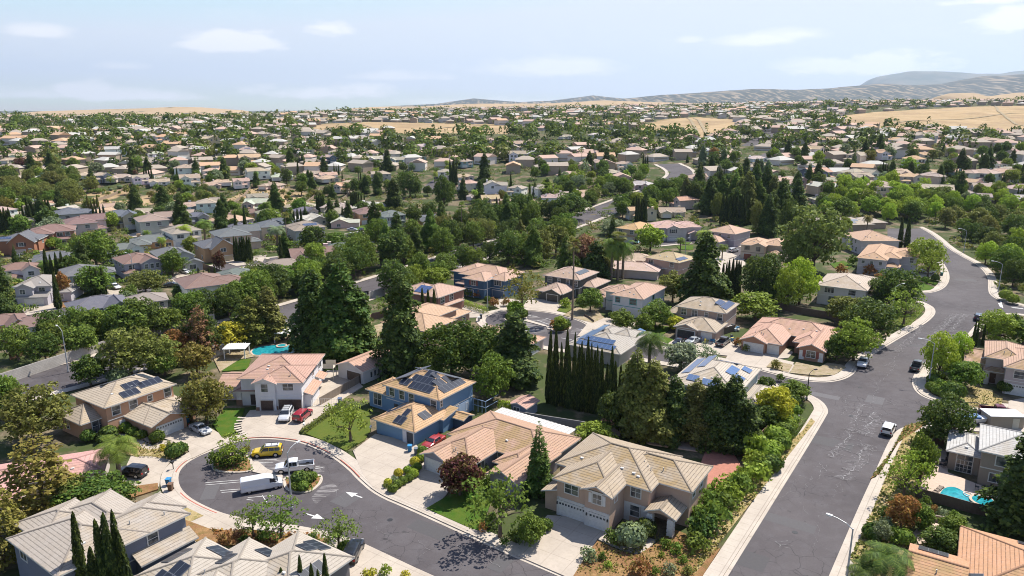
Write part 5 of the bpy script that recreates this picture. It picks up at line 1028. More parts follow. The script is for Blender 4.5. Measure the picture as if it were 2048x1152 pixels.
h20 = house('house', 'low house with salmon hip roof between the dense tree and the cypress row', 'house', at(1640, 700, (780, 540, 5.24), 3.), -33, [(-13.5, -.5, -8.6, -.5, 2.9, 'hipx', .36), (-16, -6, -7, .5, 2.9, 'hipx', .34)], (.50, .30, .21), (.46, .38, .33), M_TILE, gar=[(0, 'R', 2, 4)])
# 20 solar roof
w = [(3, 15.2, -5, 7, 3.0, 'hip', .32), (3.4, 10.6, 3, 12.4, 3.0, 'hipy', .30), (8, 14.6, 3, 12.6, 3, 'hipx', .3)]
h21 = house('house', 'pale roofed house covered in blue solar panels behind the cypress row', 'house', at(310, 190, (1060, 650, 4.096)), -33, w, (.36, .33, .29), (.42, .38, .34), M_TILE, sol=[(0, 'F', 1.5, .8, 9, 1, (.05, .09, .18)), (0, 'F', 2.5, 2.8, 7, 1, (.05, .09, .18)), (0, 'L', 1, 1.0, 8, 2, (.08, .13, .23)), (2, 'R', 5, .9, 4, 1, (.06, .13, .26)), (1, 'L', 1.5, 1, 4, 1, (.13, .21, .34))], vents=3)
# 21 solar house behind the redwoods
w = [(.5, 12, -.8, 14.4, 5.5, 'hip', .34), (12, 15.6, 1.6, 12, 3.0, 'hipy', .40)]
h22 = house('house', 'pale grey two-storey house with scattered blue solar panels behind the brown-tipped redwoods', 'house', at(1160, 440, (1060, 650, 4.096), 5.6), -33, w, (.46, .40, .33), (.36, .40, .38), M_TILE, win=[(1, 'F', .7, .8, 2.3, 2.0, (3, 2)), (0, 'F', 1.2, 3.6, 1.6, 1.3), (0, 'F', 5.5, 3.6, 1.6, 1.3), (0, 'R', 2, 3.8, 1.4, 1.2)], sol=[(0, 'F', 2.2, 1.4, 2, 1, (.08, .13, .24)), (0, 'F', 5.0, 1.0, 3, 1, (.08, .13, .24)), (0, 'L', 2, .7, 9, 1, (.13, .16, .25)), (0, 'L', 1, 2.7, 7, 1, (.13, .16, .25)), (0, 'R', 4.5, .9, 3, 1, (.06, .12, .26)), (0, 'R', 6, 2.8, 4, 1, (.06, .12, .26)), (0, 'R', 10.5, 1, 2, 1, (.06, .12, .26)), (0, 'B', 3, 1.2, 4, 2, (.06, .12, .26))])
h23 = house('house', 'white two-storey house with grey-tan roof beside the side street corner', 'house', at(830, 950, Z23), -33, [(-17.5, -5.2, -4.3, 12, 5.5, 'hip', .34), (-4.9, -1.1, 1.2, 12.6, 3.0, 'hipy', .42), (-12, -5, 8, 15, 5.3, 'hip', .3)], (.46, .38, .31), (.58, .53, .50), M_TILE, win=[(0, 'F', 1.8, 3.6, 2.4, 1.4, (3, 1)), (0, 'F', 3, .6, 1.8, 2, (2, 1)), (0, 'F', 8, 3.6, 1.8, 1.4), (1, 'F', 1.2, .9, 1.5, 1.4, (2, 2))])
h24 = house('house', 'lavender-grey two-storey house with layered orange roofs by the curving street', 'house', at(545, 580, Z23), -33, [(.6, 9, -5.3, 22, 5.5, 'hipy', .34), (6, 12.4, .5, 18, 5.5, 'hipy', .34), (9, 17.2, 4.9, 18, 5.5, 'hip', .34), (8.6, 12.6, -2.2, 2, 2.9, 'hip', .4)], (.48, .30, .19), (.50, .46, .48), M_TILE, win=[(0, 'F', 1.2, 3.8, .9, .9, (1, 1)), (0, 'F', 3.8, 3.6, .9, 1.1, (1, 1)), (0, 'F', 6.4, 3.6, .9, 1.1, (1, 1)), (2, 'F', 6.2, 3.6, 1.1, 1.6, (1, 2))], gar=[(2, 'R', 2, 4.6)])
h25 = house('house', 'two-storey house with orange hip roof between two tall cypresses and the bushy pine', 'house', at(590, 295, Z23, 5.6), 0, [(.5, 14.5, .5, 17, 5.5, 'hip', .36)], (.50, .32, .22), (.52, .46, .44), M_TILE, win=[(0, 'L', 2 + 3 * k, 3.7, 1.1, 1.3) for k in range(4)] + [(0, 'L', 3 + 3 * k, .6, 1.2, 1.8) for k in range(4)])
h26 = house('house', 'grey-roofed low house with dark solar panels behind the far curved street', 'house', at(370, 205, Z23), 8, [(-3, 17, 0, 14, 2.9, 'hipx', .32), (-6, 4, 5, 18, 2.9, 'hipy', .32), (14, 26, 4, 16, 2.9, 'hipx', .32)], (.44, .38, .32), (.42, .31, .23), M_TILE, sol=[(0, 'F', 7, 1.5, 5, 1, (.10, .12, .16)), (0, 'F', 9, 3.6, 5, 1, (.10, .12, .16)), (0, 'L', 2, 1.5, 8, 3, (.12, .15, .17))])
h27 = house('house', 'wide pale house with pink roof and two garages facing the small lawn', 'house', at(715, 300, (1160, 420, 4.655)), 0, [(-.5, 13, 3.5, 16, 5.5, 'hip', .34), (9, 19.5, 5.5, 16, 5.5, 'hip', .34), (4.6, 9.6, 1.6, 10, 5.5, 'gy', .42), (14, 19, 3.2, 8, 3.0, 'gy', .42, 0, .35, None, True)], (.52, .34, .30), (.52, .48, .46), M_TILE, gar=[(0, 'F', .4, 4.4, (.6, .59, .57), True), (2, 'F', .8, 3.2, (.6, .59, .57), True)], win=[(0, 'F', 1.6, 3.7, 1.8, 1.2, (2, 1)), (2, 'F', 1.6, 3.6, 1.6, 1.5, (2, 2), False, (.05, .05, .06)), (1, 'F', 2, 3.7, 1.4, 1.3), (1, 'F', 2, .9, 1.4, 1.4)])
arch_porch(h27, 14.2, 18.8, 3.1, 3.0, 4, (.5, .47, .46), (.52, .48, .46))
h28 = house('house', 'ochre-roofed cream house with two garages near the tall black cypresses', 'house', at(350, 290, (1160, 420, 4.655)), -40, [(-1, 9.5, .5, 16, 5.5, 'hip', .34), (.5, 8.2, -.8, 4, 2.6, 'hip', .3)], (.50, .31, .14), (.50, .39, .28), M_TILE, gar=[(1, 'F', .4, 3.4), (1, 'F', 4.4, 2.8)], win=[(0, 'F', 1.2, 3.6, 1.5, 1.4, (2, 2)), (0, 'F', 6.6, 3.6, 1.5, 1.4, (2, 2))])
h29 = house('house', 'pink stucco two-storey house with ochre roof left of the big dark conifer', 'house', at(690, 560, (1160, 420, 4.655)), -45, [(.4, 13, -6, 5, 5.5, 'hip', .34)], (.44, .34, .20), (.48, .33, .27), M_TILE, win=[(0, 'F', 1.4, 3.7, 1.8, 1.2, (3, 1)), (0, 'F', 9.6, 3.7, 1.4, 1.3)], sol=[(0, 'R', 1.2, .8, 5, 1, (.05, .07, .13))])
h30 = house('house', 'salmon-roofed grey-pink house with white hip-roofed garage behind the dark conifer', 'house', at(1300, 270, (1160, 420, 4.655)), -45, [(2, 14, -14, -1, 5.5, 'hip', .36), (3, 11, -21, -13, 2.8, 'hip', .42)], (.50, .32, .23), (.44, .37, .38), M_TILE, win=[(0, 'F', 2, 3.7, 1, 1.2), (0, 'F', 5, 3.7, 1.2, 1.2), (0, 'F', 9, 3.5, 1.4, 1.3)], gar=[(1, 'F', 1, 5)])
h31 = house('house', 'cream house with brick-red garage door and little hipped porch', 'house', at(1480, 440, (1160, 420, 4.655)), -30, [(1, 9.5, -2.6, 10, 5.5, 'hip', .36), (8, 16, 1, 12, 5.5, 'hip', .36), (5, 9.4, -3.2, 3, 5.5, 'gy', .42), (11, 15, -3, 1, 3.0, 'hip', .45, 0, .4, None, True)], (.52, .33, .22), (.54, .45, .36), M_TILE, gar=[(0, 'F', 1.2, 5.4, (.20, .05, .025))], win=[(0, 'F', 1.4, 3.6, 1.6, 1.3, (2, 2)), (2, 'F', 1.6, 3.6, 1.3, 1.4, (2, 2))], tcol=(.16, .11, .09))
extra(h31, 'porch_pillars', [(11, 11.6, -3, -2.4, 0, 2.9), (14.4, 15, -3, -2.4, 0, 2.9)], M_PAINT, (.16, .11, .09))
# small buildings
sh = house('garden_shed', 'small blue-grey shed with pink tiled roof and white window behind the patio cover', 'shed', at(1060, 210, (820, 780, 5.12)), -33, [(.5, 3.9, -2.0, 2.0, 2.15, 'gy', .36, 0, .35)], (.46, .27, .22), (.24, .27, .33), M_TILE, win=[(0, 'F', .9, .9, 1.1, .9, (2, 1))], vents=0, trim=False)
sh = house('garden_shed', 'narrow dark blue shed with ochre tiled cap beside the blue house', 'shed', at(500, 370, (820, 780, 5.12)), -34, [(-.4, 1.8, -1.0, 1.6, 2.0, 'gx', .36, 0, .3)], (.48, .30, .16), (.07, .10, .15), M_MOSS, vents=0, trim=False)
rvs = empty('utility_shed', at(690, 130, ZR), R(-3)); tag(rvs, 'white flat-roofed utility shed beside the boat trailer', 'shed'); extra(rvs, 'shed_wall', [(0, 5.6, 0, 3, 0, 2.3)], M_STUC, (.36, .30, .23)); extra(rvs, 'shed_roof', [(-.2, 5.8, -.2, 3.2, 2.3, 2.42)], M_WHITE); extra(rvs, 'shed_door', [(3.7, 4.8, -.05, 0, .1, 2.0)], M_PAINT, (.55, .5, .4))
rs = house('house', 'long low house with flat pinkish roof behind the palm clump', 'house', at(1480, 620, (800, 380, 3.6)), -20, [(0, 17, 0, 12, 2.8, 'hipx', .22), (14, 24, 6, 15, 2.8, 'hipx', .22)], (.50, .36, .31), (.48, .40, .36), M_TILE)

# four of the left-hand neighbourhood that have a look of their own
SLB = (.095, .10, .115); BRR = (.20, .115, .09)
house('house', 'brick house with white-edged front gable, arched entry and slate roof', 'house', at(85, 470, ZL), 14, [(-5, 9, 1.5, 12, 5.4, 'hipx', .34), (0, 8.5, -1.5, 7, 5.0, 'gy', .75)], SLB, (.33, .15, .09), M_SHING, rich=True, trim=False, gar=[(1, 'F', 1.2, 4.2, (.5, .40, .33))], win=[(1, 'F', 3.4, 3.5, 1.7, 1.3, (2, 1), False, (.05, .02, .02)), (0, 'R', 4, 3.5, 1.4, 1.2), (1, 'F', 6.4, .9, 1.1, 1.5, (1, 2), True)], sol=[(0, 'F', .6, 1.5, 4, 1, (.05, .07, .13))], vents=2)
house('house', 'lavender-grey house with brown roof and three arched windows facing the two dome trees', 'house', at(905, 655, ZL), 42, [(.5, 11, .5, 14, 5.4, 'hipy', .34), (5, 11, -2, 5, 5.4, 'gy', .45), (0, 5, -1.5, 2, 2.7, 'hipx', .35)], BRR, (.36, .34, .38), M_SHING, trim=False, win=[(1, 'F', .7, 3.5, 1, 1.4, (1, 2), True), (1, 'F', 2.4, 3.5, 1, 1.4, (1, 2), True), (1, 'F', 4.1, 3.5, 1, 1.4, (1, 2), True), (0, 'L', 2, 3.6, 1.6, 1.2, (2, 1)), (0, 'L', 6, 3.6, 1.6, 1.2, (2, 1)), (0, 'L', 10, 3.6, 1.4, 1.2), (0, 'F', 1, 3.5, 1.6, 1.3)], vents=3)
house('house', 'orange stucco house with steep front gable and slate roof behind the purple tree', 'house', at(1475, 528, ZL), 38, [(.5, 11, .8, 14, 5.4, 'hipy', .34), (2.5, 10.6, -1.6, 6, 5.0, 'gy', .75)], SLB, (.44, .28, .16), M_SHING, trim=False, gar=[(1, 'F', 3.4, 3.6, (.5, .40, .25))], win=[(1, 'F', 3.0, 3.7, 1.8, 1.3, (2, 1)), (0, 'L', 3, 3.6, 1.2, 1.2), (0, 'L', 9, .9, 1.3, 1.3), (1, 'F', .7, .8, 1.2, 1.5, (1, 2), True)], vents=3)
house('house', 'pale lavender two-storey house with taupe shingles above the parked white car', 'house', at(135, 838, ZL), 10, [(-1, 8.2, 1.5, 13, 5.4, 'hipy', .36), (.2, 4.2, -.2, 6, 5.3, 'gy', .5), (7, 12.6, 3, 12, 3.0, 'hip', .4), (.3, 8, -.8, 2, 2.7, 'sF', .4, 0, .3)], (.27, .24, .215), (.46, .43, .46), M_SHING, trim=False, gar=[(3, 'F', 1.9, 4.6)], win=[(1, 'F', .8, 3.5, 1.3, 1.3, (2, 2)), (0, 'F', 6.2, 3.5, 1.5, 1.3, (2, 2)), (2, 'F', 2.2, .9, 1.4, 1.4)], vents=3)
house('house', 'white-walled dark-roofed house with small gable over white garage beside the parked white sedan', 'house', at(1180, 610, ZL), 38, [(0, 10, 4, 17, 5.4, 'hipy', .34), (3.5, 10.4, 1, 8, 5.2, 'gy', .5), (6.8, 12.5, -.5, 5, 2.8, 'gy', .45)], (.12, .125, .13), (.46, .44, .43), M_SHING, trim=False, gar=[(1, 'F', 1.5, 3, (.6, .59, .57))], win=[(1, 'F', 2.0, 3.6, 1.6, 1.3, (2, 1)), (0, 'L', 3, 3.6, 1.4, 1.2), (0, 'L', 8, 3.6, 1.4, 1.2), (2, 'F', 1.5, .8, 2, 1.5, (2, 1), True)], vents=2)
# ---------------------------------------------------------------- the wider neighbourhood
HP = {}
def hproto(key, wings, **k):
    HP[key] = house('house', 'prototype', 'house', (0, 0, 0), 0, wings, (.4, .3, .2), (.5, .4, .3), rich=False, trim=False, **k)
gw = (.60, .58, .55)
hproto('2a', [(-6, 6, -1, 9, 5.5, 'hipx', .38), (-6, .3, -5, 4, 5.5, 'hipy', .40), (.5, 5, -2.6, 2, 2.8, 'hip', .40)], gar=[(1, 'F', .8, 4.6, gw)], win=[(1, 'F', 1.6, 3.6, 2.4, 1.3, (2, 1)), (0, 'F', 7.2, 3.6, 1.6, 1.3, (2, 1)), (0, 'F', 9.6, 3.6, 1.2, 1.3), (2, 'F', 1.4, .8, 1.6, 1.4), (0, 'R', 2, 3.6, 1.2, 1.2), (0, 'R', 6.5, 3.6, 1.4, 1.2), (0, 'L', 3, 3.6, 1.4, 1.2), (0, 'L', 6.5, .9, 1.4, 1.2)])
hproto('2b', [(-6.5, 6, 0, 10, 5.5, 'hipx', .36), (.5, 6.2, -4.5, 3, 5.5, 'gy', .62), (-6.3, .2, -3, 3, 2.8, 'hipx', .38)], gar=[(1, 'F', .6, 4.5, gw)], win=[(1, 'F', 1.9, 3.5, 1.8, 1.5, (2, 2)), (0, 'F', 2, 3.6, 1.4, 1.3), (2, 'F', 1.2, .8, 1.5, 1.4), (0, 'R', 2, 3.6, 1.4, 1.2), (0, 'R', 6.5, 3.6, 1.4, 1.2), (0, 'L', 2, 3.6, 1.4, 1.2), (0, 'L', 6, 3.6, 1.4, 1.2), (0, 'R', 5, .8, 1.8, 1.3)], doors=[(2, 'F', 4.6)])
hproto('2c', [(-6, 6, 0, 9.5, 5.4, 'gx', .42), (-6, 0, -4, 3, 5.3, 'gy', .5), (-1, 5.6, -2.5, 3, 2.8, 'hipx', .40)], gar=[(1, 'F', .7, 4.5, gw)], win=[(1, 'F', 1.0, 3.5, 1.5, 1.3), (1, 'F', 3.5, 3.5, 1.5, 1.3), (0, 'F', 8, 3.7, 1.6, 1.2, (2, 1)), (0, 'R', 2, 3.6, 1.2, 1.3), (0, 'R', 6, 3.6, 1.2, 1.3), (0, 'L', 4, 3.6, 1.4, 1.3), (2, 'F', 3, .8, 1.8, 1.4)], chim=(4.5, 7.5, 7.6))
hproto('1a', [(-8, 8, 0, 11, 2.8, 'hipx', .36), (-7.8, -1, -5, 4, 2.8, 'hipy', .38), (3, 7.8, -2, 4, 2.8, 'gy', .42)], gar=[(1, 'F', 1, 4.6, gw)], win=[(2, 'F', 1.3, .8, 2, 1.4, (2, 1)), (0, 'F', 8.6, .8, 1.6, 1.3), (0, 'R', 3, .9, 1.4, 1.2), (0, 'R', 7, .9, 1.4, 1.2), (0, 'L', 3, .9, 1.4, 1.2)], chim=(-5, 8, 5.0))
hproto('1b', [(-7, 7.5, 0, 9, 2.9, 'gx', .40), (-6.8, -.8, -5.5, 3, 2.8, 'gy', .40), (1, 6, -1.6, 3, 2.8, 'hip', .4)], gar=[(1, 'F', .8, 4.5, gw)], win=[(2, 'F', 1.3, .8, 2, 1.4, (2, 1)), (0, 'R', 2, .9, 1.4, 1.2), (0, 'R', 6, .9, 1.4, 1.2), (0, 'L', 3, .9, 1.8, 1.2, (2, 1))], chim=(5, 6.5, 5.3))
HU = set(); HOUSES = []
def put_house(kind, loc, th, sc, rc, wc, shing, solar_=False):
    src = HP[kind]
    if kind in HU: o = dup(src, loc, R(th))
    else: o = src; HU.add(kind); o.location = loc; o.rotation_euler = (0, 0, R(th))
    o.scale = (sc, sc, min(sc, 1.08))
    c = [x * random.uniform(.9, 1.1) * (.80 if shing else 1.08) for x in rc]; w_ = [x * random.uniform(1.0, 1.2) for x in wc]
    for k in KIDS[o.name]:
        n = k.name.split('.')[0]
        if n == 'roof':
            k.color = (*c, 1)
            for s in k.material_slots: pass
            if shing:
                if 'shing' not in HPM.get(kind, {}):
                    me = k.data.copy(); me.materials[0] = M_SHING; HPM.setdefault(kind, {})['shing'] = me
                k.data = HPM[kind]['shing']
            elif kind in HPM and k.data is HPM[kind].get('shing'): k.data = HPM[kind]['tile']
            for g in KIDS.get(k.name, []): g.color = (*[x * (.9 if not shing else 1.15) for x in c], 1)
        elif n in ('wall', 'chimney'): k.color = (*w_, 1)
    if solar_:
        r0 = (o, [(-6, 6, -1, 9, 5.5, 'hipx', .38)] if kind[0] == '2' else [(-8, 8, 0, 11, 2.8, 'hipx', .36)])
        solar_on(o, r0[1][0], 'F' if random.random() < .5 else 'R', 4.5, 1.8, random.choice((4, 5)), 1, 0, (.06, .08, .14))
        solar_on(o, r0[1][0], 'R', 2.5, 1.0, 5, 1, 0, (.06, .08, .14)) if random.random() < .6 else None
    return o
HPM = {}
for k_, o_ in HP.items():
    for c_ in KIDS[o_.name]:
        if c_.name.startswith('roof'):
            c_.data.materials[0] = M_FAR; HPM[k_] = dict(tile=c_.data)
FR = {'L': (0, 380, 3.6), 'M': (400, 380, 3.6), 'C': (800, 380, 3.6), 'X': (0, 130, 2.926), 'Y': (600, 130, 2.926), 'Z': (1300, 130, 2.738)}
TAB = {'L': '190 75 190 G t 1;155 200 150 T t 2;520 160 270 S g 2 s;380 290 330 B r 2;620 260 300 B p 2;825 215 280 S t 2 s;1130 205 280 T g 2;750 120 240 P t 1;1410 165 170 S g 2;390 455 250 S t 1;890 390 220 G w 2;1100 350 300 G o 1;1310 285 270 T w 2;1740 145 190 B o 1;1760 240 190 S o 1;1740 345 340 S t 2;140 530 250 B w 2;600 575 350 G b 2;1490 655 430 B w 2;1700 580 300 G p 2;720 820 430 S g 2;1050 750 290 T g 2;250 920 360 B w 2;0 990 160 B o 2',
 'M': '410 30 140 T g 1;480 140 130 T g 2;760 125 170 S t 2 s;990 140 190 T g 2;1200 145 210 B o 2;1380 165 210 G b 2;1650 190 220 S o 1;540 240 250 S t 2 s;760 265 290 T g 2 s;1450 310 230 B w 1;1700 250 150 B w 1;1030 405 300 G t 1;810 450 360 B p 1;600 515 300 T t 1',
 'C': '650 40 150 O p 2;740 70 150 P t 1;980 80 170 O w 2;1100 30 150 T w 1;1340 25 150 P w 1 s;1700 490 300 P t 1;560 30 110 T w 1',
 'X': '120 362 100 T w 1;290 370 120 T w 1;40 425 90 B n 1;240 440 90 T g 1;440 425 90 O t 1;520 430 90 O t 1;660 430 120 O t 2;770 420 100 O t 1;960 420 110 O w 2;1020 370 70 T t 1;1130 372 90 P t 1;1230 430 110 P t 2;1040 455 100 P t 1;1410 430 100 S w 2 s;1510 430 90 T t 1;1600 440 80 T w 1;1510 465 110 P w 1;1440 490 110 T w 2 s;1460 540 170 O t 2;1320 530 100 T t 1;1780 490 110 B t 2;1860 470 80 P t 1;1890 455 80 P w 1;2000 410 80 P t 1;1770 425 80 S g 1;1960 500 90 T w 2;20 490 60 B t 1;100 520 80 T w 1;350 500 90 P w 1;230 530 130 P t 1;330 545 110 P t 1;60 545 80 T t 1;600 555 100 O w 1;680 490 120 W w 2;910 510 100 W w 2;850 545 130 T w 1;190 590 140 W w 1;60 580 80 T w 1;300 595 120 T w 1;420 600 120 T w 1;310 620 90 P w 1;590 635 120 T b 2;510 630 100 P w 1;690 650 150 T t 1;820 645 110 T w 2;930 670 130 T w 1;1090 600 150 T w 2;1110 655 140 T w 2;1240 610 120 P w 2;1230 690 110 P t 1;1310 680 130 P w 1 s;1410 665 110 P w 2;1500 615 140 T w 2;1650 640 130 W w 1;1800 640 100 P w 1;1920 650 100 P t 1;2010 690 90 O t 2;1590 690 110 T t 1',
 'Y': '250 410 70 P w 1;40 430 80 T b 1;130 460 80 P t 1;160 530 105 T n 2 s;310 490 70 T w 2;400 480 90 T w 1;540 430 70 T w 1;440 540 110 W w 2 s;570 545 110 T b 2;700 470 100 W w 2;690 530 70 S b 1;760 400 60 S w 1;850 550 115 W g 1;970 550 90 T b 2;950 515 70 P t 1;940 465 90 T w 1;990 435 80 T w 1;1120 430 70 P w 1;1260 460 120 T g 2;1330 440 90 T w 1;1270 520 130 T w 2;1380 490 100 W w 1;1500 490 110 T w 1;1750 405 100 W w 2;1560 410 90 T w 1;1740 360 70 T w 1;1850 380 80 W w 2;1780 450 120 T w 2;1920 440 90 T w 1;1965 460 80 T w 1;1710 510 70 S w 1 s;1800 520 80 T g 1;1730 560 120 T w 2;1895 565 100 T w 2;1825 615 110 T g 1;850 610 80 T w 2;960 640 110 P t 1;980 680 130 P t 2;470 625 120 T g 2;420 660 110 T w 1;290 690 150 P o 1;160 640 100 P w 1;1140 695 150 T w 2;1270 705 120 T w 2;1420 710 140 T w 2;1680 745 120 O w 1;1570 745 80 T w 1;50 640 100 T t 1',
 'Z': '275 655 110 O o 1 s;460 635 110 O t 2;735 640 180 P w 2;920 585 180 O n 2;910 545 110 T w 2;860 460 200 O w 2;1140 490 130 T t 2;1270 470 110 O w 2;1290 500 130 P t 1;1350 400 100 O w 1;1280 420 80 P w 1;1470 415 100 P w 1;1530 375 140 O t 2;1450 357 90 O t 1;1450 330 90 P w 1;1360 365 80 T w 1;1570 335 80 T w 1;1680 395 110 W w 2;1750 350 90 T g 1;1850 410 150 P p 2;1940 395 110 T w 1;1900 355 100 O w 1;2010 420 80 P p 1;1660 440 110 O w 1;1480 480 110 O w 1;1450 510 130 O w 2;1800 460 100 T t 1;1690 490 100 P w 1;2000 465 90 P t 1;1910 530 110 T w 1;1970 560 110 T t 1;1820 590 190 T w 2;1750 625 110 O t 2;1330 570 110 T p 1;1430 600 130 O p 2;1550 575 120 O p 1;1140 590 170 T w 2;990 645 120 O o 1;1270 660 190 T t 2;1300 715 150 P p 1;1570 680 200 T g 2;740 695 160 P p 1;600 545 130 P t 1;360 460 60 S b 2;440 460 70 T w 1;590 500 60 W w 1;460 360 90 T w 1;70 365 70 T w 1;190 380 80 P w 1;870 245 80 T w 1;1000 240 70 W w 2;1085 243 80 P w 1;1190 225 90 P w 1;1270 215 70 P t 1;1330 215 70 P t 1;1470 225 80 P t 1'}
placed = []; NPL = None
def gmask(x, y): return math.sin(x * .011 + 1.3) + math.sin(y * .019 + x * .004) + math.sin((x - y) * .007)
def free(p, r):
    return all((p.x - q[0]) ** 2 + (p.y - q[1]) ** 2 > (r + q[2]) ** 2 for q in placed[:NPL])
for h_ in list(S.objects):
    if h_.type == 'EMPTY' and h_.name.split('.')[0] in ('house', 'garage_building') and h_.get('label') != 'prototype':
        xs_ = [Vector(h_.matrix_basis @ Vector(v)) for c in h_.children if c.name.startswith('wall') for v in c.bound_box]
        if xs_: cx = sum(v.x for v in xs_) / len(xs_); cy = sum(v.y for v in xs_) / len(xs_); placed.append((cx, cy, 8.))
SHB = dict(L=True, M=True)
# named houses of the left-hand quarter that have a look of their own
SPECIAL = {('L', 140, 345): 1}
for k in 'LMCXYZ':
    ox, oy, sc_ = FR[k]
    for e in TAB[k].split(';'):
        a = e.split(); u = ox + float(a[0]) / sc_; v = oy + float(a[1]) / sc_; st = a[5]; g = G(u, v, 5.8 if st == '2' else 3.6); s = proj((g.x, g.y, g.z + 4))[2]
        wpx = float(a[2]) / sc_; wm = wpx / s; kind = random.choice(('2a', '2b') if k in 'LM' else ('2a', '2b', '2c', '2c')) if st == '2' else random.choice(('1a', '1a', '1b'))
        size = min(1.38 if k in 'LMC' else 1.25, max(.80, (1.1 if k in 'LM' else 1.05) * wm / (16.5 if st == '2' else 18.5))); th = {'L': 35, 'M': 25, 'C': 0, 'X': 20, 'Y': 10, 'Z': -10}[k] + (random.choice((0, 0, 0, 0, 90)) if k in 'LM' else random.choice((0, 0, 0, -75, 90, -25, 15))) + random.uniform(-8, 8)
        if k == 'Z': th = random.choice((-30, 20, -60, 45, 0, -15)) + random.uniform(-8, 8)
        tries = 0
        while not free(g, 5.6 * size) and tries < 5: g = G(u + random.uniform(-4, 4) * 3, v - 1.5 * (tries + 1), 4); tries += 1
        if not free(g, 4.2 * size): print('lost', k, e); continue
        f = Vector((math.cos(R(th + 90)), math.sin(R(th + 90)), 0)); o = put_house(kind, g - f * 3.0 * size, th, size, RC[a[3]], WC[a[4]], k in 'LM', 's' in a[6:])
        placed.append((g.x, g.y, 6.0 * size)); HOUSES.append((o, a[3], a[4], st))
# the rows too small to tell one by one: along their streets up to the skyline
def zone_far(u, v):
    if any(inpoly(u, v, q) for q in FIELDS): return False
    return True
nfar = len(HOUSES)
cand = []
for r_ in range(-10, 60):
    D = 560 + r_ * 21 * (1 + max(0, r_) * .006)
    for j in range(80):
        x = (j - 40) * 19.5 + (r_ % 2) * 9 + random.uniform(-3, 3); p = Vector((x * (1 + max(0, D - 560) / 2600), D + random.uniform(-4, 4) + 10 * math.sin(x * .012), 0)); p.z = hgt(p.x, p.y); u, v, s = proj(p)
        if not (-60 < u < 2110) or v < 197: continue
        if 1480 < u < 1610 and v > 240 and abs(u - (1604 - (v - 228) * 1.55)) < 9: continue
        if not zone_far(u, v) or (D < 560 and (min((q[0] - p.x) ** 2 + (q[1] - p.y) ** 2 for q in coll[::4]) < 330 or min((q[0] - p.x) ** 2 + (q[1] - p.y) ** 2 for q in STR[::2]) < 200 or (1640 < u and v > 425) or (1370 < u < 1640 and v > 392) or (u < 640 and 368 < v < 415) or (820 < u < 1180 and v > 415))): continue
        cand.append((-s, u, v, p))
cand.sort(key=lambda c: c[0])
far_stuff = []
for s_, u, v, p in cand:
    if not free(p, 6.6): continue
    if random.random() < .10 or gmask(p.x, p.y) > 1.15: continue
    placed.append((p.x, p.y, 6.6)); st = '2' if random.random() < .45 else '1'; rc = random.choice('TTTPPTOWPW' if u > 900 else 'TTTPWWTO'); wc = random.choice('twptwgpb')
    if len(HOUSES) < 254:
        th = random.choice((-20, 0, 20, 70, -70, 100)) + random.uniform(-10, 10); o = put_house(random.choice(('2a', '2b', '2c') if st == '2' else ('1a', '1b')), p, th, random.uniform(.85, 1.0), RC[rc], WC[wc], False); HOUSES.append((o, rc, wc, st))
    else: far_stuff.append((p, rc, wc, st))
print('houses', len(HOUSES), 'far', len(far_stuff))
# the rest of the town near the horizon
byc = {}
for p, rc, wc, st in far_stuff: byc.setdefault((rc), []).append((p, wc, st))
wallm, roofm = MB(), {}
far_root = None
m = MB(); mats_ = [M_STUC]
cols = {}
def fixed(name, c, rough=.9):
    q = bpy.data.materials.get(name) or mat(name, plain(c, rough, nz=.4)); return q
mlist = [fixed('far_wall_light', (.66, .60, .54)), fixed('far_wall_tan', (.42, .33, .25))] + [fixed('far_roof_' + k, tuple(x * 1.1 for x in RC[k])) for k in 'TPOWGB']
idx = {k: i + 2 for i, k in enumerate('TPOWGB')}
for p, rc, wc, st in far_stuff:
    th = random.choice((0, 1.57, .5, -.6)); c, s = math.cos(th), math.sin(th); hw, hd, ze = random.uniform(6, 8), random.uniform(4.5, 6), (5.4 if st == '2' else 2.9); T = lambda x, y, z: (p.x + x * c - y * s, p.y + x * s + y * c, p.z + z)
    m.box(-hw, hw, -hd, hd, -1, ze, 0 if wc in 'wgb' else 1, th, (p.x, p.y, p.z), 'tb'); o = .5; zr = ze + .38 * (hd + o); A, B, C_, D_ = T(-hw - o, -hd - o, ze), T(hw + o, -hd - o, ze), T(hw + o, hd + o, ze), T(-hw - o, hd + o, ze); q = hd * random.choice((0, .9)); r0, r1 = T(-hw - o + q, 0, zr), T(hw + o - q, 0, zr); i = idx[rc if rc in idx else 'T']
    m.face([A, B, r1, r0], i); m.face([C_, D_, r0, r1], i); m.face([B, C_, r1], i); m.face([D_, A, r0], i)
    m.box(-hw + 1, hw - 1, -hd - .03, -hd, .8, 1.9, 1, th, (p.x, p.y, p.z))
fo = m.build('distant_houses', mlist); tag(fo, kind='stuff')
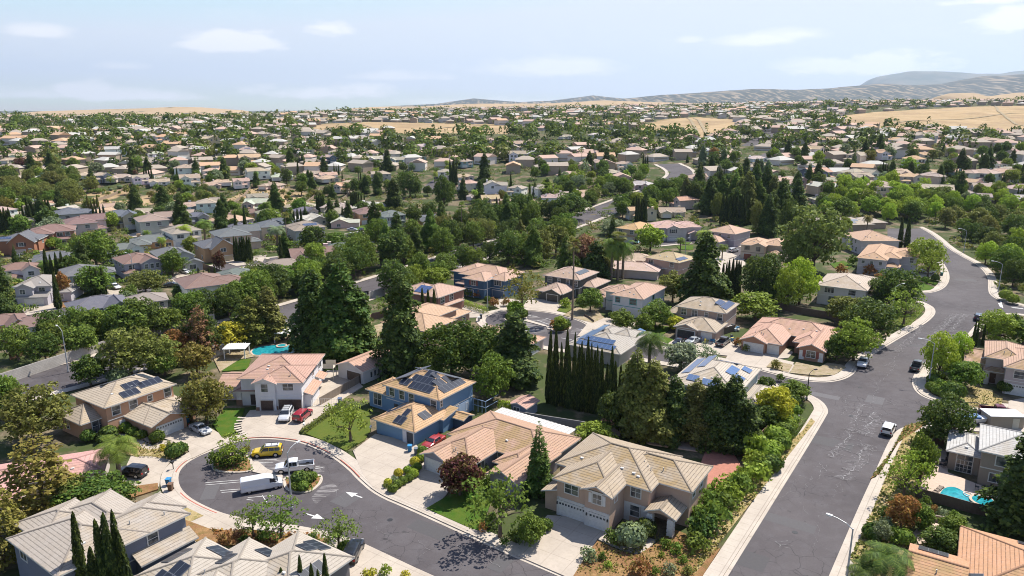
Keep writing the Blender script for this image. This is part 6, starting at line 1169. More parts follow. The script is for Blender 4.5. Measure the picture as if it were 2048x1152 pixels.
# ---------------------------------------------------------------- vehicles
def loft(st, m, roofm=0):
    """stations: (x, z bottom, belt z, half width, roof z, roof half width)"""
    rings = []
    for x, zb, zl, w, zr, wr in st:
        h = [(w * .93, zb), (w, zb + .18), (w, (zb + zl) / 2 + .05), (w * .985, zl)]
        if zr - zl > .12: h += [(w * .95, zl + .04), (wr + .03, zr - .10), (wr - .08, zr - .01), (0, zr + .02)]
        else: h += [(w * .95, zl + .02), (w * .8, zr), (w * .5, zr + .02), (0, zr + .03)]
        rings.append([(x, -a, b) for a, b in h] + [(x, a, b) for a, b in h[-2::-1]])
    for r, s in zip(rings[:-1], rings[1:]):
        for k in range(len(r) - 1): m.face([r[k], r[k + 1], s[k + 1], s[k]])
        m.face([r[-1], r[0], s[0], s[-1]])
    m.face(rings[0][::-1]); m.face(rings[-1])
def vehicle(kind, label, cat, loc, th, col, roofcol=None, rack=False, group=None):
    # local +x is forward
    V = {'sedan': dict(L=4.75, st=[(-2.38, .35, .80, .80, .86, .6), (-2.25, .25, .88, .88, .96, .75), (-1.5, .22, .92, .92, 1.02, .80), (-.95, .20, .93, .93, 1.40, .62), (-.3, .20, .92, .93, 1.45, .64), (.35, .20, .90, .93, 1.40, .64), (1.1, .20, .88, .93, .97, .78), (1.9, .22, .80, .90, .86, .70), (2.25, .28, .66, .80, .70, .6), (2.38, .38, .58, .68, .60, .5)], g=(-1.0, .5, .96, 1.33), w=(-1.4, 1.42), r=.33, ws=(.42, 1.02), rw=(-1.45, -1.0)),
         'suv': dict(L=4.7, st=[(-2.35, .40, .95, .85, 1.0, .7), (-2.28, .30, 1.05, .92, 1.62, .70), (-2.0, .28, 1.06, .94, 1.72, .72), (-1.0, .28, 1.06, .95, 1.76, .74), (.3, .28, 1.04, .95, 1.70, .72), (1.0, .28, 1.02, .95, 1.10, .82), (1.9, .30, .95, .92, 1.02, .74), (2.25, .35, .80, .84, .84, .6), (2.36, .45, .70, .75, .72, .5)], g=(-2.1, .45, 1.10, 1.60), w=(-1.42, 1.42), r=.38, ws=(.36, .98), rw=(-2.34, -2.29)),
         'van': dict(L=6.2, st=[(-3.1, .40, 1.3, .98, 2.28, .86), (-3.05, .35, 1.35, 1.0, 2.36, .80), (-2.9, .35, 1.35, 1.0, 2.44, .82), (.9, .35, 1.35, 1.0, 2.46, .82), (1.4, .35, 1.32, 1.0, 2.34, .80), (2.45, .35, 1.22, .98, 1.36, .84), (2.95, .38, 1.0, .92, 1.08, .7), (3.1, .48, .85, .84, .88, .6)], g=(1.15, 1.95, 1.42, 2.1), w=(-1.9, 2.05), r=.37, ws=(1.78, 2.42), rw=None),
         'pickup': dict(L=5.7, st=[(-.55, .40, 1.10, .96, 1.12, .8), (-.5, .38, 1.12, .96, 1.82, .72), (.1, .36, 1.12, .97, 1.90, .74), (.85, .36, 1.12, .97, 1.84, .73), (1.5, .36, 1.10, .97, 1.18, .82), (2.4, .38, 1.05, .95, 1.12, .78), (2.78, .42, .95, .90, .98, .7), (2.88, .5, .80, .84, .84, .6)], g=(-.42, .98, 1.18, 1.72), w=(-1.85, 1.95), r=.40, ws=(.92, 1.46), rw=(-.56, -.52))}[kind]
    root = empty('parked_car' if kind in ('sedan', 'suv') else ('delivery_van' if kind == 'van' else 'pickup_truck'), loc, R(th)); tag(root, label, cat, group)
    m = MB(); loft(V['st'], m)
    if kind == 'pickup':
        m.box(-2.85, -.56, -.96, .96, .42, .60); 
        for y in (-.96, .86): m.box(-2.85, -.56, y, y + .10, .60, 1.16)
        m.box(-2.88, -2.80, -.86, .86, .60, 1.12)
    body = m.build('body', M_CAR, root, col, smooth=False)
    if kind == 'pickup': b = MB(); b.box(-2.78, -.58, -.84, .84, .605, .63); b.build('bed_floor', M_DKPL, root)
    if roofcol: b = MB(); b.box(-1.9, .25, -.66, .66, 1.70, 1.80); b.build('roof_panel', M_CAR, root, roofcol)
    if rack:
        b = MB()
        for y in (-.62, .56): b.box(-1.9, .2, y, y + .06, 1.80, 1.88)
        for x in (-1.7, -.8, .1): b.box(x, x + .06, -.62, .62, 1.84, 1.90)
        b.build('roof_rack', M_DKPL, root)
    # glass: side bands, windscreen and rear screen follow the cabin
    st = V['st']
    def prof(x):
        for a, b in zip(st[:-1], st[1:]):
            if a[0] <= x <= b[0]: t = (x - a[0]) / (b[0] - a[0]); return [a[i] + (b[i] - a[i]) * t for i in range(6)]
        return st[-1]
    def side(x, z, s, o=.012):
        p = prof(x); f = (z - p[2] - .04) / max(.05, (p[4] - .10 - p[2] - .04)); f = min(1, max(0, f)); y = p[3] * .95 * (1 - f) + (p[5] + .03) * f; return (x, s * (y + o), z)
    g = V['g']; npane = {'sedan': 2, 'suv': 3, 'van': 1, 'pickup': 2}[kind]
    for s in (-1, 1):
        b = MB()
        for k in range(npane):
            x0 = g[0] + (g[1] - g[0]) * k / npane + .04; x1 = g[0] + (g[1] - g[0]) * (k + 1) / npane - .04; q = [side(x0, g[2], s), side(x1 + (.25 if k == npane - 1 else 0), g[2], s), side(x1, g[3], s), side(x0 + (.12 if k == 0 and kind == 'sedan' else 0), g[3], s)]; b.face(q if s < 0 else q[::-1])
        b.build('side_window', M_CARGL, root)
    def screen(xa, xb, nm):
        pa, pb = prof(xa), prof(xb); b = MB(); lo, hi = (xb, xa) if nm == 'windscreen' else (xa, xb); pl, ph_ = prof(lo), prof(hi)
        q = [(lo, -pl[3] * .80, max(pl[4], pl[2]) + .05), (lo, pl[3] * .80, max(pl[4], pl[2]) + .05), (hi, ph_[5] - .04, ph_[4] - .01), (hi, -ph_[5] + .04, ph_[4] - .01)]; d = .035 if nm == 'windscreen' else -.035; q = [(x + d, y, z + .02) for x, y, z in q]; b.face(q if nm == 'windscreen' else q[::-1]); b.build(nm, M_CARGL, root)
    screen(V['ws'][0], V['ws'][1], 'windscreen')
    if V['rw'] and kind == 'sedan': screen(V['rw'][0], V['rw'][1], 'rear_window')
    elif kind in ('suv', 'pickup'):
        b = MB(); x = (-2.36 if kind == 'suv' else -.57); b.face([(x, .68, 1.14), (x, -.68, 1.14), (x + .04, -.58, 1.60 if kind == 'suv' else 1.70), (x + .04, .58, 1.60 if kind == 'suv' else 1.70)]); b.build('rear_window', M_CARGL, root)
    for x in V['w']:
        for s in (-1, 1):
            b = MB(); b.tube((x, s * .70, V['r']), (x, s * .975, V['r']), V['r'], n=16); w = b.build('wheel', M_TYRE, root); b = MB(); b.tube((x, s * .90, V['r']), (x, s * .99, V['r']), V['r'] * .62, n=12); b.build('rim', M_RIM, w)
            b = MB(); n = 10; r = V['r'] * 1.22; b.face([(x + math.cos(math.pi * k / n) * r, s * .972, V['r'] * .8 + math.sin(math.pi * k / n) * r) for k in range(n + 1)][::(1 if s < 0 else -1)][::-1]); b.build('wheel_arch', M_DKPL, root)
    fx = st[-1][0]; rx = -2.86 if kind == 'pickup' else st[0][0]; zl = st[-2][2]
    for s in (-1, 1):
        b = MB(); b.box(fx - .22, fx - .02, s * .55 - .16, s * .55 + .16, zl - .12, zl + .02); b.build('headlight', M_LAMP, root); b = MB(); b.box(rx - .03, rx + .06, s * .72 - .12, s * .72 + .12, .75, 1.0 if kind != 'van' else 1.4); b.build('tail_light', M_TAIL, root)
        b = MB(); b.box(.62 if kind != 'van' else 1.9, .78 if kind != 'van' else 2.05, s * 1.02 - .1, s * 1.02 + .1, 1.0 if kind != 'van' else 1.4, 1.16 if kind != 'van' else 1.75); b.build('wing_mirror', M_DKPL, root)
    b = MB(); b.box(fx - .12, fx + .03, -.75, .75, .32, .52); b.box(rx - .05, rx + .1, -.8, .8, .36, .58); b.build('bumper', M_DKPL if kind in ('pickup', 'suv') else M_CAR, root, col)
    b = MB(); b.box(rx - .06, rx - .03, -.18, .18, .62, .76); b.build('number_plate', M_WHITE, root)
    if kind == 'van': root.scale = (.93, .90, .86)
    return root
WHT = (.68, .68, .69); SIL = (.42, .43, .45); BLK = (.012, .012, .014); GRY = (.08, .085, .09)
def carpx(kind, u, v, u2, v2, label, cat, col, **k):
    """a vehicle whose wheels span from the photo point (rear) to (front)"""
    a, b = G(u, v), G(u2, v2); c = (a + b) / 2; return vehicle(kind, label, cat, Vector((c.x, c.y, k.pop('z', .03) + hgt(c.x, c.y))), math.degrees(math.atan2(b.y - a.y, b.x - a.x)), col, **k)
carpx('van', 488, 985, 560, 972, 'white high-roofed panel van parked in the island bay', 'van', WHT)
carpx('pickup', 622, 938, 558, 944, 'white crew pickup parked between the island van and the yellow truck', 'pickup', WHT)
carpx('suv', 558, 909, 512, 912, 'yellow boxy four-wheel drive with white roof and roof rack', 'car', (.62, .42, .01), roofcol=WHT, rack=True)
carpx('suv', 578, 828, 567, 848, 'silver four-wheel drive with black roof rack beside the red one', 'car', (.55, .56, .57), rack=True, z=.17)
carpx('suv', 592, 850, 620, 826, 'crimson red large car parked in front of the brown garage doors', 'car', (.30, .012, .025), z=.17)
carpx('sedan', 388, 858, 416, 872, 'silver sedan on the driveway of the peach house', 'car', SIL, z=.17)
carpx('suv', 286, 955, 244, 950, 'black car half hidden under the feather palm', 'car', BLK, z=.17)
carpx('suv', 1770, 876, 1782, 853, 'white wagon parked at the kerb of the wide street near the pool house', 'car', WHT)
carpx('pickup', 1732, 720, 1720, 741, 'white pickup parked at the corner by the salmon ranch house', 'pickup', WHT)
carpx('pickup', 1826, 748, 1840, 728, 'dark grey pickup with loaded bed parked under the plane trees', 'pickup', GRY)
carpx('pickup', 1962, 826, 2028, 833, 'dark red pickup parked on the side street by the dry lawn', 'pickup', (.13, .008, .02))
carpx('suv', 1955, 645, 1957, 633, 'dark blue car parked near three thin cypresses', 'car', (.015, .03, .08))
carpx('sedan', 1368, 683, 1346, 697, 'black sedan outside the open cluttered garage', 'car', BLK, z=.17)
carpx('sedan', 1396, 683, 1375, 691, 'pale grey sedan between the clutter and the black sedan', 'car', (.35, .37, .38), z=.17)
carpx('pickup', 1435, 698, 1457, 682, 'grey pickup surrounded by household clutter', 'pickup', (.12, .12, .12), z=.17)
carpx('pickup', 1868, 549, 1840, 546, 'white pickup on the driveway beside the curved street', 'pickup', WHT, z=.17)
carpx('suv', 1866, 541, 1850, 540, 'maroon car behind the white pickup on the driveway', 'car', (.08, .01, .02), z=.17)
carpx('suv', 1459, 506, 1474, 503, 'white van-like car beside the cream house', 'car', WHT, z=.17)
carpx('sedan', 1265, 484, 1278, 489, 'teal blue car parked at the ochre-roofed cream house', 'car', (.05, .20, .27), z=.17)
carpx('sedan', 878, 884, 856, 898, 'red covered car beside the blue house fence', 'car', (.35, .04, .04), z=.1)
carpx('suv', 702, 1122, 712, 1100, 'black car parked beyond the solar house corner', 'car', BLK)
for u, v, u2, v2, lb, c, kd in ((90, 600, 95, 612, 'white car on the lavender house driveway', WHT, 'sedan'), (225, 577, 236, 580, 'white car with open boot beside the round tree', WHT, 'suv'), (362, 545, 382, 550, 'white sedan on the drive of the arched-gable house', WHT, 'sedan'), (335, 574, 352, 573, 'dark sedan behind the second round tree', GRY, 'sedan'), (32, 515, 50, 518, 'white sedan in front of the brick arched house', WHT, 'sedan'), (56, 514, 66, 511, 'dark red car in front of the brick arched house', (.15, .01, .02), 'suv'),
                                 (693, 451, 708, 448, 'white car at the far left culdesac bulb', WHT, 'suv'), (697, 462, 712, 462, 'silver car at the far left culdesac bulb', SIL, 'sedan'), (694, 471, 712, 474, 'white sedan parked across the far left culdesac', WHT, 'sedan'), (722, 464, 724, 461, 'black hatchback at the far left culdesac', BLK, 'sedan'), (120, 645, 140, 640, 'white car beside the brown-roofed house by the wall', WHT, 'suv')):
    carpx(kd, u, v, u2, v2, lb, 'car', c, z=.17)
# boat on its trailer
b = empty('motor_boat', at(560, 100, ZR), R(-8)); tag(b, 'white and blue motor boat on a trailer beside the round dark tree', 'boat')
m = MB(); S_ = [(-2.9, .95, .75, 1.35), (-1.5, 1.05, .62, 1.4), (.5, 1.05, .60, 1.45), (2.0, .75, .75, 1.55), (3.0, .08, 1.3, 1.65)]
for a, c in zip(S_[:-1], S_[1:]):
    ra = [(a[0], -a[1], a[3]), (a[0], -a[1] * .8, a[2] + .15), (a[0], 0, a[2]), (a[0], a[1] * .8, a[2] + .15), (a[0], a[1], a[3])]; rc_ = [(c[0], -c[1], c[3]), (c[0], -c[1] * .8, c[2] + .15), (c[0], 0, c[2]), (c[0], c[1] * .8, c[2] + .15), (c[0], c[1], c[3])]
    for k in range(4): m.face([ra[k], ra[k + 1], rc_[k + 1], rc_[k]])
    m.face([ra[0], rc_[0], rc_[4], ra[4]])
m.build('hull', M_ANY, b, (.6, .6, .6)); extra(b, 'blue_cover', [(-2.8, 1.2, -.85, .85, 1.42, 1.75)], M_ANY, (.03, .12, .3)); extra(b, 'trailer', [(-3, 4.2, -.05, .05, .45, .55), (-1, -.9, -1, 1, .4, .5)], M_STEEL)
for s in (-1, 1): m = MB(); m.tube((-.95, s * .8, .32), (-.95, s * 1.0, .32), .32, n=12); m.build('wheel', M_TYRE, b)
b = empty('flatbed_trailer', at(640, 925, Z12), R(-4)); tag(b, 'small flat trailer hitched behind the dark red pickup', 'trailer'); extra(b, 'frame', [(-3, 2.4, -.9, -.8, .4, .5), (-3, 2.4, .8, .9, .4, .5), (-3, -2.9, -.9, .9, .4, .5), (2.3, 2.4, -.9, .9, .4, .5), (-.3, -.2, -.9, .9, .4, .5), (2.4, 3.8, -.05, .05, .4, .5)], M_DKPL)
for s in (-1, 1): m = MB(); m.tube((-.5, s * .95, .32), (-.5, s * 1.15, .32), .32, n=12); m.build('wheel', M_TYRE, b)
# ---------------------------------------------------------------- street furniture and yard things
def lamp_post(u, v, ang, label, h=8.5, arm=2.4, dark=False):
    g = G(u, v); r = empty('street_lamp', (g.x, g.y, g.z + .15), R(ang)); tag(r, label, 'street lamp', 'street lamps along the streets'); mt = M_DKPL if dark else M_STEEL
    m = MB(); m.tube((0, 0, 0), (0, 0, h), .14, .075, 10); m.tube((0, 0, 0), (0, 0, .35), .2, .2, 10); m.build('pole', mt, r)
    m = MB(); pts = [(0, 0, h - .15), (arm * .3, 0, h + .35), (arm * .7, 0, h + .62), (arm, 0, h + .7)]
    for a, b_ in zip(pts[:-1], pts[1:]): m.tube(a, b_, .05, .045, 6)
    m.build('arm', mt, r); m = MB(); m.box(arm - .1, arm + .55, -.15, .15, h + .62, h + .76); m.box(arm + .0, arm + .5, -.12, .12, h + .56, h + .62); m.build('lamp_head', M_WHITE if not dark else M_DKPL, r)
lamp_post(1689, 1190, 140, 'street lamp with curved arm leaning over the wide street at the bottom edge', 8.4)
lamp_post(1857, 769, 160, 'tall street lamp at the corner by the dark grey pickup', 8.6)
lamp_post(584, 1020, 60, 'street lamp rising from the airy tree beside the road arrow', 8.6, 1.8)
lamp_post(137, 745, 140, 'street lamp beside the white wall along the divided road', 9.)
lamp_post(1783, 637, 20, 'street lamp in front of the white corner house', 8.5); lamp_post(1996, 584, 150, 'street lamp among the trees at the far bend of the wide street', 8.5); lamp_post(1927, 506, 150, 'street lamp beneath the shady plane trees at the top bend', 8.5)
lamp_post(975, 622, 20, 'white street lamp at the end of the clipped hedge', 8.5, 1.2); lamp_post(1613, 800, 20, 'dark street lamp at the side street corner near the gravel bed', 5.2, 1.2, True); lamp_post(587, 482, 20, 'street lamp near the far left culdesac', 8.); lamp_post(780, 462, 20, 'street lamp before the pale blue-green house', 8.); lamp_post(268, 560, 150, 'street lamp in front of the arched-gable house', 8.)
lamp_post(1370, 512, 20, 'pale lamp beside the small far lawn', 6., 1.); lamp_post(1290, 386, 20, 'lamp standing on the verge of the curved divided road', 9); lamp_post(818, 352, 20, 'lamp among the far houses above the grove', 9)
def bin_(u, v, c, label, group=None, ang=0):
    g = G(u, v); r = empty('wheelie_bin', (g.x, g.y, g.z + .16), R(ang)); tag(r, label, 'bin', group); m = MB(); m.face([(-.3, -.33, 0), (.3, -.33, 0), (.3, .33, 0), (-.3, .33, 0)]); b0 = [(-.25, -.27), (.25, -.27), (.25, .27), (-.25, .27)]; b1 = [(-.33, -.36), (.33, -.36), (.33, .36), (-.33, .36)]
    for k in range(4): j = (k + 1) % 4; m.face([(*b0[k], 0), (*b0[j], 0), (*b1[j], 1.0), (*b1[k], 1.0)])
    m.build('bin_body', M_ANY, r, c); m = MB(); m.box(-.36, .36, -.42, .38, 1.0, 1.09); m.build('lid', M_ANY, r, tuple(x * 1.3 for x in c))
    for s in (-1, 1): m = MB(); m.tube((s * .22, .34, .12), (s * .3, .34, .12), .12, n=8); m.build('wheel', M_TYRE, r)
BLU = (.02, .16, .33); BRN = (.13, .07, .04)
bin_(338, 972, BLU, 'blue bin on the pavement by the bulb, behind the brown one'); bin_(342, 982, BRN, 'brown bin on the pavement by the bulb'); bin_(820, 904, BLU, 'blue bin by the fence of the blue house'); bin_(833, 910, (.1, .12, .14), 'dark bin with pale lid beside the blue house fence'); bin_(1883, 552, (.02, .11, .10), 'green bin at the kerb by the white pickup driveway'); bin_(958, 643, (.35, .36, .36), 'pale bin at the culdesac kerb'); bin_(962, 638, (.02, .03, .04), 'black bin at the culdesac kerb'); bin_(680, 808, (.06, .09, .16), 'dark blue bin beside the white gate'); bin_(382, 843, (.12, .06, .03), 'brown bin in the shade by the peach garage'); bin_(376, 845, BLU, 'blue bin in the shade by the peach garage')
def fence(pts, label, h=1.8, col=(.22, .13, .08), off=(0, 0, 1), name='wooden_fence', cat='fence', mt=None, world_=False, th=.05, post=2.4):
    q = [Vector(p) for p in pts] if world_ else [Vector(G(off[0] + u / off[2], off[1] + v / off[2])[:2]) for u, v in pts]; r = empty(name, (q[0].x, q[0].y, hgt(q[0].x, q[0].y))); tag(r, label, cat); z0 = hgt(q[0].x, q[0].y); m = MB(); P_ = MB(); s = 0
    for a, b_ in zip(q[:-1], q[1:]):
        L_ = (b_ - a).length; n = max(1, int(L_ / 6))
        for k in range(n):
            c, d = a.lerp(b_, k / n) - q[0], a.lerp(b_, (k + 1) / n) - q[0]; zc_, zd = hgt(c.x + q[0].x, c.y + q[0].y) - z0, hgt(d.x + q[0].x, d.y + q[0].y) - z0; t = (d - c).normalized(); w = Vector((-t.y, t.x)) * th; l = (d - c).length
            A, B = c + w, c - w; C, D = d - w, d + w
            m.face([(*B, zc_ - .3), (*C, zd - .3), (*C, zd + h), (*B, zc_ + h)], 0, [(s, 0), (s + l, 0), (s + l, h), (s, h)]); m.face([(*D, zd - .3), (*A, zc_ - .3), (*A, zc_ + h), (*D, zd + h)], 0, [(s, 0), (s + l, 0), (s + l, h), (s, h)])
            m.face([(*B, zc_ + h), (*C, zd + h), (*D, zd + h), (*A, zc_ + h)], 0, [(s + .02, 0)] * 4); s += l
        
    mt = mt or M_WOOD; m.build('fence_panel' if mt is M_WOOD else 'wall_panel', mt, r, col)
RW = (.20, .085, .05); DW = (.10, .065, .045); WW = (.48, .44, .39)
fence([(1500, 905), (1560, 845)], 'red-brown fence along the sunny verge by the grey solar house', 1.9, RW); fence([(1240, 858), (1330, 875), (1420, 896), (1480, 912), (1500, 905)], 'red-brown fence behind the redwoods and the hidden pool', 1.9, RW)
fence([(660, 1050), (975, 870)], 'reddish fence beside the covered red car', 1.8, RW, (720, 720, 6.4)); fence([(640, 812), (745, 752), (775, 735)], 'weathered fence beside the concrete court of the white house', 1.7, (.25, .19, .14))
fence([(185, 612), (300, 232), (372, 252)], 'red fence along the left side of the pool terrace', 1.7, RW, ZR); fence([(185, 612), (370, 660), (560, 715), (745, 752)], 'brown fence below the turquoise pool', 1.6, DW, ZR); fence([(235, 760), (430, 800)], 'low tan block wall under the pool fence', 1.0, (.33, .25, .19), ZR, 'garden_wall', 'wall', M_BLOCK, th=.12)
fence([(1556, 618), (1600, 628), (1660, 638), (1690, 650)], 'long dark fence behind the salmon ranch house', 1.9, DW); fence([(1395, 660), (1440, 672), (1470, 662)], 'dark fence beside the cluttered yard', 1.7, DW)
fence([(1000, 870), (1010, 835), (1240, 872), (1215, 800)], 'grey block wall between the ranch house and the cypress row', 1.6, (.25, .24, .24), name='garden_wall', cat='wall', mt=M_BLOCK, th=.1); fence([(1935, 690), (1990, 660), (2048, 668)], 'dark fence behind the beige house on the right edge', 1.8, DW)
fence([(733, 668), (742, 640), (800, 628), (826, 612)], 'brown fence behind the tall redwood', 1.8, (.20, .11, .07)); fence([(640, 690), (655, 668), (700, 655)], 'brown fence near the patio umbrella', 1.8, (.24, .13, .08)); fence([(390, 530), (470, 560), (560, 588)], 'brown fence of the left neighbourhood beside the dirt yard', 1.7, DW); fence([(545, 480), (640, 495), (690, 500)], 'brown fence above the red-roofed row', 1.7, RW); fence([(130, 655), (190, 650), (20, 720)], 'brown fence below the brown-roofed house', 1.7, RW)
fence([(-60, 790), (20, 765), (130, 728), (190, 708), (235, 694), (330, 665), (430, 645)], 'long white wall on the far side of the divided road', 2.4, WW, name='boundary_wall', cat='wall', mt=M_BLOCK, th=.12)
fence([(405, 728), (470, 700), (560, 665), (640, 636), (700, 612), (770, 588), (800, 580)], 'long white wall on the near side of the divided road behind the pool', 2.2, WW, name='boundary_wall', cat='wall', mt=M_BLOCK, th=.12)
for i, (a, b_) in enumerate((((170, 410), (262, 372)), ((355, 408), (405, 375)), ((457, 415), (505, 372)), ((610, 410), (640, 380)), ((660, 416), (700, 388)))): fence([a, b_], ['first', 'second', 'third', 'fourth', 'fifth'][i] + ' fence from the left running up the dry slope', 1.8, (.30, .22, .15))
fence([(1256, 395), (1240, 378), (1226, 366)], 'pale wall climbing beside the curved divided road', 2., WW, name='boundary_wall', cat='wall', mt=M_BLOCK, th=.1)
# gates, pergolas, pools, furniture
r = empty('driveway_gate', at(1110, 770, ZH4), R(0)); tag(r, 'thin white metal gate across the concrete court', 'gate'); m = MB()
for x in np.arange(0, 5.2, .32): m.tube((x, 0, .1), (x, 0, 1.5), .02, n=4)
for z in (.15, 1.5): m.tube((0, 0, z), (5.1, 0, z), .03, n=4)
m.build('gate_bars', M_WHITE, r)
for x in (0, 5.15): m = MB(); m.tube((x, 0, 0), (x, 0, 1.8), .06, n=6); m.build('gate_post', M_WHITE, r)
def pergola(u, v, off, th, w, d, label, h=2.5):
    r = empty('patio_cover', at(u, v, off), R(th)); tag(r, label, 'patio cover'); m = MB(); m.box(-.3, w + .3, -.3, d + .3, h, h + .12)
    for k in range(int(w / .5)): m.box(.1 + k * .5, .18 + k * .5, -.5, d + .5, h + .12, h + .22)
    m.build('slatted_roof', M_WHITE, r)
    for x in (0, w): 
        for y in (0, d): m = MB(); m.box(x - .1, x + .1, y - .1, y + .1, 0, h); m.build('post', M_WHITE, r)
pergola(160, 270, ZH4, 4, 4.4, 3.4, 'white freestanding patio cover left of the kidney pool'); pergola(700, 95, ZH4, 3, 5.6, 4.0, 'larger white patio cover over the dining set behind the pool')
def pool(pts, off, label, z=.24, spa=None):
    q = smooth_line([tuple(at(u, v, off)[:2]) for u, v in pts + [pts[0]]], 3)[:-1]; c = Vector((sum(p[0] for p in q) / len(q), sum(p[1] for p in q) / len(q)))
    r = empty('swimming_pool', (c.x, c.y, 0)); tag(r, label, 'swimming pool'); ql = [(p[0] - c.x, p[1] - c.y) for p in q]; o = [tuple(Vector(p) * (1 + .35 / max(1, Vector(p).length))) for p in ql]; m = MB(); m.prism(o, .0, z + .03); m.build('coping', M_DECK, r); m = MB(); m.prism([tuple(Vector(p) * .995) for p in ql], .0, z + .036); m.build('water', M_WATER, r)
    if spa:
        s = at(spa[0], spa[1], off) - Vector((c.x, c.y, 0)); n = 20; m = MB(); m.prism([(s.x + math.cos(k * 2 * math.pi / n) * spa[2], s.y + math.sin(k * 2 * math.pi / n) * spa[2]) for k in range(n)], 0, .50); m.build('spa_rim', M_DECK, r, (.5, .4, .33)); m = MB(); m.prism([(s.x + math.cos(k * 2 * math.pi / n) * (spa[2] - .35), s.y + math.sin(k * 2 * math.pi / n) * (spa[2] - .35)) for k in range(n)], 0, .506); m.build('spa_water', M_WATER, r)
    return r
pool([(450, 195), (470, 155), (560, 130), (700, 118), (860, 122), (1000, 130), (1090, 160), (1075, 190), (900, 205), (600, 220), (480, 232)], ZH4, 'kidney-shaped turquoise pool behind the white house', spa=(775, 133, 1.3))
pool([(345, 590), (372, 552), (430, 540), (490, 562), (530, 600), (590, 612), (660, 628), (715, 690), (725, 735), (640, 722), (560, 700), (480, 682), (400, 640)], ZR, 'free-form turquoise pool with round spa behind the red fence', .25, (645, 650, 1.75))
pool([(1268, 850), (1290, 838), (1340, 848), (1395, 868), (1400, 885), (1345, 882), (1290, 868)], (0, 0, 1), 'pool glimpsed beneath the redwood trunks')
m = MB(); c = at(540, 600, ZR)
hp = [at(505, 590, ZR), at(520, 583, ZR), at(560, 592, ZR), at(578, 610, ZR), at(560, 618, ZR), at(525, 610, ZR), at(508, 596, ZR)]
for a, b_ in zip(hp[:-1], hp[1:]): m.tube(a + Vector((0, 0, .33)), b_ + Vector((0, 0, .33)), .07, n=5)
hp = [at(578, 612, ZR), at(575, 640, ZR), at(600, 680, ZR), at(640, 718, ZR)]
for a, b_ in zip(hp[:-1], hp[1:]): m.tube(a + Vector((0, 0, .33)), b_ + Vector((0, 0, .33)), .06, n=5)
tag(m.build('pool_hose', M_WHITE), 'white hose looped on the free-form pool', 'hose')
def boulder(p, s, label, grp):
    bm = bmesh.new(); bmesh.ops.create_icosphere(bm, subdivisions=2, radius=s)
    for v in bm.verts: v.co *= 1 + .28 * math.sin(v.co.x * 5 / s + p.x) * math.cos(v.co.y * 4 / s + p.y); v.co.z *= .65
    q = bpy.data.meshes.new('boulder'); bm.to_mesh(q); bm.free(); q.materials.append(M_ROCK); o = bpy.data.objects.new('boulder', q); COL.objects.link(o); o.location = (p.x, p.y, p.z + s * .35 + .15); tag(o, label, 'boulder', grp)
for k, (u, v) in enumerate(((308, 590), (322, 575), (340, 562), (356, 550), (312, 604), (340, 622), (365, 636), (395, 650), (420, 658), (445, 668))): boulder(at(u, v, ZR), .42, 'rough brown boulder edging the free-form pool', 'boulders edging the free-form pool')
for k, (u, v) in enumerate(((1602, 800), (1598, 812), (1594, 824), (1590, 838), (1586, 850), (1604, 790))): boulder(P(u, v), .5, 'pale boulder in the corner garden by the gravel bed', 'boulders of the corner garden')
for k, (u, v) in enumerate(((960, 770), (1005, 790), (1030, 800), (990, 775))): boulder(at(u, v, ZH6), .42, 'grey boulder beside the peach house walkway', 'boulders beside the peach house walkway')
def chairset(u, v, off, label, n=4, table=True, umb=None, zz=.2):
    c = at(u, v, off); grp = 'garden chairs of the ' + label
    if table:
        r = empty('garden_table', (c.x, c.y, zz)); tag(r, 'round garden table, ' + label, 'table'); m = MB(); m.tube((0, 0, .70), (0, 0, .74), .6, n=16); m.build('table_top', M_DKPL, r); m = MB(); m.tube((0, 0, 0), (0, 0, .7), .05, n=6); m.tube((0, 0, 0), (0, 0, .04), .3, n=10); m.build('pedestal', M_DKPL, r)
    for k in range(n):
        a = k * 2 * math.pi / n + .4; r = empty('garden_chair', (c.x + math.cos(a) * 1.05, c.y + math.sin(a) * 1.05, zz), a + math.pi / 2); tag(r, 'garden chair drawn up, ' + label, 'chair', grp); extra(r, 'seat', [(-.25, .25, -.25, .25, .42, .46)], M_DKPL); extra(r, 'backrest', [(-.25, .25, -.28, -.24, .46, .92)], M_DKPL)
        for x in (-.22, .2):
            for y in (-.22, .2): extra(r, 'leg', [(x, x + .03, y, y + .03, 0, .42)], M_DKPL)
    if umb:
        r = empty('parasol', (c.x + .0, c.y, zz)); tag(r, umb[1], 'parasol'); m = MB(); m.tube((0, 0, 0), (0, 0, 2.6), .03, n=6); m.build('pole', M_WHITE, r); m = MB(); n_ = 8; R0 = umb[2]
        for k in range(n_): a, b_ = k * 2 * math.pi / n_, (k + 1) * 2 * math.pi / n_; m.face([(math.cos(a) * R0, math.sin(a) * R0, umb[3]), (math.cos(b_) * R0, math.sin(b_) * R0, umb[3]), (0, 0, 2.7)]); m.face([(0, 0, 2.66), (math.cos(b_) * R0, math.sin(b_) * R0, umb[3] - .04), (math.cos(a) * R0, math.sin(a) * R0, umb[3] - .04)])
        m.build('parasol_canopy', M_ANY, r, umb[0])
chairset(800, 60, ZH4, 'under the larger white patio cover', 6); chairset(1800, 90, ZH4, 'on the patio beside the redwood', 4, True, ((.22, .07, .05), 'closed rust-red parasol beside the tall redwood', .25, 1.0)); chairset(660, 575, ZR, 'beside the spa', 3); chairset(250, 440, ZR, 'along the red pool fence', 3); chairset(350, 385, ZR, 'in the shade by the french doors', 3)
chairset(1795, 885, (1060, 650, 4.096), 'on the patio by the red-brown fence', 3, True, ((.55, .50, .45), 'pale parasol over the patio by the red-brown fence', 1.2, 2.2), .1)
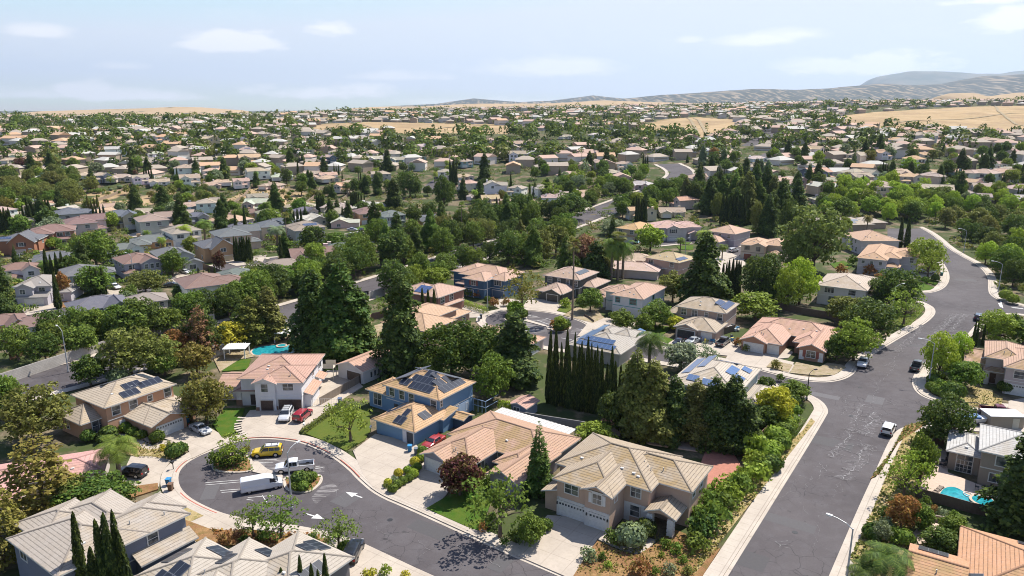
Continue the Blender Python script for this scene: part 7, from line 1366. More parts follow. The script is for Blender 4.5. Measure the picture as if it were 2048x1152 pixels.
# clutter round the open garage
rgc = random.Random(5)
for k in range(62):
    a = rgc.choice((((1300, 700), (1190, 760)), ((1130, 720), (1270, 790)), ((1380, 600), (1560, 640)), ((1400, 640), (1520, 600)), ((1260, 780), (1330, 740)), ((930, 660), (1100, 690)), ((1460, 720), (1530, 780)))); t = rgc.random(); p = at(a[0][0] + (a[1][0] - a[0][0]) * t + rgc.uniform(-14, 14), a[0][1] + (a[1][1] - a[0][1]) * t + rgc.uniform(-12, 12), Z14); c, cn = rgc.choice((((.6, .6, .6), 'white'), ((.55, .5, .4), 'cream'), ((.05, .2, .35), 'blue'), ((.5, .4, .05), 'yellow'), ((.3, .08, .05), 'red'), ((.04, .05, .06), 'black'), ((.3, .31, .32), 'grey')))
    m = MB(); w_, d_, h_ = rgc.uniform(.3, 1.0), rgc.uniform(.3, .8), rgc.uniform(.3, 1.1); m.box(-w_ / 2, w_ / 2, -d_ / 2, d_ / 2, 0, h_ * .9); m.box(-w_ / 2 - .03, w_ / 2 + .03, -d_ / 2 - .03, d_ / 2 + .03, h_ * .9, h_); o = m.build('storage_box', M_ANY, None, c); o.location = (p.x, p.y, .16); o.rotation_euler = (0, 0, rgc.uniform(0, 3)); tag(o, cn + ' storage box in the clutter round the open garage', 'box', 'storage boxes round the open garage, ' + cn)
# letter boxes, hoop, air conditioners, stones
for u, v, lb in ((347, 940, 'black letter box at the kerb by the peach house'), (609, 862, 'white letter box at the foot of the low hedge'), (742, 868, 'letter box beside the blue house drive')):
    g = P(u, v); r = empty('letter_box', (g.x, g.y, .15)); tag(r, lb, 'letter box'); extra(r, 'post', [(-.05, .05, -.05, .05, 0, 1.05)], M_DKPL); extra(r, 'box', [(-.14, .14, -.28, .28, 1.05, 1.35)], M_DKPL if 'black' in lb else M_WHITE)
g = P(730, 608); r = empty('basketball_hoop', (g.x, g.y, 0), R(30)); tag(r, 'black basketball hoop by the white wall behind the big conifers', 'basketball hoop'); m = MB(); m.tube((0, 0, 0), (0, 0, 3.2), .07, n=6); m.tube((0, 0, 3.1), (0, -1, 3.3), .05, n=5); m.build('pole', M_DKPL, r); extra(r, 'backboard', [(-.9, .9, -1.05, -1.0, 2.9, 4.0)], M_DKPL); extra(r, 'backboard_marking', [(-.3, .3, -1.07, -1.06, 3.1, 3.15), (-.3, .3, -1.07, -1.06, 3.5, 3.55), (-.3, -.25, -1.07, -1.06, 3.15, 3.5), (.25, .3, -1.07, -1.06, 3.15, 3.5)], M_WHITE)
for i, (u, v) in enumerate(((1065, 870), (1090, 862))): p = at(u, v, (720, 720, 6.4)); r = empty('air_conditioner', (p.x, p.y, .05), R(-34)); tag(r, ('nearer' if i == 0 else 'farther') + ' air conditioning unit by the blue house side wall', 'air conditioner'); extra(r, 'casing', [(-.4, .4, -.4, .4, 0, .8)], M_STEEL); m = MB(); m.tube((0, 0, .8), (0, 0, .84), .34, n=12); m.build('fan_guard', M_DKPL, r)
st_ = [(385, 905, 300, 900), (370, 930, 285, 935), (350, 960, 265, 970), (335, 985, 260, 1000), (335, 1010, 262, 1025), (350, 1030, 280, 1050), (375, 1050, 310, 1075), (400, 1065, 340, 1092)]
for a in st_:
    p, q = at(a[0], a[1], ZH4), at(a[2], a[3], ZH4); d = (q - p).normalized(); s = Vector((-d.y, d.x, 0)) * .28; o = None; m = MB(); m.prism([tuple((p - s)[:2]), tuple((q - s)[:2]), tuple((q + s)[:2]), tuple((p + s)[:2])], .1, .23); tag(m.build('stepping_stone', M_WALK), 'pale stepping slab crossing the lawn edge of the white house', 'stepping stone', 'stepping slabs by the white house lawn')
def sign(u, v, label, c, h=2.6, w=.7, z=.35, ang=0, txt=None):
    g = G(u, v); r = empty('street_sign', (g.x, g.y, g.z), R(ang)); tag(r, label, 'street sign'); m = MB(); m.tube((0, 0, 0), (0, 0, h), .035, n=6); m.build('post', M_STEEL, r); extra(r, 'sign_plate', [(-w / 2, w / 2, -.045, -.035, h - z, h)], M_ANY, c)
sign(1836, 601, 'green street name sign at the white corner house', (.02, .18, .14), 2.7, .9, .22); sign(1610, 806, 'small sign in the gravel corner bed', (.5, .5, .5), 1.2, .3, .3)
m = MB(); m.tube((0, 0, 0), (0, 0, .6), .12, n=8); m.tube((0, 0, .6), (0, 0, .7), .09, .04, n=8); o = m.build('fire_hydrant', M_WHITE); p = P(1597, 838); o.location = (p.x, p.y, .15); tag(o, 'white hydrant on the corner gravel bed', 'hydrant')
# rail fence pieces and low garden wall lights near the second culdesac
fence([(1640, 700), (1690, 725), (1750, 770)], 'low dark rail fence beside the second culdesac kerb', .7, DW, Z16)
# ---------------------------------------------------------------- trees and shrubs measured in the photo
TR = [
('B', 920, 905, 992, 92, 'p', 'purple-leaved plum tree in front of the ranch house garage'), ('K', 1077, 836, 988, 60, 'd', 'slender ragged conifer standing between the ranch house and the beige corner house'),
('O', 1000, 945, 1075, 122, 'g', 'leafy green tree on the lawn corner beside the ranch house walkway'), ('B', 1062, 1025, 1090, 60, 'g', 'low dark green tree at the beige house garage corner'), ('O', 702, 800, 884, 88, 'l', 'light green round tree on the lawn left of the blue house'),
('b', 415, 748, 848, 105, 'e', 'olive-yellow tree between the peach house and the white house'), ('O', 466, 872, 935, 62, 'l', 'small round tree on the larger island bed'), ('O', 562, 1004, 1078, 104, 'g', 'airy street tree under the lamp at the bottom'), ('O', 508, 1010, 1076, 66, 'g', 'airy street tree left of the lamp at the bottom'), ('O', 678, 1030, 1098, 88, 'g', 'sparse small tree beside the arrow road behind the solar house'),
('N', 95, 850, 1050, 150, 'e', 'tall loose pine in front of the pink roof'), ('N', 10, 940, 1130, 110, 'e', 'loose pine at the left edge above the slate house'), ('b', 200, 950, 1040, 160, 'd', 'broad dark tree between the pink roof and slate house'), ('Q', 240, 872, 966, 96, 'g', 'feather palm leaning over the black car'), ('B', 150, 950, 1040, 90, 'o', 'olive tree beneath the tall loose pine'),
('b', 70, 770, 890, 140, 'o', 'broad olive pepper tree beyond the peach house'), ('B', 15, 745, 840, 80, 'g', 'green tree at the left edge below the divided road'), ('b', 262, 655, 752, 120, 'o', 'grey-olive willow-like tree behind the peach house roof'), ('b', 325, 672, 745, 90, 'o', 'second olive tree beside the grey-olive willow-like one'), ('B', 182, 712, 772, 66, 'd', 'dark round tree beside the divided road lamp'), ('B', 238, 735, 768, 46, 'w', 'pale bush-like tree behind the peach house ridge'),
('N', 405, 608, 720, 60, 'b', 'dead reddish-brown conifer near the yellow tree'), ('N', 378, 640, 715, 60, 'b', 'smaller dying brown conifer beside the dead one'), ('B', 352, 660, 725, 60, 'r', 'rust-coloured tree among the greens behind the wall'), ('B', 462, 642, 700, 72, 'y', 'golden yellow tree by the white wall and patio cover'), ('R', 505, 590, 690, 60, 'o', 'olive redwood behind the left patio cover'), ('R', 541, 570, 682, 62, 'o', 'taller olive redwood behind the patio cover'), ('B', 395, 690, 752, 70, 'e', 'bronze-green tree beside the brown conifers'), ('B', 330, 705, 752, 50, 'g', 'small green tree behind the peach house'),
('R', 632, 535, 705, 88, 'k', 'left redwood of the massive clump above the white house'), ('R', 690, 520, 715, 105, 'd', 'bushiest redwood of the massive clump above the white house'), ('R', 662, 560, 715, 70, 'd', 'dark middle redwood of the massive clump'), ('R', 722, 570, 712, 60, 'd', 'rightmost dark redwood of the massive clump'), ('R', 806, 542, 752, 92, 'k', 'tall pointed dark redwood beside the detached garage'),
('b', 905, 640, 755, 130, 'd', 'huge rounded dark tree behind the blue solar house'), ('b', 965, 648, 750, 110, 'd', 'dense round tree right of the huge dark one'), ('b', 985, 705, 800, 90, 'g', 'lighter round tree behind the blue house corner'), ('R', 1030, 622, 765, 88, 'k', 'dark conifer rising before the second culdesac'), ('B', 860, 700, 765, 60, 'g', 'bright tree between the tall redwood and the huge tree'), ('S', 1008, 797, 830, 34, 'l', 'light shrub left of the pink-roofed shed'), ('B', 1188, 843, 892, 82, 'l', 'bright bushy tree behind the beige corner house'),
('R', 1268, 692, 872, 80, 'o', 'brown-tipped redwood right of the cypress row'), ('R', 1302, 712, 878, 85, 'o', 'wide brown-tipped redwood over the hidden pool'), ('R', 1345, 745, 880, 72, 'k', 'dark redwood behind the hidden pool'), ('R', 1388, 752, 886, 80, 'o', 'brown-tipped redwood before the solar panels'), ('R', 1425, 745, 892, 76, 'k', 'tall redwood right of centre before the pale solar house'), ('R', 1462, 742, 895, 86, 'k', 'redwood nearest the red-brown fence'), ('R', 1488, 800, 896, 60, 'd', 'shorter redwood at the end of the fence row'), ('B', 1230, 780, 868, 70, 'k', 'dark tree at the foot of the cypress row'), ('Q', 1298, 660, 748, 72, 'd', 'feather palm beside the green lawn'), ('B', 1362, 688, 742, 78, 'w', 'airy pale tree behind the solar roof'), ('O', 1408, 690, 735, 60, 'w', 'thin pale tree beside the household clutter'),
('B', 1548, 772, 848, 76, 'y', 'yellow-green tree beside the side street corner'), ('B', 1588, 762, 803, 62, 'g', 'round green tree at the side street kerb'), ('B', 1525, 812, 860, 60, 'd', 'dark tree against the pale solar house wing'), ('B', 1528, 752, 790, 40, 'd', 'small dark tree behind the solar house wing'), ('S', 1503, 860, 920, 60, 'l', 'tall bright shrub at the fence end'),
('b', 1884, 790, 890, 104, 'd', 'dark round tree in front of the boat'), ('b', 1875, 662, 760, 72, 'L', 'bright plane tree beside the dark grey pickup'), ('b', 1915, 662, 738, 50, 'L', 'second bright plane tree behind the lamp'), ('B', 1928, 722, 778, 70, 'g', 'round green tree before the beige house'), ('b', 1995, 622, 685, 80, 'l', 'light green tree above the right-edge house'), ('B', 2045, 640, 690, 60, 'g', 'green tree at the right edge above the houses'),
('R', 2045, 835, 1062, 120, 'k', 'very dark conifer beside the turquoise pool at the right edge'), ('B', 1838, 868, 970, 60, 'g', 'leafy tree left of the red pool fence'), ('O', 1806, 905, 1000, 90, 'l', 'airy light tree on the verge by the wide street'), ('B', 1800, 985, 1060, 66, 'r', 'russet tree on the verge below the pool'), ('B', 1840, 1005, 1060, 50, 'g', 'small green tree under the pool fence'), ('B', 1760, 1040, 1085, 40, 'w', 'low grey-green tree at the lower verge'), ('Q', 1765, 1088, 1180, 105, 'd', 'feather palm at the bottom edge right of the wide street'), ('Q', 1722, 1122, 1190, 76, 'd', 'small feather palm at the very bottom by the lamp'), ('B', 1880, 1055, 1105, 75, 'd', 'dark bushy tree above the orange-tiled corner roof'), ('B', 1905, 1030, 1085, 60, 'g', 'green tree between the patio and the orange roof'),
('b', 1706, 640, 722, 96, 'l', 'large light tree beside the salmon ranch house'), ('b', 1672, 668, 722, 60, 'd', 'dark tree against the salmon ranch house'), ('b', 1728, 600, 685, 110, 'd', 'broad dark tree above the salmon ranch house'), ('B', 1690, 590, 650, 80, 'o', 'olive tree before the white corner house'), ('b', 1790, 540, 620, 92, 'd', 'dark full tree beside the white corner house'), ('b', 1760, 555, 610, 60, 'd', 'dark tree between the grey and white houses'), ('O', 1806, 585, 650, 70, 'l', 'airy light street tree by the corner lamp'), ('b', 1598, 515, 610, 76, 'L', 'sunlit yellow-green tree above the salmon ranch house'), ('b', 1575, 535, 620, 60, 'l', 'light tree beside the sunlit yellow-green one'), ('b', 1625, 415, 545, 125, 'o', 'great bushy olive pine above the white corner house'), ('b', 1590, 470, 548, 70, 'o', 'olive tree beside the great bushy pine'), ('b', 1850, 478, 545, 76, 'l', 'light street tree at the top of the curved street'), ('O', 1855, 505, 560, 60, 'l', 'airy tree in front of the curved street driveway'),
('R', 1405, 462, 618, 82, 'k', 'very dark tall conifer above the white teal-trimmed house'), ('b', 1520, 508, 604, 86, 'k', 'dense dark tree beside the small cypress group'), ('b', 1545, 560, 612, 60, 'd', 'dark tree behind the salmon ranch house'), ('B', 1510, 585, 640, 90, 'l', 'light tree behind the solar panel roof of the pink house'), ('B', 1345, 548, 605, 60, 'o', 'olive tree beside the teal-trimmed house'), ('b', 1310, 600, 655, 70, 'g', 'full green tree beside the green lawn'), ('B', 1245, 622, 665, 48, 'g', 'small round tree on the teal house driveway edge'), ('B', 1288, 628, 665, 40, 'g', 'small tree between the teal house and lawn'), ('B', 1350, 632, 660, 40, 'y', 'small yellow-green tree at the pink house corner'), ('B', 1180, 578, 625, 52, 'g', 'green tree in front of the dark olive-grey house'), ('O', 1045, 545, 625, 78, 'e', 'spreading bronze-green tree beside the culdesac drive'), ('B', 1030, 602, 630, 36, 'l', 'little tree on the left island of the second culdesac'), ('B', 1120, 632, 662, 30, 'l', 'little tree on the right island of the second culdesac'), ('B', 870, 535, 575, 60, 'l', 'light tree left of the deep blue house'), ('B', 1135, 570, 590, 40, 'd', 'dark shrub-like tree near the deep blue house'),
('F', 1144, 480, 640, 34, 'o', 'very tall thin fan palm in front of the dark olive-grey house'), ('F', 1235, 468, 560, 40, 'o', 'fan palm of the clump, taller one'), ('Q', 1222, 475, 560, 55, 'g', 'feather palm left in the palm clump'), ('Q', 1245, 480, 558, 50, 'g', 'feather palm right in the palm clump'), ('B', 1170, 470, 545, 60, 'b', 'brownish tree behind the tall fan palm'), ('R', 1190, 480, 560, 50, 'k', 'dark conifer left of the palm clump'), ('B', 1300, 455, 505, 60, 'l', 'light tree on the small far drive'), ('Q', 1360, 475, 503, 24, 'g', 'small palm on the little far lawn'), ('Q', 1444, 488, 518, 24, 'g', 'small palm beside the cream house drive'), ('Q', 1405, 460, 505, 40, 'l', 'palm behind the dark conifer top'), ('B', 1335, 500, 520, 30, 'g', 'small tree by the far drive'), ('b', 1225, 440, 470, 60, 'w', 'pale tree beside the ochre roof'),
('b', 194, 531, 588, 76, 'g', 'clipped dome-shaped tree beside the grey-green roofed house'), ('b', 292, 540, 588, 74, 'o', 'second clipped dome tree beside the street lamp'), ('B', 129, 545, 600, 30, 'r', 'russet column-like tree beside the lavender house'), ('b', 195, 462, 535, 92, 'g', 'big leafy tree in the middle of the left neighbourhood'), ('B', 440, 505, 545, 26, 'p', 'small purple tree before the orange arched house'), ('R', 8, 515, 640, 50, 'k', 'dark conifer at the left edge above the grey wall'), ('Q', 410, 440, 480, 40, 'g', 'palm beside the slate-roofed house'), ('Q', 370, 450, 490, 40, 'l', 'palm in front of the taupe roof'), ('Q', 555, 452, 490, 44, 'w', 'blue-grey palm beside the blue-grey house'), ('Q', 100, 520, 560, 44, 'g', 'palm behind the lavender house'), ('B', 625, 452, 500, 52, 'd', 'dark round tree beside the far left bulb'), ('B', 670, 465, 500, 48, 'g', 'green tree at the mouth of the far left bulb'), ('B', 345, 515, 550, 42, 'd', 'dark small tree before the arched-gable drive'),
('R', 788, 358, 420, 32, 'k', 'dark pointed conifer above the far left culdesac'), ('b', 888, 352, 420, 44, 'd', 'dark round tree near the far lamp'), ('b', 1140, 388, 440, 80, 'd', 'dark spreading tree beside the curved divided road'), ('b', 820, 345, 395, 50, 'd', 'dark tree behind the pointed conifer')]
for t in TR: ppx(*t)
def cyp(pts, label, group, w=11, col='c'):
    for u, vt, vb in pts:
        o = ppx('C', u, vt, vb, w * random.uniform(.85, 1.2), col, label); o['group'] = group; o.rotation_euler = (random.uniform(-.025, .025), random.uniform(-.03, .03), o.rotation_euler[2])
G1 = [(1097, 660, 806), (1105, 684, 809), (1112, 655, 812), (1122, 684, 812), (1131, 661, 815), (1146, 664, 818), (1154, 689, 820), (1164, 701, 822), (1173, 672, 824), (1181, 684, 826), (1192, 690, 828), (1201, 695, 830), (1209, 725, 832), (1220, 690, 834), (1227, 720, 836), (1240, 728, 838), (1138, 690, 817), (1158, 680, 822), (1186, 700, 827)]
cyp(G1, 'dark pointed cypress in the tall row right of the pink-roofed shed', 'cypresses in the tall dark row', 12)
cyp([(1443, 527, 590), (1449, 525, 592), (1455, 521, 594), (1459, 518, 594), (1464, 519, 595), (1469, 520, 595), (1473, 523, 596), (1476, 524, 596)], 'dark cypress in the small group between the dark conifer and dense tree', 'cypresses of the small group', 8)
cyp([(1799, 436, 495), (1813, 440, 496)], 'tall cypress of the pair by the curving street', 'pair of cypresses by the curving street', 10); cyp([(1945, 642, 692), (1951, 643, 692), (1965, 648, 690)], 'thin cypress in the trio behind the plane trees', 'three thin cypresses', 6)
cyp([(1273 + 4 * k, 394 + (k % 3) * 3, 455) for k in range(5)], 'black-green cypress in the clump above the ochre roof', 'cypresses above the ochre roof', 8); cyp([(1444 + 7 * k, 388 + (k * 5) % 7, 452) for k in range(7)], 'dark cypress in the tight row above the salmon roof', 'cypresses above the salmon roof', 9)
cyp([(60 + 5.5 * k, 398 + (k * 3) % 7, 450) for k in range(9)], 'dark cypress in the dense row on the left beside the tan house', 'cypresses beside the tan house', 8); cyp([(2 + 6 * k, 415 + (k * 5) % 9, 468) for k in range(5)], 'dark cypress in the row at the very left edge', 'cypresses at the left edge', 8); cyp([(472 + 5 * k, 473 + (k * 2) % 5, 523) for k in range(7)], 'dark cypress in the row beside the orange arched house', 'cypresses beside the orange arched house', 8)
cyp([(473, 424, 470), (491, 412, 465), (435, 424, 450), (452, 428, 455)], 'lone thin cypress among the slate roofs', 'thin cypresses among slate roofs', 6); cyp([(636 + 4 * k, 390, 424) for k in range(4)] + [(703 + 4 * k, 385, 420) for k in range(4)], 'cypress at the foot of the dry slope', 'cypresses at the foot of the dry slope', 6)
cyp([(902 + 3.5 * k, 320 + k % 2 * 4, 372) for k in range(4)], 'thin tall cypress near the far lamp', 'cypresses near the far lamp', 5); cyp([(993, 395, 430), (1000, 398, 430), (1011, 396, 430), (1046, 393, 425), (1030, 398, 420)], 'thin cypress above the grove', 'thin cypresses above the grove', 5)
cyp([(172, 1012, 1215), (196, 1085, 1225), (212, 1105, 1225), (222, 1025, 1225), (231, 1010, 1222), (241, 1035, 1222), (254, 1008, 1218), (262, 1050, 1218), (186, 1150, 1225)], 'tall dark cypress rising in front of the slate house', 'tall cypresses in front of the slate house', 26)
cyp([(358, 1068, 1110), (379, 1068, 1106), (346, 1088, 1112)], 'small cypress beside the lower grey roof', 'small cypresses beside the lower grey roof', 7); cyp([(604, 1103, 1205), (627, 1118, 1210), (641, 1132, 1210), (654, 1095, 1210), (570, 1128, 1205), (582, 1145, 1205)], 'slim cypress at the bottom edge before the pale hip roof', 'slim cypresses at the bottom edge', 15)
# shrubs and hedges
SH = [(1567, 868, 34, 'g'), (1575, 858, 30, 'l'), (1552, 882, 40, 'l'), (1561, 896, 34, 'g'), (1545, 905, 34, 'l'), (1534, 915, 40, 'l'), (1541, 938, 40, 'd'), (1528, 940, 34, 'g'), (1516, 925, 36, 'l'), (1568, 840, 30, 'l'), (1582, 846, 26, 'g'), (1588, 828, 26, 'g'), (1580, 812, 34, 'd'), (1592, 790, 26, 'o'), (1570, 826, 30, 'r'), (1556, 850, 30, 'g')]
for i, (u, v, w_, c) in enumerate(SH): ppx('s', u, v - w_ * .7, v + 3, w_ * 1.15, c)
for i, (u, v, w_, c) in enumerate([(1500, 960, 60, 'l'), (1480, 985, 64, 'g'), (1462, 1005, 60, 'l'), (1445, 1025, 66, 'g'), (1425, 1050, 70, 'g'), (1405, 1070, 70, 'd'), (1412, 1020, 60, 'g'), (1435, 995, 56, 'l'), (1465, 975, 50, 'l'), (1395, 1095, 55, 'g'), (1505, 935, 50, 'l'), (1390, 1040, 50, 'g'), (1520, 945, 44, 'g')]): ppx('S', u, v - w_ * .72, v + 6, w_ * 1.15, c)
for u, v, w_, c, k in [(1230, 1085, 40, 'd', 'S'), (1262, 1088, 52, 'w', 's'), (1248, 1072, 36, 'g', 'S'), (1290, 1070, 40, 'k', 's'), (1175, 1120, 34, 'w', 'S'), (1205, 1118, 22, 'd', 'S'), (1216, 1133, 20, 'l', 'S'), (1278, 1150, 50, 'r', 'S'), (1340, 1148, 34, 'w', 'S'), (1350, 1105, 28, 'g', 'S'), (1322, 1112, 14, 'l', 'S'), (1365, 1125, 24, 'g', 'S'), (1376, 1148, 26, 'o', 'S'), (1330, 1095, 24, 'g', 'S'), (1310, 1150, 26, 'g', 'S'),
                         (830, 940, 14, 'g', 's'), (815, 944, 15, 'l', 's'), (830, 928, 18, 'y', 's'), (842, 920, 18, 'l', 's'), (828, 952, 18, 'l', 's'), (818, 960, 16, 'g', 's'), (806, 966, 17, 'g', 's'), (795, 973, 17, 'g', 's'), (786, 982, 18, 'g', 's'), (797, 950, 16, 'y', 's'), (776, 968, 14, 'y', 's'), (772, 975, 12, 'o', 'S'), (788, 962, 16, 'w', 'S'), (845, 908, 20, 'g', 's'), (835, 938, 16, 'g', 's'),
                         (253, 862, 22, 'g', 's'), (267, 870, 20, 'g', 's'), (283, 876, 20, 'g', 's'), (316, 882, 26, 'd', 's'), (218, 876, 30, 'd', 's'), (205, 884, 18, 'd', 's'), (178, 880, 26, 'd', 's'), (252, 884, 18, 'l', 'S'), (240, 880, 16, 'g', 'S'), (350, 912, 30, 'd', 's'), (362, 905, 26, 'd', 's'), (338, 892, 16, 'o', 'S'), (325, 900, 16, 'y', 'S'),
                         (440, 925, 40, 'g', 'S'), (478, 928, 36, 'd', 'S'), (455, 930, 30, 'd', 'S'), (490, 905, 20, 'e', 'S'), (600, 968, 32, 'd', 's'), (616, 962, 24, 'd', 's'), (588, 980, 20, 'g', 'S'), (606, 978, 20, 'g', 's'), (625, 958, 18, 'g', 's'),
                         (690, 1012 + 90, 24, 'd', 's'), (700, 1106, 20, 'd', 's'), (450, 1085, 30, 'r', 'S'), (480, 1072, 24, 'b', 'S'), (770, 1150, 30, 'l', 'S'), (740, 1155, 30, 'y', 'S'), (810, 1160, 26, 'y', 'S'), (530, 1078, 30, 'd', 'S'), (490, 1085, 26, 'd', 'S'), (625, 1080, 24, 'd', 'S'),
                         (1865, 765, 20, 'g', 's'), (1877, 775, 22, 'g', 's'), (1862, 780, 20, 'g', 's'), (1875, 788, 22, 'g', 's'), (1890, 780, 20, 'l', 's'), (1905, 795, 38, 'd', 's'), (1890, 795, 22, 'g', 's'), (1870, 758, 16, 'g', 's'), (1888, 762, 18, 'o', 'S'), (2009, 782, 26, 'd', 's'), (1855, 880, 24, 'd', 'S'), (1850, 900, 30, 'd', 'S'), (1840, 925, 34, 'g', 'S'), (1835, 950, 30, 'l', 'S'),
                         (1775, 1060, 40, 'w', 'S'), (1790, 1085, 44, 'g', 'S'), (1770, 1035, 30, 'd', 'S'), (1815, 1040, 36, 'r', 'S'), (1845, 1062, 30, 'g', 'S'), (1860, 1095, 30, 'd', 'S'), (1850, 1010, 26, 'g', 'S'), (1745, 1075, 36, 'd', 's'), (1805, 1085, 34, 'g', 's'), (1790, 1010, 24, 'l', 'S'), (1870, 1022, 20, 'r', 'S'), (1885, 1030, 22, 'w', 'S'), (1905, 1035, 24, 'g', 'S'),
                         (1000, 935, 20, 'd', 'S'), (960, 955, 30, 'l', 'S'), (945, 968, 26, 'l', 'S'), (975, 965, 26, 'g', 'S'), (930, 985, 24, 'd', 'S'), (985, 1050, 40, 'd', 'S'), (1060, 1075, 44, 'g', 's'), (1030, 1080, 36, 'd', 'S'), (965, 1060, 26, 'r', 'S'), (1010, 1090, 26, 'd', 'S'), (1090, 1058, 26, 'd', 's'), (968, 940, 20, 'd', 'S'), (940, 948, 18, 'l', 'S'),
                         (1550, 735, 24, 'e', 'S'), (1560, 760, 20, 'd', 'S'), (1490, 700, 18, 'o', 'S'), (1475, 690, 20, 'r', 'S'), (1230, 640, 24, 'd', 'S'), (1160, 610, 22, 'd', 'S'), (1130, 612, 24, 'l', 'S'), (1012, 610, 20, 'r', 'S'), (990, 612, 24, 'r', 'S'), (955, 592, 20, 'r', 'S'), (935, 590, 22, 'g', 'S'), (975, 602, 12, 'd', 's'), (1043, 635, 22, 'd', 's'), (1022, 640, 20, 'g', 's'), (1130, 655, 20, 'd', 's'), (1117, 660, 18, 'd', 's'), (1105, 652, 16, 'r', 'S'), (680, 700, 60, 'e', 'S'), (720, 698, 40, 'e', 'S'), (640, 705, 30, 'd', 'S'), (525, 668, 18, 'g', 'S'), (600, 690, 26, 'w', 'S'), (1760, 560, 20, 'r', 'S'), (1740, 548, 28, 'r', 'S'), (1710, 528, 26, 'g', 'S'), (1680, 545, 26, 'r', 'S'), (1870, 560, 14, 'd', 's'), (1850, 563, 12, 'g', 's'), (2010, 598, 22, 'l', 's'), (2025, 605, 20, 'l', 's'), (2005, 650, 30, 'k', 'S'), (2030, 648, 30, 'd', 'S'), (1985, 660, 40, 'l', 'S')]:
    ppx(k, u, v - w_ * .8, v + 3, w_ * 1.1, c)
hedge('hedge', [P(925, 610), P(972, 628)], 1.6, 1.6, LC['l'], 'clipped bright hedge in front of the deep blue house'); hedge('hedge', [P(607, 868), P(660, 830), P(690, 812)], .9, .9, (.12, .14, .02), 'low clipped hedge between the white house drive and the lawn'); hedge('hedge', [P(1850, 558), P(1880, 565)], .8, .8, LC['g'], 'low hedge beside the white pickup driveway'); hedge('hedge', [P(1555, 925), P(1540, 945)], 2.0, 1.5, LC['d'], 'rounded dark hedge end beside the wide street'); hedge('hedge', [P(1604, 845), P(1560, 900)], 1.2, .9, LC['g'], 'narrow hedge strip beside the corner pavement')
rgt0 = random.Random(17)
# fillers: groves and street rows
MAINP = sum([offs(e, 2.6) for e in edges], [])
def scatter(poly, n, kinds, cols_, hr, wr, seed, mind=3.5, avoid=True):
    rg = random.Random(seed); us = [p[0] for p in poly]; vs = [p[1] for p in poly]; k = t = 0; pts = []
    while k < n and t < n * 60:
        t += 1; u, v = rg.uniform(min(us), max(us)), rg.uniform(min(vs), max(vs))
        if not inpoly(u, v, poly): continue
        g = G(u, v)
        if avoid and not free(g, .5) or inpoly(g.x, g.y, MAINP) or min((q[0] - g.x) ** 2 + (q[1] - g.y) ** 2 for q in coll[::3]) < 105: continue
        if any((g - q).length < mind for q in pts): continue
        kd = rg.choice(kinds); h = rg.uniform(*hr) * (1.35 if kd in 'RN' else 1.2 if kd in 'CF' else 1); pts.append(g); plant(kd, g, h, None if kd in 'CFQRKN' else h * rg.uniform(*wr), rg.choice(cols_)); k += 1
scatter([(850, 440), (900, 455), (1000, 430), (1110, 440), (1150, 470), (1130, 510), (1090, 540), (1020, 530), (900, 520), (860, 545), (830, 500)], 40, 'bbbBbR', 'gddgkdo', (9, 13), (.75, 1.0), 1, 6)
scatter([(690, 500), (760, 490), (850, 480), (870, 545), (820, 590), (760, 600), (720, 570)], 14, 'bbBR', 'ggdd', (9, 13), (.7, .95), 2, 6)
scatter([(250, 690), (560, 590), (640, 560), (700, 530), (640, 600), (560, 640), (400, 680), (330, 700)], 34, 'bBbB', 'gdgdgk', (7, 9.5), (.85, 1.15), 3, 5.5)
scatter([(20, 720), (180, 665), (300, 650), (240, 690), (60, 745)], 12, 'bB', 'gdg', (7, 9), (.85, 1.1), 4, 5.5)
scatter([(1090, 545), (1200, 530), (1280, 520), (1290, 560), (1200, 555), (1100, 570)], 10, 'BbRS', 'kdgo', (6, 10), (.6, .9), 5, 4)
scatter([(1480, 430), (1560, 400), (1600, 450), (1580, 500), (1500, 470)], 14, 'RRRb', 'kkdo', (14, 19), (.5, .6), 6, 5)
scatter([(1500, 300 + 90), (1360, 400), (1400, 450), (1490, 450), (1600, 420), (1640, 380)], 22, 'RbBR', 'kdgdo', (10, 16), (.5, .8), 7, 5)
scatter([(1640, 400), (1780, 420), (1900, 440), (2048, 430), (2048, 380), (1900, 395), (1780, 380), (1700, 370)], 30, 'bBb', 'LLlLg', (8, 11), (.75, 1.0), 8, 6)
scatter([(1890, 440), (2060, 440), (2060, 590), (2010, 590), (1985, 540), (1930, 500), (1890, 480)], 30, 'bBbb', 'odkdLgd', (8, 12), (.8, 1.05), 9, 5)
scatter([(1280, 400), (1340, 380), (1380, 400), (1350, 440), (1250, 440), (1220, 420)], 12, 'bB', 'glgd', (7, 10), (.8, 1.), 10, 6)
scatter([(0, 360), (170, 352), (190, 380), (160, 415), (0, 420)], 30, 'bB', 'doog', (6, 11), (.9, 1.2), 11, 6); scatter([(250, 385), (420, 375), (440, 415), (260, 420)], 30, 'bBS', 'woge', (3.5, 7), (.9, 1.2), 12, 6); scatter([(500, 370), (760, 360), (900, 370), (900, 400), (700, 405), (520, 400)], 18, 'bBRQ', 'dgdk', (6, 11), (.7, 1.), 13, 6)
scatter([(1150, 350), (1330, 345), (1290, 385), (1200, 400), (1100, 380)], 20, 'bBbS', 'dglwo', (5, 11), (.8, 1.1), 14, 6); scatter([(1380, 330), (1480, 320), (1560, 380), (1400, 390)], 18, 'bBR', 'wdgko', (7, 12), (.7, 1.0), 15, 6)
scatter([(600, 660), (640, 640), (720, 612), (740, 640), (650, 690)], 4, 'SB', 'de', (1.5, 4), (.9, 1.2), 16, 3)
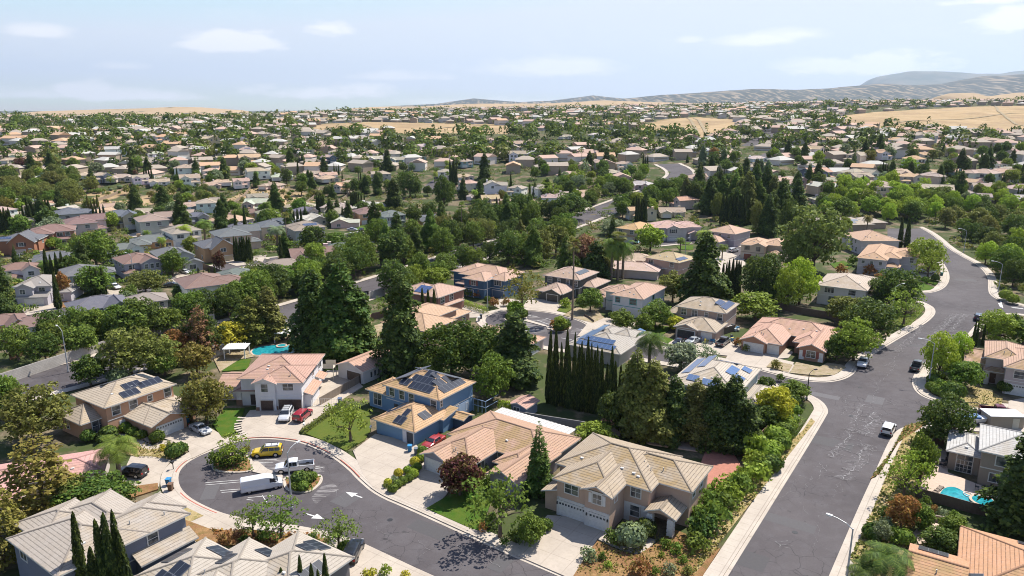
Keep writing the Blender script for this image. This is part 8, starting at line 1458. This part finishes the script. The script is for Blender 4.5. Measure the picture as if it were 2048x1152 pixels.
for i in range(0, len(coll)):
    x, y = coll[i]; u, v, _ = proj((x, y, 0))
    if not (300 < u < 1340) or y > 470 or i % 2: continue
    for sd2, off_ in ((1, 12.2), (-1, 12.0), (1, 17), (-1, 16.5)):
        if off_ > 14 and i % 4: continue
        q = offs(coll[max(0, i - 1):i + 2], sd2 * off_)[1 if i else 0]; p = Vector((q[0] + random.uniform(-1.2, 1.2), q[1] + random.uniform(-1.2, 1.2), 0)); p.z = hgt(p.x, p.y); uu, vv, _ = proj(p)
        if not free(p, -1) or 565 < uu < 615 or 735 < uu < 775 or (1180 < uu < 1250 and sd2 < 0) or rgt0.random() < .25: continue
        plant('b', p, rgt0.uniform(7.5, 11), None, rgt0.choice('ggdlgk'))
# trees in the gardens of the wider neighbourhood
rgt = random.Random(99); cnt = dict(); extra_pts = []
CAP = dict(B=285, b=0, R=110, C=105, Q=40, F=10, K=30, N=8, O=30, S=20); NK = {}
for o, k, c, h in PLANTS: NK[k] = NK.get(k, 0) + 1
order = sorted(placed, key=lambda p: p[1])
for x, y, r in order:
    if y < 185: continue
    for _ in range(rgt.choice((1, 2, 2, 3))):
        a = rgt.uniform(0, 6.28); d = (9.5 + rgt.uniform(0, 5)); p = Vector((x + math.cos(a) * d, y + math.sin(a) * d, 0)); p.z = hgt(p.x, p.y)
        if not free(p, -2.2): continue
        u, v, s = proj(p)
        if not (-40 < u < 2090) or any(inpoly(u, v, q) for q in FIELDS): continue
        if y < 330 and (1200 < u and v > 480 or 850 < u < 1340 and v > 500): continue
        cp = [(q[0] - p.x) ** 2 + (q[1] - p.y) ** 2 for q in coll[::3]]
        if min(cp) < 130: continue
        kd = rgt.choices('BRCQFKO', (50, 13, 14, 7, 2, 6, 6))[0]; c = rgt.choice({'B': 'ggdddlokw', 'R': 'kkdd', 'C': 'cck', 'Q': 'gl', 'F': 'og', 'K': 'kd', 'O': 'goL'}[kd]) if rgt.random() > .05 else rgt.choice('preL')
        h = {'B': rgt.uniform(4.5, 10), 'R': rgt.uniform(10, 18), 'C': rgt.uniform(8, 12), 'Q': rgt.uniform(5, 8.5), 'F': rgt.uniform(11, 17), 'K': rgt.uniform(7, 12), 'O': rgt.uniform(5, 7)}[kd]
        if NK.get(kd, 0) >= CAP.get(kd, 50) : extra_pts.append((p, kd, c, h)); continue
        NK[kd] = NK.get(kd, 0) + 1; plant(kd, p, h, None if kd in 'CFQRK' else h * rgt.uniform(.75, 1.1), c)
        if kd == 'C':
            for j in range(rgt.choice((0, 2, 3))):
                if NK['C'] < CAP['C']: q = p + Vector((1.5 * (j + 1), .4 * j, 0)); q.z = hgt(q.x, q.y); NK['C'] += 1; plant('C', q, h * rgt.uniform(.85, 1.), None, c)
print('plants', NK, 'massed', len(extra_pts))
# the town's trees too many and too small to tell apart, out to the horizon
rgm = np.random.default_rng(5); Cc, Nn, Zz, ci = [], [], [], []
def mass(p, h, r, tall=False):
    n = int(np.clip(52 * 700 / max(300., p.y), 14, 110) * min(1, .2 + h / 8)); d = rgm.normal(size=(n, 3)); d /= np.linalg.norm(d, axis=1, keepdims=True); d[:, 2] = np.abs(d[:, 2]) * rgm.choice([1, 1, -.5], n)
    t = (d[:, 2:] + 1) / 2; k = (1.15 - t) if tall else 1.
    return np.array([p.x, p.y, p.z + h * .5]) + d * np.array([r, r, h * .5]) * k * rgm.uniform(.75, 1.05, (n, 1)), d + rgm.normal(size=(n, 3)) * .35 + np.array([0, 0, .2]), np.full(n, max(.55, r * .40)) * rgm.uniform(.7, 1.3, n)
groups = {'g': [], 'd': [], 'k': [], 'o': [], 'l': []}
for p, kd, c, h in extra_pts: groups[c if c in groups else 'd'].append((p, h, (h * .17 if kd in 'RK' else h * .09 if kd == 'C' else h * .46), kd in 'RKC'))
for i in range(7000):
    D = 560 * (14 ** rgt.random()); uu = rgt.uniform(-60, 2110); x = (uu - 1024) / F * (D * CS + 13); p = Vector((x, D, hgt(x, D))); u, v, s = proj(p)
    if any(inpoly(u, v, q) for q in FIELDS) or v < 204 or (gmask(x, D) < .1 and rgt.random() < .45): continue
    if D > 1500 and 1250 < u and rgt.random() < .6: continue
    if D > 2600 and 430 < u or D > 2000 and 150 < u < 490: continue
    if 1480 < u < 1612 and 236 < v < 320 and abs(u - (1604 - (v - 228) * 1.55)) < 12: continue
    h = rgt.uniform(6, 12) * (1.3 if rgt.random() < .25 else 1) * (.62 if D > 1500 else 1); tall = rgt.random() < .3; groups[rgt.choice('gggdddkko')].append((p, h * (1.5 if tall else 1), h * (.16 if tall else .5) * (1 + D / 5000), tall))
for c, L_ in groups.items():
    A_, B_, C_ = zip(*[mass(*q) for q in L_]); o = quads('distant_trees', np.concatenate(A_), np.concatenate(B_), np.concatenate(C_), M_LEAF, 1.0, color=tuple(x * .72 for x in LC[c])); tag(o, kind='stuff')
gl = {'g': [], 'd': [], 'o': [], 'e': []}
for i in range(9500):
    D = 165 * (9 ** rgt.random()); uu = rgt.uniform(-60, 2110); x = (uu - 1024) / F * (D * CS + 13); p = Vector((x, D, hgt(x, D))); u, v, s = proj(p)
    if (D < 330 and not (u < 640 and v < 640) and not (820 < u < 1300 and v < 540) and not (1380 < u < 1620 and v < 470) and not (u > 1900 and v < 590)) or any(inpoly(u, v, q) for q in FIELDS) or not free(p, 1.5) or inpoly(x, D, MAINP): continue
    if min((q[0] - x) ** 2 + (q[1] - D) ** 2 for q in coll[::4]) < 140 or min((q[0] - x) ** 2 + (q[1] - D) ** 2 for q in STR[::2]) < 75: continue
    h = rgt.uniform(.8, 3.2); gl[rgt.choice('ggdoe')].append((p, h, h * rgt.uniform(.55, .9), False))
for c, L_ in gl.items():
    A_, B_, C_ = zip(*[mass(*q) for q in L_]); o = quads('undergrowth', np.concatenate(A_), np.concatenate(B_), np.concatenate(C_) * .75, M_LEAF, 1.0, color=LC[c]); tag(o, kind='stuff')
# low growth on open ground
C, N, Z = [], [], []
def tufts(poly, n, off, sz, color, seed, name='ground_cover'):
    rg = random.Random(seed); us = [p[0] for p in poly]; vs = [p[1] for p in poly]; C, N = [], []
    while len(C) < n:
        u, v = rg.uniform(min(us), max(us)), rg.uniform(min(vs), max(vs))
        if inpoly(u, v, poly): g = G(off[0] + u / off[2], off[1] + v / off[2]); C.append((g.x, g.y, g.z + .2 + rg.uniform(.03, .25))); N.append((rg.gauss(0, .7), rg.gauss(0, .7), .8))
    o = quads(name, np.array(C), np.array(N), np.array([sz * rg.uniform(.5, 1.5) for _ in C]), M_LEAF, 1.2, color=color); tag(o, kind='stuff')
O1 = (0, 0, 1)
tufts([(1390, 1150), (1630, 845), (1606, 862), (1500, 960), (1400, 1110)], 500, O1, .25, LC['e'], 1); tufts([(1145, 1150), (1195, 1090), (1340, 1070), (1440, 1100), (1390, 1150)], 900, O1, .22, LC['e'], 2); tufts([(1829, 866), (1798, 895), (1747, 1018), (1700, 1120), (1760, 1150), (1830, 1060), (1830, 960)], 1500, O1, .35, LC['o'], 3); tufts([(930, 420), (985, 390), (1140, 100), (1300, 60), (1100, 200)], 300, (1430, 820, 3.0), .3, LC['o'], 4)
tufts([(570, 830), (700, 740), (860, 800), (1400, 870), (1250, 980), (880, 950)], 500, ZH6, .22, (.22, .17, .05), 5); tufts([(555, 770), (700, 740), (985, 850), (970, 925), (700, 945)], 500, Z12, .18, (.17, .16, .05), 6); tufts([(870, 970), (1180, 920), (1060, 1110), (930, 1130)], 400, Z23, .3, LC['o'], 7); tufts([(300, 350), (380, 375), (600, 380), (620, 405), (330, 408)], 900, O1, .9, (.10, .11, .03), 8); tufts([(420, 1060), (640, 1070), (640, 1090), (440, 1090)], 500, O1, .3, LC['r'], 9); tufts([(372, 720), (555, 712), (500, 780), (440, 782)], 200, Z2, .25, LC['g'], 10); tufts([(60, 640), (222, 612), (240, 685), (60, 682)], 250, Z2, .25, LC['g'], 11)

scatter([(350, 385), (460, 380), (445, 410), (340, 412)], 50, 'S', 'doe', (1, 2), (1.4, 2), 31, 2); scatter([(165, 408), (185, 380), (262, 372), (215, 412)], 16, 'Ss', 'owg', (1.5, 3), (1, 1.6), 32, 3); scatter([(462, 410), (492, 376), (660, 382), (656, 412)], 26, 'SsB', 'oegd', (1.5, 4), (1, 1.3), 33, 3)
scatter([(1630, 400), (1900, 400), (1880, 445), (1780, 450), (1640, 440)], 26, 'bBb', 'LlLg', (8, 11), (.8, 1.05), 41, 4.5); scatter([(1380, 400), (1480, 395), (1500, 450), (1400, 455)], 10, 'Rbb', 'dgk', (9, 15), (.7, .9), 42, 4.5)
scatter([(20, 400), (60, 370), (150, 372), (165, 415), (60, 425)], 10, 'b', 'oow', (10, 13), (.9, 1.1), 43, 6); scatter([(1060, 350), (1180, 345), (1200, 395), (1090, 400)], 14, 'bOS', 'wwlg', (5, 10), (.9, 1.2), 44, 5)
# ---------------------------------------------------------------- unused prototypes go; labels that single each thing out
def drop(o):
    for c in list(KIDS.get(o.name, ())): drop(c)
    bpy.data.objects.remove(o, do_unlink=True)
for k, L_ in PR.items():
    for o in L_:
        if o.name not in USED: drop(o)
for k, o in HP.items():
    if k not in HU: drop(o)
ORD = 'first second third fourth fifth sixth seventh eighth ninth tenth eleventh twelfth thirteenth fourteenth fifteenth sixteenth seventeenth eighteenth nineteenth twentieth'.split() + ['twenty-' + x for x in 'first second third fourth fifth sixth seventh eighth ninth'.split()] + ['thirtieth']
def ordn(i): return ORD[i] if i < len(ORD) else 'number %d' % (i + 1)
ROWS = [(232, 'on the skyline'), (262, 'below the skyline'), (290, 'by the golden fields'), (330, 'in middle distance'), (372, 'above the dry slope'), (420, 'beside the dry slope'), (475, 'by the farthest bulb'), (545, 'by the dark grove'), (640, 'by the second culdesac'), (760, 'by the kidney pool'), (900, 'by the blue house'), (2000, 'near the bottom edge')]
CL = [(512, 'left quarter'), (1024, 'left centre'), (1536, 'right centre'), (3000, 'right quarter')]
def zone(u, v):
    return next(n for t, n in ROWS if v < t), next(n for t, n in CL if u < t)
def sizew(h, k):
    if k in 'Ss': return ''
    return ''
bins = {}
for o, rc, wc, st in HOUSES:
    l = o.matrix_basis.translation; u, v, s = proj(l); z = zone(u, v); bins.setdefault((('two-storey ' if st == '2' else 'single-storey ') + WN[wc] + ' house with ' + RN[rc] + ' roof', z, 'house', 'houses of the wider neighbourhood'), []).append((u, o))
for o, k, c, h in PLANTS:
    l = o.matrix_basis.translation; u, v, s = proj(l); z = zone(u, v); bins.setdefault((LN[c] + ' ' + KN[k], z, 'shrub' if k in 'Ss' else 'tree', {'C': 'cypresses', 'R': 'conifers', 'K': 'conifers', 'N': 'conifers', 'Q': 'palms', 'F': 'palms', 'S': 'garden shrubs', 's': 'garden shrubs'}.get(k, 'broadleaf garden trees') + ' of the neighbourhood'), []).append((u, o))
for (d, z, cat, grp), L_ in bins.items():
    L_.sort(key=lambda q: q[0])
    for i, (u, o) in enumerate(L_):
        tag(o, (d + ', ' if len(L_) == 1 else d + ', ' + ordn(i) + ' from left, ') + z[0] + ', ' + z[1], cat, grp)
# ---------------------------------------------------------------- haze
m = MB(); m.box(-19500, 19500, -420, 25500, -12, 1500); hz = m.build('haze', MATS['bark']); hz.data.materials.clear()
hm = bpy.data.materials.new('haze_air'); hm.use_nodes = True; t = hm.node_tree; t.nodes.clear(); pv = nd(t, 'ShaderNodeVolumePrincipled'); pv.inputs['Color'].default_value = (.66, .80, 1, 1); pv.inputs['Density'].default_value = 3.6e-5; pv.inputs['Anisotropy'].default_value = .3; mo = nd(t, 'ShaderNodeOutputMaterial'); L(t, pv.outputs[0], mo.inputs['Volume']); hz.data.materials.append(hm); tag(hz, kind='stuff')
bpy.context.view_layer.update()
